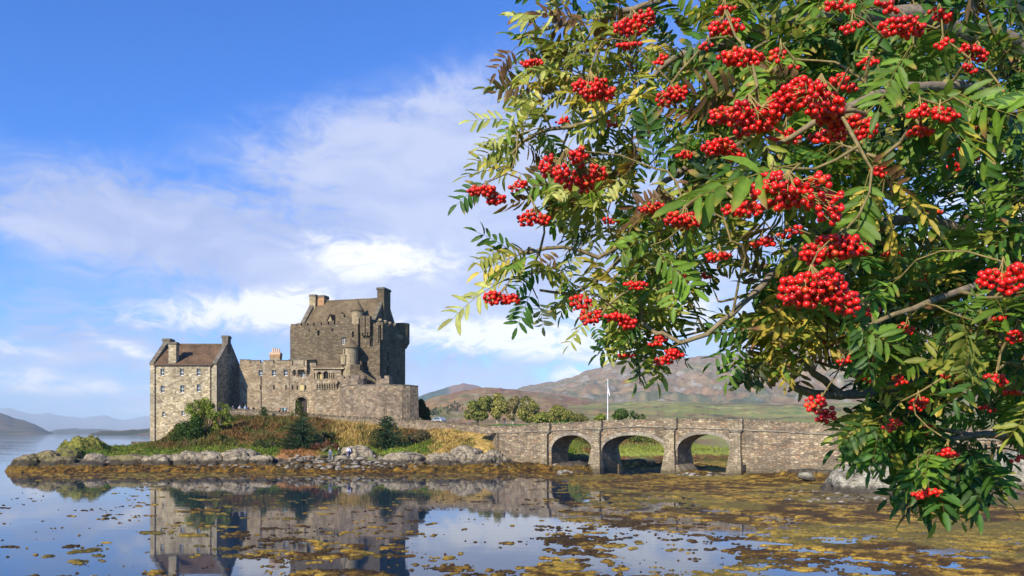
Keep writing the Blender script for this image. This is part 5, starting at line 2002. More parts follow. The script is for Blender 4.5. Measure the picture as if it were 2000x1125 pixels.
def conifer(label, px, py, D, top, halfw, seed, group, cols_=GRD, name='conifer'):
    base = P(px, py, D)
    o = empty(name, base, label, 'conifer', group)
    H_ = (py - top) / F * D
    Rw = halfw / F * D
    rg_ = random.Random(seed)
    V, cc = [], []
    nw = int(H_ / .17)
    segs = [(((base[0], base[1], base[2] - .2), (base[0], base[1], base[2] + H_ * .97)), .09, .02)]
    for i in range(nw):
        t = i / nw
        z = base[2] + .05 + H_ * t
        rad = Rw * (1 - t) ** .58 * (.8 + .35 * rg_.random()) * (.8 + .2 * min(1, t * 6))
        nb = int(7 + 15 * (1 - t))
        for k in range(nb):
            a = rg_.uniform(0, 2 * pi)
            L = rad * rg_.uniform(.7, 1.15)
            ca, sa = cos(a), sin(a)
            m = max(3, int(L / .16))
            for j in range(m):
                u = (j + 1) / m
                sag = .25 * L * u - .30 * L * u * u
                p = np.array([base[0] + ca * L * u, base[1] + sa * L * u, z - sag + rg_.uniform(-.05, .05)])
                for q_ in (-1, 1):
                    tip = p + np.array([ca * .16 - sa * q_ * .17, sa * .16 + ca * q_ * .17, rg_.uniform(-.07, .12)])
                    wv = np.array([-sa * .05, ca * .05, .05])
                    V += [p - wv, p + wv, tip]
                    c = np.array(cols_[rg_.randrange(len(cols_))]) * rg_.uniform(.7, 1.35)
                    cc += [c] * 3
            if rg_.random() < .2:
                segs.append(((np.array([base[0], base[1], z]), np.array([base[0] + ca * L * .8, base[1] + sa * L * .8, z - .05])), .02, .006))
    from_arrays('foliage', np.array(V), np.arange(len(V)).reshape(-1, 3), M_FOL, o, None, False, np.clip(np.array(cc), .004, .9))
    limbs('trunk', segs, o, M_BARK, 5)
    return o


conifer('broad dark conifer on the slope left of the golden grass', 590, 878, 109.5, 814, 47, 301, 'conifers on the island slope', [(.03, .065, .03), (.045, .09, .04), (.06, .115, .05)])
conifer('compact dark conifer on the slope right of the golden grass', 757, 878, 109, 812, 42, 302, 'conifers on the island slope', [(.03, .065, .03), (.045, .09, .04), (.06, .115, .05)])
conifer('small bright conifer by the path wall left of the gate', 515, 817, 136.5, 794, 10, 303, 'conifers on the island slope', [(.07, .14, .03), (.05, .10, .02)])
conifer('tiny conifer in the bracken left of the broad one', 437, 866, 117, 850, 9, 304, 'conifers on the island slope')
shrub('gate_shrub', 'tall yellow green and dark shrub in front of the gate arch', 'bush', 582, 822, 136,
      [(576, 808, 0, 8, 10, .9), (586, 800, 0, 7, 14, .8), (592, 812, 0, 8, 9, .8), (583, 788, 0, 4, 8, .5)], 1500, .15, GRY + GRD, 205)
shrub('gorse_bush', 'dark low bush at the left foot of the broad conifer', 'bush', 515, 874, 111.5,
      [(508, 866, 0, 14, 8, 1), (530, 868, 0, 16, 7, 1), (545, 872, 0, 10, 6, .8)], 1800, .13, GRD + [(.10, .12, .03)], 206)
shrub('gorse_bush', 'bush coloured dark for the shadow between broad conifer and golden grass', 'bush', 630, 862, 114,
      [(628, 852, 0, 15, 9, 1.2), (646, 850, .5, 10, 6, 1)], 1600, .14, GRD + [(.08, .08, .03)], 207)  # dark leaf colours stand in for the broad conifer's cast shadow
shrub('gorse_bush', 'brownish bush right of the compact conifer', 'bush', 815, 870, 112.5,
      [(806, 856, 0, 12, 12, 1.2), (824, 852, 0, 16, 13, 1.3), (838, 860, 0, 10, 9, 1)], 2600, .14, [(.14, .12, .06), (.10, .12, .035), (.17, .12, .07)], 208)
shrub('dock_plants', 'rust red dead docks behind the people on the shore', 'plant', 633, 878, 107,
      [(618, 871, 0, 12, 7, .8), (640, 869, 0, 12, 8, .8), (655, 871, 0, 8, 7, .7)], 1400, .11, [(.20, .07, .035), (.15, .05, .03), (.24, .12, .06)], 209, updown=0)
shrub('hawthorn', 'bush coloured dark for the shadow tight against the right side of the bastion', 'bush', 826, 826, 141,
      [(824, 800, 0, 9, 17, 1.5), (832, 808, -.5, 8, 14, 1.5), (822, 786, 0, 7, 7, 1.2), (836, 818, 0, 6, 7, 1)], 5000, .17, GRD + [(.06, .10, .02)], 210, hole=.30)  # the shadow this bush stands in is put into its dark greens
# park trees beyond the wall
TG = 'trees on the green behind the bridge end'
shrub('park_tree', 'dark green round tree at the left end of the group behind the bridge', 'tree', 932, 827, 162,
      [(926, 798, 0, 15, 17, 2.2), (945, 790, 1, 15, 16, 2.2), (915, 808, 0, 9, 12, 1.5), (936, 812, -1, 18, 10, 2), (952, 780, 0, 9, 7, 1.3)], 6500, .25, [(.24, .27, .06), (.16, .19, .04), (.32, .31, .08), (.26, .27, .07)], 211, TG, 7, r=.14, trunk='trunk', hole=.40)
shrub('park_tree', 'olive yellow tree, second from the left behind the bridge end', 'tree', 972, 827, 163,
      [(974, 788, 0, 14, 20, 2.2), (968, 806, 0, 15, 13, 2), (984, 796, 0, 10, 18, 2), (972, 774, 0, 9, 7, 1.3)], 6000, .24, GRO, 212, TG, 7, bark=M_PALEBARK, r=.12, trunk='trunk', hole=.46)
shrub('park_tree', 'thin brownish tree in the middle of the group behind the bridge end', 'tree', 1003, 828, 162,
      [(1001, 792, 0, 11, 17, 1.8), (998, 808, 0, 10, 13, 1.8), (1008, 782, 0, 8, 9, 1.3)], 3400, .22, [(.32, .26, .12), (.24, .21, .08), (.38, .30, .14)], 213, TG, 8, bark=M_PALEBARK, r=.13, trunk='trunk', hole=.52)
shrub('park_tree', 'tall yellow green tree at the right end of the group behind the bridge end', 'tree', 1032, 828, 161,
      [(1030, 790, 0, 16, 18, 2.2), (1022, 806, 0, 12, 15, 2), (1042, 800, 0, 12, 17, 2), (1030, 776, 0, 9, 6, 1.2), (1034, 816, 0, 17, 9, 2)], 6500, .24, GRO + GRY, 214, TG, 7, bark=M_PALEBARK, r=.12, trunk='trunk', hole=.45)
SG = 'bushes behind the bridge parapet'
shrub('gorse_bush', 'rounded gorse bush behind the parapet, next to the tall yellow green tree', 'bush', 1062, 829, 156,
      [(1060, 815, 0, 16, 11, 2), (1048, 820, 0, 10, 8, 1.5)], 2600, .22, GRO + GR1, 215, SG)
shrub('gorse_bush', 'largest domed gorse bush behind the parapet left of the flagpole', 'bush', 1096, 828, 156,
      [(1088, 806, 0, 18, 15, 2.4), (1104, 812, 0, 18, 13, 2.2), (1080, 816, 0, 16, 11, 2)], 5200, .23, [(.30, .30, .07), (.20, .22, .05), (.38, .33, .09)], 216, SG)
shrub('gorse_bush', 'lower end of the gorse thicket sloping to the flagpole', 'bush', 1130, 827, 155,
      [(1128, 816, 0, 16, 9, 2), (1140, 820, 0, 10, 6, 1.5)], 2400, .22, [(.20, .20, .05), (.13, .15, .035), (.30, .25, .08)], 217, SG)
shrub('gorse_bush', 'small green bush just left of the flagpole', 'bush', 1174, 824, 152,
      [(1174, 815, 0, 10, 7, 1.3), (1166, 819, 0, 8, 5, 1)], 1100, .2, GR1, 218, SG)
shrub('gorse_bush', 'dark green bush just right of the flagpole', 'bush', 1212, 824, 152,
      [(1214, 809, 0, 14, 11, 1.8), (1204, 815, 0, 10, 8, 1.4)], 2600, .21, [(.11, .18, .03), (.07, .12, .025)], 219, SG)
shrub('gorse_bush', 'dark green bush at the right end, second right of the flagpole', 'bush', 1242, 823, 152,
      [(1240, 809, 0, 13, 10, 1.6), (1252, 815, 0, 9, 7, 1.2)], 2200, .21, [(.11, .18, .03), (.07, .12, .025)], 220, SG)
shrub('gorse_bush', 'leafy bush seen through the middle arch of the bridge', 'bush', 1245, 866, 132,
      [(1240, 856, 0, 14, 11, 1.8), (1262, 860, 0, 16, 9, 1.6), (1226, 862, 0, 12, 8, 1.4)], 3600, .18, GR1 + GRD + GRY, 221)
shrub('gorse_bush', 'shady bush seen through the left arch of the bridge', 'bush', 1140, 874, 122,
      [(1135, 862, 0, 16, 13, 1.8), (1150, 870, 0, 12, 10, 1.6)], 3000, .17, [(.14, .14, .03), (.20, .16, .04), (.07, .09, .02)], 222)
# conifers scattered on the moor behind
rg_ = np.random.default_rng(8)
bl = []
for k in range(70):
    a = rg_.uniform(838, 905)
    D_ = 900
    yb = 806 - (a - 838) * .22 + rg_.normal(0, 3.2)
    c = P(a, yb, D_ + (806 - yb) * 8)
    bl.append((c[0], c[1], c[2], .9 + rg_.random() * .6, 1, 1.8 + rg_.random() * 1.6))
tag(crown('young_conifers', bl, 3500, .7, GRD + [(.08, .10, .06)], None, 9, hole=.2), 'young conifers scattered on the moor hill right of the bastion', 'trees', kind='stuff')

# ------------------------------------------------------------------ flagpole, bench, gatepost, vehicle
fpx = P(1187, 822, 152)
fp = empty('flagpole', (fpx[0], fpx[1], 6.6), 'tall white flagpole with limp white flag behind the bridge', 'flagpole')
m = MB()
m.cyl(fpx[0], fpx[1], 6.4, ZH(742, 152), .10, .05, 10)
m.build('pole', M_WHITE, fp, smooth=False)
m = MB()
m.cyl(fpx[0], fpx[1], ZH(742, 152), ZH(740.5, 152), .12, .12, 8)
m.build('finial', M_WHITE, fp)
fl = []
ff = []
for j in range(9):
    for i in range(7):
        t = j / 8
        u = i / 6
        fl.append((fpx[0] + .06 + u * (.16 + .16 * t) + .04 * sin(u * 12 + t * 3), fpx[1] + .09 * sin(u * 17 + 1), ZH(751, 152) - t * 1.55 - u * .75))
for j in range(8):
    for i in range(6):
        k = j * 7 + i
        ff.append((k, k + 1, k + 8, k + 7))
fm = plain('flag_cloth', (.62, .66, .80), .9, .1)
from_arrays('flag', np.array(fl), ff, fm, fp, smooth=True)

gp = empty('gatepost', P(925, 833, 124), 'dark stone gatepost with a cap where the path wall meets the lawn', 'gatepost')
m = MB()
c = P(925, 833, 124)
m.box(c[0] - .35, c[0] + .35, c[1] - .35, c[1] + .35, 5.8, ZH(824.5, 124))
m.build('post', M_KEEP, gp)
m = MB()
m.box(c[0] - .45, c[0] + .45, c[1] - .45, c[1] + .45, ZH(824.5, 124), ZH(823, 124))
m.cyl(c[0], c[1], ZH(823, 124), ZH(820, 124), .25, .06, 8)
m.build('post_cap', M_COPE, gp)

pb = empty('picnic_bench', P(997, 831, 150), 'weathered wooden picnic bench on the lawn right of the walker on the path', 'bench')
c = P(997, 831, 150)
M_WOOD = plain('weathered_wood', (.26, .23, .19), .9, .2)
zt = ZH(825, 150)
m = MB((c[0], c[1], 0), -.25)
m.box(-.95, .95, -.38, .38, zt - .07, zt)
m.build('table_top', M_WOOD, pb)
for yy in (-.75, .75):
    m = MB((c[0], c[1], 0), -.25)
    m.box(-.95, .95, yy - .14, yy + .14, zt - .33, zt - .27)
    m.build('seat', M_WOOD, pb)
for xx in (-.7, .7):
    m = MB((c[0], c[1], 0), -.25)
    m.box(xx - .05, xx + .05, -.8, .8, zt - .42, zt - .33)
    for sg in (-1, 1):
        m.extr([(xx - .04, sg * .2, zt - .07), (xx - .04, sg * .32, zt - .07), (xx - .04, sg * .62, zt - .85), (xx - .04, sg * .5, zt - .85)], (.08, 0, 0))
    m.build('leg', M_WOOD, pb)

# pale car half hidden behind the path wall by the bastion
cc0 = P(857, 823.5, 128)
car = empty('parked_car', (cc0[0], cc0[1], ZH(826, 128)), 'pale silver vehicle half hidden behind the path wall right of the bastion', 'car')
M_CAR = plain('silver_paint', (.36, .38, .41), .4, .05, 1, .5)
M_CARG = plain('car_glass', (.05, .07, .11), .1, .1, 1, .5)
M_TYRE = plain('tyre_rubber', (.02, .02, .02), .8, .1)
zb_ = ZH(829.5, 128)
fr_ = ((cc0[0], cc0[1], zb_), -.5)
prof = [(-1.0, .25), (-1.02, .75), (-.75, .92), (-.35, 1.38), (.55, 1.42), (.85, 1.0), (1.0, .85), (1.02, .25)]
m = MB(*fr_)
m.extr([(a * 1.05, -.72, b * .9) for a, b in prof], (0, 1.44, 0))
m.build('body', M_CAR, car)
m = MB(*fr_)
for y in (-.735, .715):
    m.extr([(-.68, y, .85), (-.33, y, 1.20), (.5, y, 1.22), (.78, y, .88)], (0, .02, 0))
m.extr([(-.80, -.6, .86), (-.41, -.6, 1.22), (-.43, -.6, 1.24), (-.84, -.6, .88)], (0, 1.2, 0))
m.build('window', M_CARG, car)
for xx in (-.65, .65):
    for yy in (-.74, .62):
        vs, fs = [], []
        n = 16
        for k in range(n):
            t = 2 * pi * k / n
            for y_ in (0, .14):
                vs.append((xx + .3 * cos(t), yy + y_, .3 + .3 * sin(t)))
        mm_ = MB(*fr_)
        mm_.add(vs, [(2 * k, 2 * ((k + 1) % n), 2 * ((k + 1) % n) + 1, 2 * k + 1) for k in range(n)] + [tuple(range(0, 2 * n, 2)), tuple(range(1, 2 * n, 2))[::-1]])
        mm_.build('wheel', M_TYRE, car)

# ------------------------------------------------------------------ people and gull
SK = plain('skin', (.50, .32, .24), .6, .05)


def skin_mesh(name, joints, edges, mat, parent, root=0, sub=2):
    """joints: {key:(x,y,z,r)} in local metres, grown with a skin modifier"""
    keys = list(joints)
    me = bpy.data.meshes.new(name)
    me.from_pydata([joints[k][:3] for k in keys], [(keys.index(a), keys.index(b)) for a, b in edges], [])
    me.update()
    o = link_mesh(name, me, mat, parent)
    o.modifiers.new('skin', 'SKIN')
    sv = me.skin_vertices[0].data
    for i, k in enumerate(keys):
        r = joints[k][3]
        rx, ry = (r if isinstance(r, tuple) else (r, r))
        sv[i].radius = (rx, ry)
        sv[i].use_root = (i == root)
    ss_ = o.modifiers.new('sub', 'SUBSURF')
    ss_.levels = ss_.render_levels = sub
    for p in me.polygons:
        p.use_smooth = True
    return o


def person(px, py, D, label, jacket, trousers, hair, yaw=0., step=.2, h=1.72, group='visitors at the castle', arms=(.15, -.1)):
    base = P(px, py, D)
    o = empty('person', base, label, 'person', group)
    o.rotation_euler = (0, 0, yaw)
    k = h / 1.75
    st = step
    J = {
        'pelvis': (0, 0, .95, .13), 'waist': (0, 0, 1.10, .12), 'chest': (0, 0, 1.32, (.17, .12)), 'neck': (0, .0, 1.50, .055), 'head0': (0, -.01, 1.60, .085), 'head1': (0, -.015, 1.69, .08),
        'shL': (-.17, 0, 1.42, .065), 'elL': (-.23, arms[0], 1.16, .048), 'haL': (-.22, arms[0] - .12, .93, .035), 'fiL': (-.21, arms[0] - .15, .85, .025),
        'shR': (.17, 0, 1.42, .065), 'elR': (.23, arms[1], 1.16, .048), 'haR': (.22, arms[1] - .12, .93, .035), 'fiR': (.21, arms[1] - .15, .85, .025),
        'hiL': (-.09, 0, .90, .095), 'knL': (-.10, -st * .6, .50, .065), 'anL': (-.10, -st, .09, .045), 'toL': (-.11, -st - .16, .04, .035),
        'hiR': (.09, 0, .90, .095), 'knR': (.10, st * .3, .49, .065), 'anR': (.10, st, .10, .045), 'toR': (.11, st - .14, .04, .035),
    }
    E = [('pelvis', 'waist'), ('waist', 'chest'), ('chest', 'neck'), ('neck', 'head0'), ('head0', 'head1'), ('chest', 'shL'), ('shL', 'elL'), ('elL', 'haL'), ('haL', 'fiL'),
         ('chest', 'shR'), ('shR', 'elR'), ('elR', 'haR'), ('haR', 'fiR'), ('pelvis', 'hiL'), ('hiL', 'knL'), ('knL', 'anL'), ('anL', 'toL'), ('pelvis', 'hiR'), ('hiR', 'knR'), ('knR', 'anR'), ('anR', 'toR')]

    def sc(keys, f):
        out = {}
        for q in keys:
            x, y, z, r = J[q]
            r = tuple(a * f * k for a in r) if isinstance(r, tuple) else r * f * k
            out[q] = (x * k, y * k, z * k, r)
        return out
    skin_mesh('body', sc(J, .92), E, SK, o)
    up = ['pelvis', 'waist', 'chest', 'shL', 'elL', 'haL', 'shR', 'elR', 'haR']
    skin_mesh('jacket', sc(up, 1.18), [e for e in E if e[0] in up and e[1] in up], plain('jacket_cloth', jacket, .9, .1), o)
    lo = ['pelvis', 'hiL', 'knL', 'anL', 'hiR', 'knR', 'anR']
    skin_mesh('trousers', sc(lo, 1.15), [e for e in E if e[0] in lo and e[1] in lo], plain('trouser_cloth', trousers, .9, .1), o)
    hm_ = {'a': (0, .02 * k, 1.66 * k, .085 * k), 'b': (0, .0, 1.74 * k, .07 * k)}
    skin_mesh('hair', hm_, [('a', 'b')], plain('hair', hair, .8, .1), o)
    return o


person(645, 901, 101.6, 'person in a grey blue coat, leftmost of three on the shore', (.13, .15, .20), (.10, .11, .18), (.03, .025, .02), .3, .12, group='people on the island shore')
person(662, 897.5, 102.3, 'person in dark clothes, middle of the three on the shore', (.03, .035, .03), (.03, .03, .03), (.02, .02, .02), -.5, .15, group='people on the island shore')
person(681, 895, 102.8, 'person in a white top and dark blue trousers, rightmost of three on the shore', (.75, .74, .85), (.05, .05, .16), (.10, .06, .03), .8, .22, 1.65, group='people on the island shore')
person(984.5, 835, 111.5, 'person in a brown jacket walking along the bridge parapet', (.12, .06, .045), (.10, .10, .12), (.03, .02, .02), 1.3, .2)
for a, b, D_, lb, jc, hc in ((455, 810, 141, 'person in dull purple, leftmost above the path wall', (.10, .08, .16), (.3, .25, .2)),
                             (468.5, 809, 141, 'person in a white top in the shade of the wing', (.75, .70, .68), (.25, .15, .1)),
                             (479.5, 809, 141.4, 'person in a pale blue top in the shade of the wing', (.55, .65, .78), (.6, .5, .35)),
                             (484.5, 810.5, 140.9, 'person in dark blue beside the pale blue top', (.07, .07, .15), (.05, .04, .03)),
                             (495.5, 810.5, 141, 'person in black at the sunlit edge of the range wall', (.03, .02, .03), (.02, .02, .02)),
                             (546, 811, 141, 'person in faded orange, left of the teal jacket', (.60, .30, .16), (.3, .2, .1)),
                             (552.5, 811.5, 141, 'person in a teal jacket by the path wall', (.03, .20, .22), (.05, .04, .03)),
                             (558, 811.5, 141.3, 'person in pale blue with fair hair, right of the teal jacket', (.40, .60, .62), (.75, .68, .4))):
    person(a, b, D_, lb, jc, (.05, .05, .07), hc, 1.2, .15, 1.68)

gc = P(1730.5, 911, 64.6)
gull = empty('gull', gc, 'white gull standing on top of the huge boulder', 'gull')
M_GW = plain('white_feathers', (.82, .82, .82), .8, .03)
M_GG = plain('grey_feathers', (.35, .37, .40), .8, .05)
M_GL = plain('gull_leg', (.45, .28, .2), .6, .1)
skin_mesh('body', {'tail': (.20, 0, .17, .022), 'rump': (.12, 0, .19, .05), 'body': (0, 0, .22, .085), 'breast': (-.09, 0, .27, .07), 'neck': (-.12, 0, .34, .038), 'head': (-.14, 0, .39, .042), 'bill': (-.185, 0, .385, .014), 'tip': (-.22, 0, .38, .008)},
          [('tail', 'rump'), ('rump', 'body'), ('body', 'breast'), ('breast', 'neck'), ('neck', 'head'), ('head', 'bill'), ('bill', 'tip')], M_GW, gull, 2)
for s_ in (-1, 1):
    skin_mesh('wing', {'a': (-.05, s_ * .075, .27, (.05, .02)), 'b': (.08, s_ * .075, .23, (.05, .018)), 'c': (.24, s_ * .03, .19, (.02, .01))}, [('a', 'b'), ('b', 'c')], M_GG, gull)
    skin_mesh('leg', {'a': (.02, s_ * .035, .18, .012), 'b': (.01, s_ * .035, .09, .009), 'c': (.0, s_ * .035, .01, .009), 'd': (-.05, s_ * .035, .0, .012)}, [('a', 'b'), ('b', 'c'), ('c', 'd')], M_GL, gull)
# ------------------------------------------------------------------ the rowan, close to the viewer
RG = np.random.default_rng(4242)
rowan = empty('rowan_tree', (2.9, 2.9, 3.25), 'rowan tree with clusters of red berries and yellowing leaves overhanging the view', 'tree')


def leaf_material():
    m, N, b, o = new_mat('rowan_leaf')
    at = N.n('ShaderNodeAttribute', attribute_name='tint')
    geo = N.n('ShaderNodeNewGeometry')
    n = N.noise(geo.outputs['Position'], 90, 3, .6)
    c = N.mix(1.0, at.outputs['Color'], N.ramp(n, [(.3, (.72, .72, .70)), (.7, (1.02, 1.02, .98))]), 'MULTIPLY')
    sp = N.noise(geo.outputs['Position'], 170, 3, .65)
    c = N.mix(N.sstep(sp, .66, .72, 0, .7), c, (.12, .06, .025))
    # paler, matt underside
    c = N.mix(N.m('MULTIPLY', geo.outputs['Backfacing'], .25), c, N.mix(.5, c, (.34, .38, .22)))
    N.link(c, b.inputs['Base Color'])
    b.inputs['Roughness'].default_value = .5
    b.inputs['Specular IOR Level'].default_value = .30
    tr = N.n('ShaderNodeBsdfTranslucent')
    N.link(N.mix(1.0, c, (1.25, 1.3, .6), 'MULTIPLY'), tr.inputs[0])
    mx = N.n('ShaderNodeMixShader')
    mx.inputs[0].default_value = .38
    N.link(b.outputs[0], mx.inputs[1])
    N.link(tr.outputs[0], mx.inputs[2])
    N.link(mx.outputs[0], o.inputs[0])
    return m


M_LEAF = leaf_material()
m_, N_, b_, o_ = new_mat('rowan_berry')
geo_ = N_.n('ShaderNodeNewGeometry')
at_ = N_.n('ShaderNodeAttribute', attribute_name='tint')
N_.link(at_.outputs['Color'], b_.inputs['Base Color'])
b_.inputs['Roughness'].default_value = .36
b_.inputs['Specular IOR Level'].default_value = .5
b_.inputs['Coat Weight'].default_value = .08
b_.inputs['Coat Roughness'].default_value = .1
M_BERRY = m_
M_STALK = plain('berry_stalk', (.30, .22, .07), .6, .25, 30)
m_, N_, b_, o_ = new_mat('rowan_bark')
geo_ = N_.n('ShaderNodeNewGeometry')
at_ = N_.n('ShaderNodeAttribute', attribute_name='tint')
nn = N_.noise(geo_.outputs['Position'], 60, 4, .65)
N_.link(N_.mix(1.0, at_.outputs['Color'], N_.ramp(nn, [(.3, (.6, .6, .6)), (.7, (1.4, 1.4, 1.35))]), 'MULTIPLY'), b_.inputs['Base Color'])
b_.inputs['Roughness'].default_value = .75
bump(N_, b_, nn, .6, .004)
M_RBARK = m_


def leaflet(L, W, fold, droop, nseg=6, rs=None):
    """one serrated leaflet along +x, folded on its midrib: verts, faces, (t, edge) per vertex"""
    V, T = [], []
    for i in range(nseg + 1):
        t = i / nseg
        w = W * (sin(pi * min(1, t * .93 + .035)) ** .72) * (1.06 - .25 * t)
        if i == nseg:
            w = 0.0
        if i == 0:
            w = W * .12
        z = -droop * t * t * L
        tooth = W * .10 * (1 if i % 2 else -.3) if 0 < i < nseg else 0
        for s in (-1, 0, 1):
            ww = w + (tooth if s else 0)
            V.append((t * L + (L * .02 if s else 0), s * ww, z + abs(s) * ww * fold))
            T.append((t, abs(s)))
    Fs = []
    for i in range(nseg):
        for k in (0, 1):
            a = i * 3 + k
            Fs.append((a, a + 3, a + 4, a + 1))
    return np.array(V), np.array(Fs), np.array(T)


def make_template(seed):
    r = random.Random(seed)
    V, Fs, T, LID = [], [], [], []
    base = 0
    pairs = r.choice([5, 6, 6, 7, 7])
    droop = r.uniform(.05, .45)
    bend = r.uniform(-.25, .25)

    def axis(t):
        return np.array([t, bend * t * t * .5, -droop * t * t * .6])
    # rachis: thin 3-sided tube
    n = 8
    for i in range(n + 1):
        p = axis(i / n)
        rr = .0085 * (1 - .6 * i / n)
        for k in range(3):
            a = 2 * pi * k / 3
            V.append(p + np.array([0, cos(a) * rr, sin(a) * rr]))
            T.append((-1, 0))
            LID.append(0)
    for i in range(n):
        for k in range(3):
            Fs.append((i * 3 + k, i * 3 + (k + 1) % 3, (i + 1) * 3 + (k + 1) % 3, (i + 1) * 3 + k))
    base = len(V)
    lid = 1
    for j in range(pairs + 1):
        t = .24 + .72 * j / pairs
        for s in ((-1, 1) if j < pairs else (0,)):
            if r.random() < .05 and j < pairs:
                continue
            L = .36 * (1 - .30 * abs(j / pairs - .45)) * r.uniform(.88, 1.08)
            W = L * r.uniform(.125, .17)
            lv, lf, lt = leaflet(L, W, r.uniform(.12, .55), r.uniform(.0, .38))
            ang = s * r.uniform(.85, 1.2) if s else bend
            roll = r.gauss(0, .30)
            pitch = r.gauss(-.15, .22)
            # roll about x, pitch about y, yaw about z
            c, s_ = cos(roll), sin(roll)
            lv = np.stack([lv[:, 0], lv[:, 1] * c - lv[:, 2] * s_, lv[:, 1] * s_ + lv[:, 2] * c], 1)
            c, s_ = cos(-pitch), sin(-pitch)
            lv = np.stack([lv[:, 0] * c + lv[:, 2] * s_, lv[:, 1], -lv[:, 0] * s_ + lv[:, 2] * c], 1)
            c, s_ = cos(ang), sin(ang)
            lv = np.stack([lv[:, 0] * c - lv[:, 1] * s_, lv[:, 0] * s_ + lv[:, 1] * c, lv[:, 2]], 1)
            lv = lv + axis(t)
            b0 = len(V)
            V += list(lv)
            Fs += [tuple(int(q) + b0 for q in f) for f in lf]
            T += [tuple(q) for q in lt]
            LID += [lid] * len(lv)
            lid += 1
    return np.array(V), np.array(Fs), np.array(T), np.array(LID)


TPL = [make_template(100 + i) for i in range(14)]
LV, LF, LC = [], [], []
NV = 0
GREENS = {
    'deep': np.array([.045, .12, .012]), 'mid': np.array([.13, .23, .018]), 'olive': np.array([.27, .29, .04]),
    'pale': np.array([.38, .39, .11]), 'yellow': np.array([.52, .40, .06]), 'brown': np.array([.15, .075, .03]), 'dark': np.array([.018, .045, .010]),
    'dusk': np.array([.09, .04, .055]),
}


def add_leaf(base, d, nrm, size, kind, tip=0.0):
    global NV
    T_ = TPL[RG.integers(len(TPL))]
    d = d / (np.linalg.norm(d) + 1e-9)
    nrm = nrm - d * np.dot(nrm, d)
    nrm = nrm / (np.linalg.norm(nrm) + 1e-9)
    b = np.cross(nrm, d)
    M = np.stack([d, b, nrm], 0)
    V = (T_[0] * size) @ M + base
    n = len(V)
    col = np.empty((n, 3))
    nl = T_[3].max() + 1
    g = GREENS[kind]
    lf = np.clip(RG.normal(1, .14, nl), .6, 1.5)
    c0 = g[None, :] * lf[T_[3]][:, None] * RG.uniform(.8, 1.25)
    col[:] = c0
    # autumn creeping in from the leaflet tips
    ny = GREENS['yellow'] * RG.uniform(.6, 1)
    am = np.clip(RG.normal(tip, .22, nl), 0, 1)[T_[3]]
    t = np.clip((T_[2][:, 0] - (1 - am)) / .35, 0, 1)[:, None] * (am > .12)[:, None]
    col = col * (1 - t) + ny * t
    br = np.clip((T_[2][:, 0] - (1.28 - am)) / .2, 0, 1)[:, None] * (am > .35)[:, None]
    col = col * (1 - br) + np.array([.22, .09, .05]) * br
    # pale midrib, yellow-green stalk
    mid = ((T_[2][:, 1] == 0) & (T_[2][:, 0] >= 0))[:, None]
    col = np.where(mid, col * 1.25 + .02, col)
    st = (T_[2][:, 0] < 0)[:, None]
    col = np.where(st, np.array([.28, .22, .05]) * (.6 if kind in ('dark', 'deep') else 1.1), col)
    LV.append(V)
    LF.append(T_[1] + NV)
    LC.append(col)
    NV += n


def W3(px, py, D):
    return np.array(P(px, py, D))


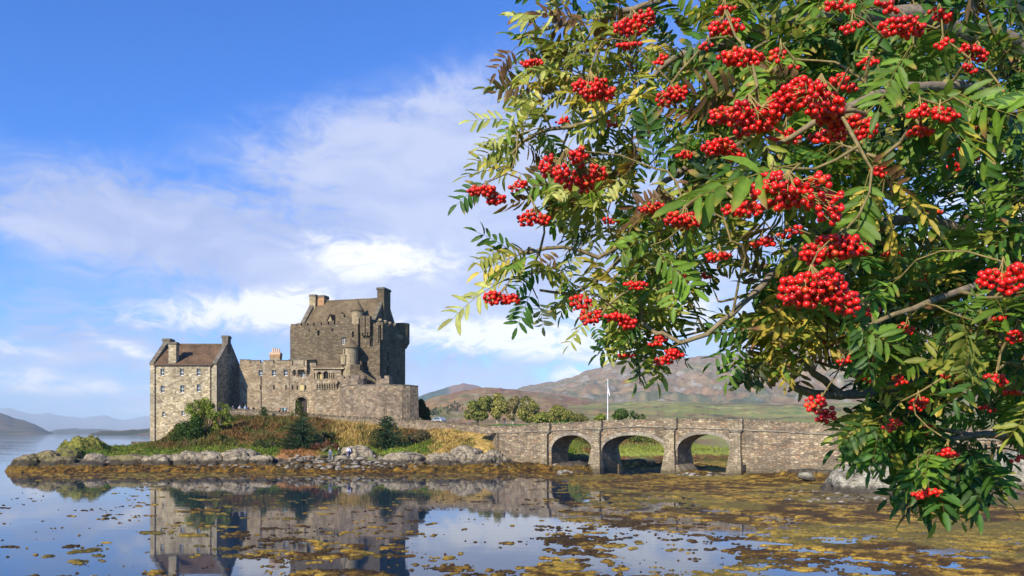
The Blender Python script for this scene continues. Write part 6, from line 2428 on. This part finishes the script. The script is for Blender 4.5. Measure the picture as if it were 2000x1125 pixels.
# ---- scaffold limbs (column, row, distance), radius start/end
trunk = [(2.9, 2.9, 3.0), (2.84, 2.88, 4.0), (2.7, 2.8, 5.0), (2.6, 2.75, 5.9), (2.55, 2.7, 6.8), (2.45, 2.6, 7.6)]
limb_def = [
    ([(2.6, 2.75, 5.9)], [(2080, 330, 2.3), (1990, 100, 2.1), (1860, 62, 1.9), (1790, 28, 1.8), (1700, 30, 1.75), (1560, 40, 1.7), (1480, 60, 1.7), (1400, 92, 1.72), (1330, 108, 1.75), (1292, 132, 1.78), (1240, 190, 1.8)], .030, .0045),
    ([(2.55, 2.7, 6.8)], [(2100, -120, 2.5), (1800, -130, 2.3), (1500, -60, 2.2), (1340, -20, 2.1), (1240, 18, 2.0), (1140, 32, 2.0), (1070, 55, 2.0), (1010, 75, 2.0)], .018, .0028),
    (None, [(1232, 20, 2.0), (1212, 60, 2.0), (1172, 98, 1.98), (1152, 160, 1.97), (1120, 210, 1.95)], .006, .003),
    ([(2.7, 2.8, 5.0)], [(2150, 640, 2.5), (1950, 480, 2.4), (1800, 420, 2.3), (1650, 330, 2.2), (1500, 250, 2.1), (1370, 190, 2.0), (1260, 190, 1.95), (1150, 240, 1.9), (1050, 260, 1.9), (1000, 300, 1.9)], .017, .0028),
    (None, [(1500, 250, 2.1), (1400, 300, 2.0), (1320, 340, 1.95), (1262, 400, 1.9), (1225, 460, 1.88), (1170, 500, 1.86), (1100, 480, 1.85), (1010, 495, 1.85)], .010, .003),
    (None, [(1262, 400, 1.9), (1230, 470, 1.9), (1190, 530, 1.88), (1120, 570, 1.86), (1050, 570, 1.86)], .006, .003),
    (None, [(1800, 420, 2.3), (1700, 440, 2.1), (1600, 450, 1.9), (1540, 500, 1.75), (1488, 555, 1.68), (1428, 612, 1.62)], .014, .006),
    (None, [(1428, 612, 1.62), (1380, 650, 1.62), (1330, 668, 1.65), (1290, 650, 1.7)], .006, .002),
    ([(2.7, 2.8, 5.0)], [(2200, 800, 2.5), (2000, 760, 2.4), (1850, 745, 2.2), (1730, 760, 2.05), (1640, 772, 1.95), (1580, 766, 1.9), (1548, 752, 1.88)], .020, .009),
    (None, [(1580, 766, 1.9), (1560, 758, 1.9), (1540, 764, 1.9)], .006, .003),
    (None, [(1640, 772, 1.95), (1590, 730, 1.9), (1550, 690, 1.85), (1505, 655, 1.8), (1475, 640, 1.8), (1420, 655, 1.8)], .010, .003),
    (None, [(1730, 760, 2.05), (1680, 730, 2.0), (1620, 715, 2.0), (1570, 700, 2.0)], .006, .003),
    ([(2.84, 2.88, 4.6)], [(2250, 900, 2.4), (2050, 860, 2.3), (1900, 850, 2.1), (1820, 880, 2.0), (1790, 930, 1.95)], .02, .004),
    (None, [(1900, 850, 2.1), (1780, 830, 1.95), (1700, 830, 1.85), (1660, 850, 1.8)], .007, .003),
    (None, [(1950, 480, 2.4), (1900, 600, 2.3), (1820, 700, 2.2), (1750, 800, 2.1), (1800, 900, 1.9), (1840, 960, 1.8)], .010, .003),
    ([(2.6, 2.75, 5.9)], [(2250, 250, 2.0), (2000, 200, 1.6), (1850, 170, 1.4), (1700, 190, 1.3), (1600, 230, 1.25), (1500, 290, 1.25)], .016, .003),
    ([(2.7, 2.8, 5.0)], [(2250, 520, 2.0), (2050, 520, 1.7), (1900, 560, 1.5), (1780, 600, 1.4), (1680, 640, 1.35)], .016, .003),
    ([(2.6, 2.75, 5.9)], [(2300, 150, 3.2), (2000, 150, 3.4), (1750, 130, 3.4), (1550, 170, 3.3), (1400, 200, 3.2)], .03, .004),
    ([(2.7, 2.8, 5.0)], [(2300, 500, 3.3), (2000, 480, 3.5), (1800, 430, 3.4), (1650, 470, 3.3), (1500, 560, 3.2), (1400, 590, 3.1)], .03, .004),
    ([(2.84, 2.88, 4.6)], [(2300, 700, 3.2), (2050, 680, 3.3), (1850, 700, 3.2), (1700, 760, 3.0)], .02, .004),
]
pos, par, rad0 = [], [], []


def add_node(p, parent, r=0.0):
    pos.append(np.array(p, float))
    par.append(parent)
    rad0.append(r)
    return len(pos) - 1


prev = -1
trn = []
for i in range(len(trunk) - 1):
    for k in range(10):
        t = k / 10
        prev = add_node(np.array(trunk[i]) * (1 - t) + np.array(trunk[i + 1]) * t + RG.normal(0, .004, 3), prev, .085 - .055 * (i + t) / 5)
        trn.append(prev)
for start, pts, r0, r1 in limb_def:
    pw = [np.array(W3(*p)) for p in pts]
    if start:
        pw = [np.array(start[0])] + pw
    A = np.array(pos)
    prev = int(np.argmin(((A - pw[0]) ** 2).sum(1)))
    # Catmull-Rom through the points
    full = [pw[0]] + pw + [pw[-1]]
    tot = len(pw) - 1
    for i in range(1, len(full) - 2):
        p0, p1, p2, p3 = full[i - 1], full[i], full[i + 1], full[i + 2]
        L = np.linalg.norm(p2 - p1)
        n = max(2, int(L / .035))
        for k in range(1, n + 1):
            t = k / n
            q = .5 * ((2 * p1) + (-p0 + p2) * t + (2 * p0 - 5 * p1 + 4 * p2 - p3) * t * t + (-p0 + 3 * p1 - 3 * p2 + p3) * t ** 3)
            f = (i - 1 + t) / tot
            prev = add_node(q + RG.normal(0, .0025, 3), prev, r0 * (1 - f) + r1 * f)


def inpoly(x, y, poly):
    ins = False
    n = len(poly)
    j = n - 1
    for i in range(n):
        xi, yi = poly[i]
        xj, yj = poly[j]
        if ((yi > y) != (yj > y)) and (x < (xj - xi) * (y - yi) / (yj - yi) + xi):
            ins = not ins
        j = i
    return ins


# the crown is a volume; its silhouette outline is given once, then filled at many distances
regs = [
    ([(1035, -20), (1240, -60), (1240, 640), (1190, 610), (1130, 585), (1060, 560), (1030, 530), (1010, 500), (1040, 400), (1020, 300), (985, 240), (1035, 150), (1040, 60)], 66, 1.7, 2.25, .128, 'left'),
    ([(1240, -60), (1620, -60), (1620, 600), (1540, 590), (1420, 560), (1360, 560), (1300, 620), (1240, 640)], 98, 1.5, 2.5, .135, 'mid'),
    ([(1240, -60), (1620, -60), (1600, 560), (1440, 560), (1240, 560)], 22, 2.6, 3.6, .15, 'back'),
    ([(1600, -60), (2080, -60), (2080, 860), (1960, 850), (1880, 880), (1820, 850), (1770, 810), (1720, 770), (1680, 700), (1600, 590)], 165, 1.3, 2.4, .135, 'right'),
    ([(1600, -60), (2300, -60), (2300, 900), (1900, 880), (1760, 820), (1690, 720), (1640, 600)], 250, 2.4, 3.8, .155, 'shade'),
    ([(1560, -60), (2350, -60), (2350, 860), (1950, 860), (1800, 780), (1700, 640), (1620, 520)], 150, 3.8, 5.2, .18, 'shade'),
    ([(1350, -700), (2400, -700), (2400, -60), (1250, -60)], 190, 1.8, 3.6, .16, 'shade'),  # unseen leaves above the frame, added to block sky light from the crown
    ([(1810, 820), (1890, 850), (1890, 905), (1850, 920), (1820, 900)], 22, 1.6, 1.95, .13, 'low'),
    ([(1480, 600), (1620, 600), (1640, 690), (1540, 670), (1490, 640)], 22, 1.7, 2.2, .14, 'yel'),
    ([(1680, 710), (1780, 760), (1790, 830), (1730, 820), (1690, 780)], 26, 1.7, 2.3, .14, 'low'),
    ([(1240, 600), (1330, 610), (1310, 650), (1260, 655)], 10, 1.7, 2.0, .12, 'left'),
]
holes = [(1352, 612, 75, 55), (1545, 640, 40, 26), (1090, 610, 40, 20), (1400, 20, 30, 20), (1180, 270, 30, 24), (1500, 520, 26, 16), (1585, 655, 34, 18), (1965, 325, 44, 30), (1315, 560, 12, 14), (1640, 830, 70, 55), (1960, 900, 30, 20), (1205, 60, 40, 26), (1330, 40, 34, 22), (1120, 640, 40, 20),
         (1540, 730, 60, 30), (1430, 760, 60, 30), (1600, 800, 50, 40), (1235, 300, 14, 18), (1125, 400, 26, 16), (1080, 480, 30, 14)]
# berry clusters: column, row, half width, half height, distance
CL = [(1240, 50, 38, 25, 1.5), (1225, 95, 20, 10, 1.6), (1038, 126, 18, 14, 1.9), (1160, 172, 42, 24, 1.55), (1120, 333, 62, 28, 1.5), (950, 379, 36, 17, 1.7), (1012, 366, 17, 15, 1.75),
      (1042, 430, 30, 20, 1.75), (980, 586, 35, 18, 1.65), (1145, 606, 28, 26, 1.5), (1212, 629, 30, 15, 1.6), (1415, 16, 18, 9, 1.4), (1420, 48, 30, 22, 1.4), (1445, 115, 36, 22, 1.35),
      (1522, 108, 14, 20, 1.5), (1550, 130, 10, 8, 1.5), (1312, 190, 26, 22, 1.7), (1465, 232, 68, 32, 1.3), (1530, 262, 30, 22, 1.5), (1592, 198, 62, 36, 1.25), (1600, 262, 20, 18, 1.4),
      (1415, 296, 46, 20, 1.45), (1640, 12, 24, 12, 1.35), (1668, 45, 18, 16, 1.35), (1768, 60, 42, 20, 1.35), (1735, 14, 22, 12, 1.4), (1835, 30, 24, 12, 1.5), (1842, 88, 16, 12, 1.5),
      (1905, 100, 28, 18, 1.5), (1893, 130, 14, 10, 1.5), (1650, 160, 24, 18, 1.45), (1640, 246, 42, 20, 1.3), (1690, 252, 20, 26, 1.35), (1798, 214, 16, 16, 1.35), (1836, 226, 30, 20, 1.35),
      (1804, 266, 28, 14, 1.4), (1952, 180, 14, 9, 1.5), (1555, 392, 86, 40, 1.15), (1508, 344, 18, 18, 1.2), (1448, 420, 30, 22, 1.4), (1335, 430, 40, 20, 1.5), (1272, 408, 22, 12, 1.7),
      (1640, 488, 66, 24, 1.2), (1600, 574, 70, 38, 1.15), (1960, 542, 48, 28, 1.2), (1325, 555, 22, 20, 1.9), (1370, 540, 16, 9, 2.0), (1285, 668, 16, 12, 1.9), (1222, 692, 15, 7, 2.0),
      (1305, 700, 24, 14, 1.8), (1604, 673, 22, 6, 2.0), (1648, 706, 12, 12, 1.8), (1700, 738, 20, 12, 2.0), (1795, 790, 20, 18, 1.7), (1602, 806, 24, 28, 1.45), (1808, 838, 14, 12, 1.9),
      (1812, 962, 24, 14, 1.7), (1965, 625, 22, 10, 1.5), (1985, 655, 18, 20, 1.45), (1980, 765, 20, 12, 1.6), (1990, 895, 14, 8, 1.8), (1808, 545, 14, 14, 2.0), (1790, 590, 12, 9, 2.0),
      (1820, 420, 18, 9, 2.0), (1695, 120, 16, 12, 1.5), (1715, 330, 16, 14, 1.5), (1860, 330, 14, 10, 1.7), (1900, 250, 16, 12, 1.6), (1740, 500, 18, 12, 1.6), (1690, 610, 22, 14, 1.4), (1770, 640, 14, 12, 1.6), (1860, 740, 18, 12, 1.7), (1760, 740, 14, 14, 1.7), (1740, 830, 14, 16, 1.7), (1900, 700, 16, 10, 1.7), (1945, 740, 24, 12, 1.5), (1930, 800, 12, 8, 1.8), (1850, 880, 20, 12, 1.6), (1200, 240, 14, 10, 1.9), (1340, 300, 16, 12, 1.8), (1380, 90, 14, 10, 1.7), (1290, 120, 12, 10, 1.8), (1490, 480, 20, 14, 1.5), (1190, 430, 16, 10, 1.9), (1100, 240, 12, 8, 2.0), (1240, 560, 20, 12, 1.8), (1400, 500, 22, 12, 1.7), (1885, 300, 30, 14, 2.2), (1745, 640, 14, 10, 2.2), (1850, 660, 18, 10, 2.3), (1540, 455, 22, 12, 1.6)]

CL = [(a, b, c * (1.10 if c < 55 else 1.25), d * (1.15 if c < 55 else 1.35), e * (.90 if a > 1230 else .95)) for a, b, c, d, e in CL]
anch = []
for poly, n, d0, d1, sz, kind in regs:
    xs_, ys_ = [p[0] for p in poly], [p[1] for p in poly]
    c = 0
    tries = 0
    while c < n and tries < n * 30:
        tries += 1
        x, y = RG.uniform(min(xs_), max(xs_)), RG.uniform(min(ys_), max(ys_))
        if not inpoly(x, y, poly):
            continue
        if any(((x - hx) / rx) ** 2 + ((y - hy) / ry) ** 2 < 1.2 for hx, hy, rx, ry in holes):
            continue
        D = RG.uniform(d0, d1)
        # sprays hang behind and beside the fruit rather than over it
        if any(((x - q[0]) / (q[2] + 26)) ** 2 + ((y - q[1]) / (q[3] + 26)) ** 2 < 1 and D < q[4] + .12 for q in CL):
            continue
        # clumped: follow a soft noise so light shows between sprays
        if kind in ('left', 'mid', 'back') and fbm(np.array([x / 70.]), np.array([y / 70.]), 7, 3)[0] < RG.uniform(.30, .55):
            continue
        anch.append((W3(x, y, D), kind, sz, x, y, None))
        c += 1
hubs = []
for (x, y, rx, ry, D) in CL:
    h = W3(x + RG.uniform(-.2, .2) * rx, y - ry * .85 - 5, D)
    hubs.append(len(anch))
    anch.append((h, 'hub', 0, x, y, None))
# sprays that stick out of the outline: base -> tip, colour
SPR = [((1010, 90), (962, 132), 1.9, 'brown'), ((1000, 235), (922, 222), 1.8, 'pale'), ((1010, 262), (930, 268), 1.8, 'pale'), ((1010, 275), (925, 300), 1.8, 'olive'), ((1000, 330), (905, 325), 1.8, 'olive'),
       ((1030, 345), (945, 300), 1.7, 'yellow'), ((960, 350), (884, 386), 1.75, 'deep'), ((1040, 30), (990, 15), 1.9, 'olive'), ((1045, 140), (1000, 155), 1.8, 'olive'), ((1060, 200), (985, 190), 1.85, 'yellow'),
       ((1010, 500), (940, 440), 1.8, 'deep'), ((1000, 480), (925, 500), 1.8, 'olive'), ((1030, 495), (930, 515), 1.8, 'yellow'), ((985, 548), (872, 598), 1.7, 'yellow'), ((1040, 560), (1010, 640), 1.75, 'deep'),
       ((1050, 580), (1065, 645), 1.75, 'dark'), ((1060, 520), (1000, 560), 1.75, 'deep'), ((1150, 620), (1110, 668), 1.6, 'olive'), ((1160, 630), (1172, 665), 1.65, 'deep'), ((1230, 660), (1185, 690), 1.8, 'pale'),
       ((1240, 690), (1260, 735), 1.9, 'dark'), ((1310, 660), (1330, 715), 1.9, 'dark'), ((1340, 655), (1320, 690), 1.9, 'yellow'), ((1480, 640), (1385, 640), 1.75, 'deep'), ((1460, 660), (1385, 690), 1.75, 'deep'),
       ((1450, 665), (1420, 740), 1.75, 'mid'), ((1440, 640), (1360, 620), 1.8, 'dark'), ((1510, 690), (1455, 770), 1.8, 'dark'), ((1550, 680), (1525, 745), 1.8, 'yellow'), ((1500, 650), (1520, 720), 1.8, 'yellow'),
       ((1600, 700), (1560, 660), 1.9, 'dark'), ((1680, 870), (1650, 905), 1.8, 'deep'), ((1700, 850), (1700, 910), 1.8, 'mid'), ((1790, 900), (1755, 950), 1.7, 'deep'), ((1850, 950), (1875, 1020), 1.75, 'olive'),
       ((1850, 940), (1835, 1010), 1.75, 'dark'), ((1840, 930), (1895, 975), 1.75, 'deep'), ((1900, 880), (1960, 930), 1.75, 'deep'), ((1920, 850), (1990, 900), 1.8, 'deep'), ((1905, 900), (1890, 1000), 1.85, 'dark'),
       ((1880, 860), (1935, 960), 1.8, 'deep'), ((1800, 920), (1800, 985), 1.75, 'deep'), ((1700, 330), (1650, 470), 1.1, 'mid'), ((1660, 130), (1700, 80), 1.1, 'mid'), ((1560, 320), (1330, 365), 1.05, 'mid'),
       ((1900, 210), (1990, 170), 1.15, 'deep'), ((1780, 90), (1700, 190), 1.1, 'mid'), ((1480, 170), (1490, 300), 1.2, 'olive'), ((1760, 540), (1690, 590), 1.2, 'mid'), ((1680, 610), (1700, 720), 1.2, 'deep'),
       ((1620, 600), (1750, 680), 1.2, 'mid'), ((1280, 330), (1265, 210), 1.4, 'deep'), ((1270, 480), (1360, 560), 1.3, 'mid'), ((1330, 500), (1300, 590), 1.4, 'mid'), ((1880, 620), (1920, 560), 1.3, 'mid')]
for b, t, D, kd in SPR:
    anch.append((W3(b[0], b[1], D), 'spray', 0, b[0], b[1], (W3(t[0], t[1], D * .98), kd)))

A0 = np.array(pos)
dist = [float(((A0 - a[0]) ** 2).sum(1).min()) for a in anch]
order = np.argsort(dist)
PA = np.zeros((60000, 3))
PA[:len(pos)] = A0
cnt = len(pos)
tips = {}
ntr = len(trn)
for ai in order:
    a = anch[ai]
    P_ = PA[ntr:cnt]
    d2 = ((P_ - a[0]) ** 2).sum(1)
    # branches grow outward from the trunk side: prefer parents that lie nearer the trunk and above
    vec = a[0] - P_
    pen = np.where(vec[:, 0] > .02, 2.2, 1.0)
    j = int(np.argmin(d2 * pen)) + ntr
    p0 = PA[j].copy()
    L = np.linalg.norm(a[0] - p0)
    n = max(1, int(L / .03))
    side = RG.normal(0, .10, 3) * L
    prev = j
    pp_ = par[j]
    for k in range(1, n + 1):
        t = k / n
        q = p0 * (1 - t) + a[0] * t + side * sin(pi * t) + np.array([0, 0, .10 * L]) * sin(pi * t) * .8 + RG.normal(0, .0012, 3)
        prev = add_node(q, prev)
        PA[cnt] = q
        cnt += 1
    tips[ai] = (prev, a[0] - p0 if L > .01 else np.array([-1., 0, 0]))
load = np.zeros(cnt)
for ai, (nd, _) in tips.items():
    load[nd] += 1
for i in range(cnt - 1, -1, -1):
    if par[i] >= 0:
        load[par[i]] += load[i]
rad = np.maximum(np.array(rad0), .0011 * np.sqrt(np.maximum(load, .6)) + .0002)
rad = np.minimum(rad, np.where(np.array(rad0) > 0, 1, .006))
# tubes
SIDES = 6
bv, bf, bc = [], [], []
for i in range(cnt):
    p = par[i]
    if p < 0:
        continue
    a, b = PA[p], PA[i]
    d = b - a
    L = np.linalg.norm(d)
    if L < 1e-5:
        continue
    d /= L
    u = np.cross(d, (.2, .3, .93))
    u /= np.linalg.norm(u) + 1e-9
    w = np.cross(d, u)
    ra = min(rad[p], rad[i] * 1.35)
    rb_ = rad[i]
    k0 = len(bv)
    for c, r in ((a - d * ra * .3, ra), (b + d * rb_ * .3, rb_)):
        for k in range(SIDES):
            t = 2 * pi * k / SIDES
            bv.append(c + (u * cos(t) + w * sin(t)) * r)
    for k in range(SIDES):
        k2 = (k + 1) % SIDES
        bf.append((k0 + k, k0 + k2, k0 + SIDES + k2, k0 + SIDES + k))
    r = rad[i]
    t = min(1, max(0, (r - .0015) / .006))
    col = np.array([.20, .15, .055]) * (1 - t) + np.array([.19, .15, .11]) * t
    bc += [col] * (2 * SIDES)
# each scaffold limb and the trunk are parts; twigs hang on them
main = np.array([max(rad0[i], 0) for i in range(cnt)])
fidx = np.array(bf)
node_of_face = [i for i in range(cnt) if par[i] >= 0 and np.linalg.norm(PA[i] - PA[par[i]]) >= 1e-5]
node_of_face = np.repeat(np.array(node_of_face), SIDES)
bv, bc = np.array(bv), np.array(bc)
for nm, sel in (('trunk', node_of_face < ntr), ('branch', (node_of_face >= ntr) & (main[node_of_face] > 0)), ('twig', (node_of_face >= ntr) & (main[node_of_face] == 0))):
    ff_ = fidx[sel]
    used, inv = np.unique(ff_.ravel(), return_inverse=True)
    from_arrays(nm, bv[used], inv.reshape(-1, 4), M_RBARK, rowan, None, True, bc[used])

SUNV = np.array(sd)
UP = np.array([0, 0, 1.])
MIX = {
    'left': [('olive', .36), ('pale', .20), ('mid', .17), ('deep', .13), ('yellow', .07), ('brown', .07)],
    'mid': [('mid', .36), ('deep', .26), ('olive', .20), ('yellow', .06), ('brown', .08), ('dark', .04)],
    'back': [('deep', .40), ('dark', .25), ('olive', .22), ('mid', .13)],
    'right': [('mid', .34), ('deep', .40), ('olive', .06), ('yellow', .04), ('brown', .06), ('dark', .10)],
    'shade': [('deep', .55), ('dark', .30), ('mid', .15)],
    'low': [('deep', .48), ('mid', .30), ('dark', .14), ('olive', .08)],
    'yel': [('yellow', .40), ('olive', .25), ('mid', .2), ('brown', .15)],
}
for ai, (nd, dirv) in tips.items():
    a = anch[ai]
    kind = a[1]
    if kind == 'hub':
        continue
    if kind == 'spray':
        tp, kd = a[5]
        d = tp - a[0]
        nrm = np.array([-.25, -.75, .55]) + RG.normal(0, .25, 3)
        if kd in ('dark', 'brown'):
            nrm = RG.normal(0, 1, 3)
        add_leaf(a[0], d, nrm, np.linalg.norm(d) * 1.0, kd if kd != 'yellow' else ('pale' if RG.random() < .5 else 'yellow'), .25 if kd == 'yellow' else .05)
        continue
    dirv = dirv / (np.linalg.norm(dirv) + 1e-9)
    nl = 3 if kind in ('left', 'yel', 'low') else 4
    if kind in ('left',):
        nl = RG.integers(2, 5)
    cur = nd
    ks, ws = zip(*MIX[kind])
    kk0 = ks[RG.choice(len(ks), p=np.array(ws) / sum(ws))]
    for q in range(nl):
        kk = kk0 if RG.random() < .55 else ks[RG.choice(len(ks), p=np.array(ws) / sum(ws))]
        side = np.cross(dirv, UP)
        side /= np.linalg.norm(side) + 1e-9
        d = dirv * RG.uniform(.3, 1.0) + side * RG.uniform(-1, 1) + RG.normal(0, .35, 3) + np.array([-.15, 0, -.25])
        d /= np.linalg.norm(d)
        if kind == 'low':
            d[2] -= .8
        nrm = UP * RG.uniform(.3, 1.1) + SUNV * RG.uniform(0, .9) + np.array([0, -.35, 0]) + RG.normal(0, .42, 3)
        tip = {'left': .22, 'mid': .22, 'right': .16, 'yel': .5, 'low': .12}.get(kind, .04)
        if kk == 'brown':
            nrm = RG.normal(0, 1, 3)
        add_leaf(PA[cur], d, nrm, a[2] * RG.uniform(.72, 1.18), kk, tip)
        for _ in range(RG.integers(0, 2)):
            if par[cur] >= ntr:
                cur = par[cur]
V = np.vstack(LV)
print('rowan leaves', len(LV), 'verts', len(V), 'twig nodes', cnt)
from_arrays('leaves', V, np.vstack(LF), M_LEAF, rowan, None, True, np.clip(np.vstack(LC), .004, .9))

# ---- berries
bmv = bmesh.new()
bmesh.ops.create_uvsphere(bmv, u_segments=12, v_segments=8, radius=1)
BV = np.array([v.co[:] for v in bmv.verts])
BFt = [[v.index for v in f.verts] for f in bmv.faces]
BF3 = []
for f in BFt:
    for k in range(1, len(f) - 1):
        BF3.append((f[0], f[k], f[k + 1]))
BF3 = np.array(BF3)
bmv.free()
for ci, (x, y, rx, ry, D) in enumerate(CL):
    hub = anch[hubs[ci]][0]
    k = D / F
    c = W3(x, y, D)
    ax = np.array([rx * k, rx * k * .75, ry * k])
    rb_ = .0047
    n = int(min(150, 1.35 * (ax[0] * ax[1] * ax[2]) / (rb_ ** 3) * .52))
    n = max(n, 7)
    # a corymb is several small umbels of uneven size side by side
    ns = int(max(2, min(7, ax[0] / .011)))
    subs = []
    for q in range(ns):
        f = (q + .5) / ns * 2 - 1
        ct = c + np.array([f * ax[0] * .68, RG.uniform(-.5, .5) * ax[1], RG.uniform(-.45, .5) * ax[2]])
        subs.append((ct, np.array([ax[0] / ns * 1.35 + .004, ax[1] * .55, ax[2] * RG.uniform(.45, .75)])))
    pts = []
    tries = 0
    while len(pts) < n and tries < 4000:
        tries += 1
        u = RG.uniform(-1, 1, 3)
        if (u ** 2).sum() > 1:
            continue
        sb = subs[RG.integers(len(subs))]
        p = sb[0] + u * np.maximum(sb[1] - rb_ * .4, rb_ * .5)
        if all(((p - q) ** 2).sum() > (rb_ * 1.80) ** 2 for q in pts):
            pts.append(p)
    vs, fs, cs_ = [], [], []
    sg = []
    top = hub + np.array([0, 0, -.004])
    nbr = max(3, len(pts) // 7)
    forks = [top + (c + RG.uniform(-1, 1, 3) * ax * .6 - top) * .5 for _ in range(nbr)]
    for fk in forks:
        sg.append(((top + np.array([0, 0, .01]), (top + fk) / 2 + np.array([0, 0, .004]), fk), .0011, .0008))
    for i, p in enumerate(pts):
        r = rb_ * (RG.uniform(.84, 1.12) if RG.random() > .07 else RG.uniform(.5, .7))
        sq = np.array([1, 1, RG.uniform(.88, 1.0)])
        vs.append(BV * r * sq + p)
        fs.append(BF3 + i * len(BV))
        red = np.array([.72, .012, .007]) if RG.random() < .8 else np.array([.46, .007, .007])
        if RG.random() < .06:
            red = np.array([.70, .06, .01])
        cc = np.repeat(red[None, :] * RG.uniform(.8, 1.15), len(BV), 0)
        # dried blossom end
        # dried blossom end, pointing any way down
        bd = RG.normal(0, .8, 3) + np.array([0, -.4, -.8])
        bd /= np.linalg.norm(bd)
        cc[(BV @ bd) > .93] = (.05, .015, .01)
        cs_.append(cc)
        fk = min(forks, key=lambda q: ((q - p) ** 2).sum())
        sg.append(((fk, (fk + p) / 2 + np.array([0, 0, .003]), p), .0008, .0006))
    bo = from_arrays('berry_cluster', np.vstack(vs), np.vstack(fs), M_BERRY, rowan, None, True, np.vstack(cs_))
    so_ = limbs('berry_stalk', sg, bo, M_STALK, 4)
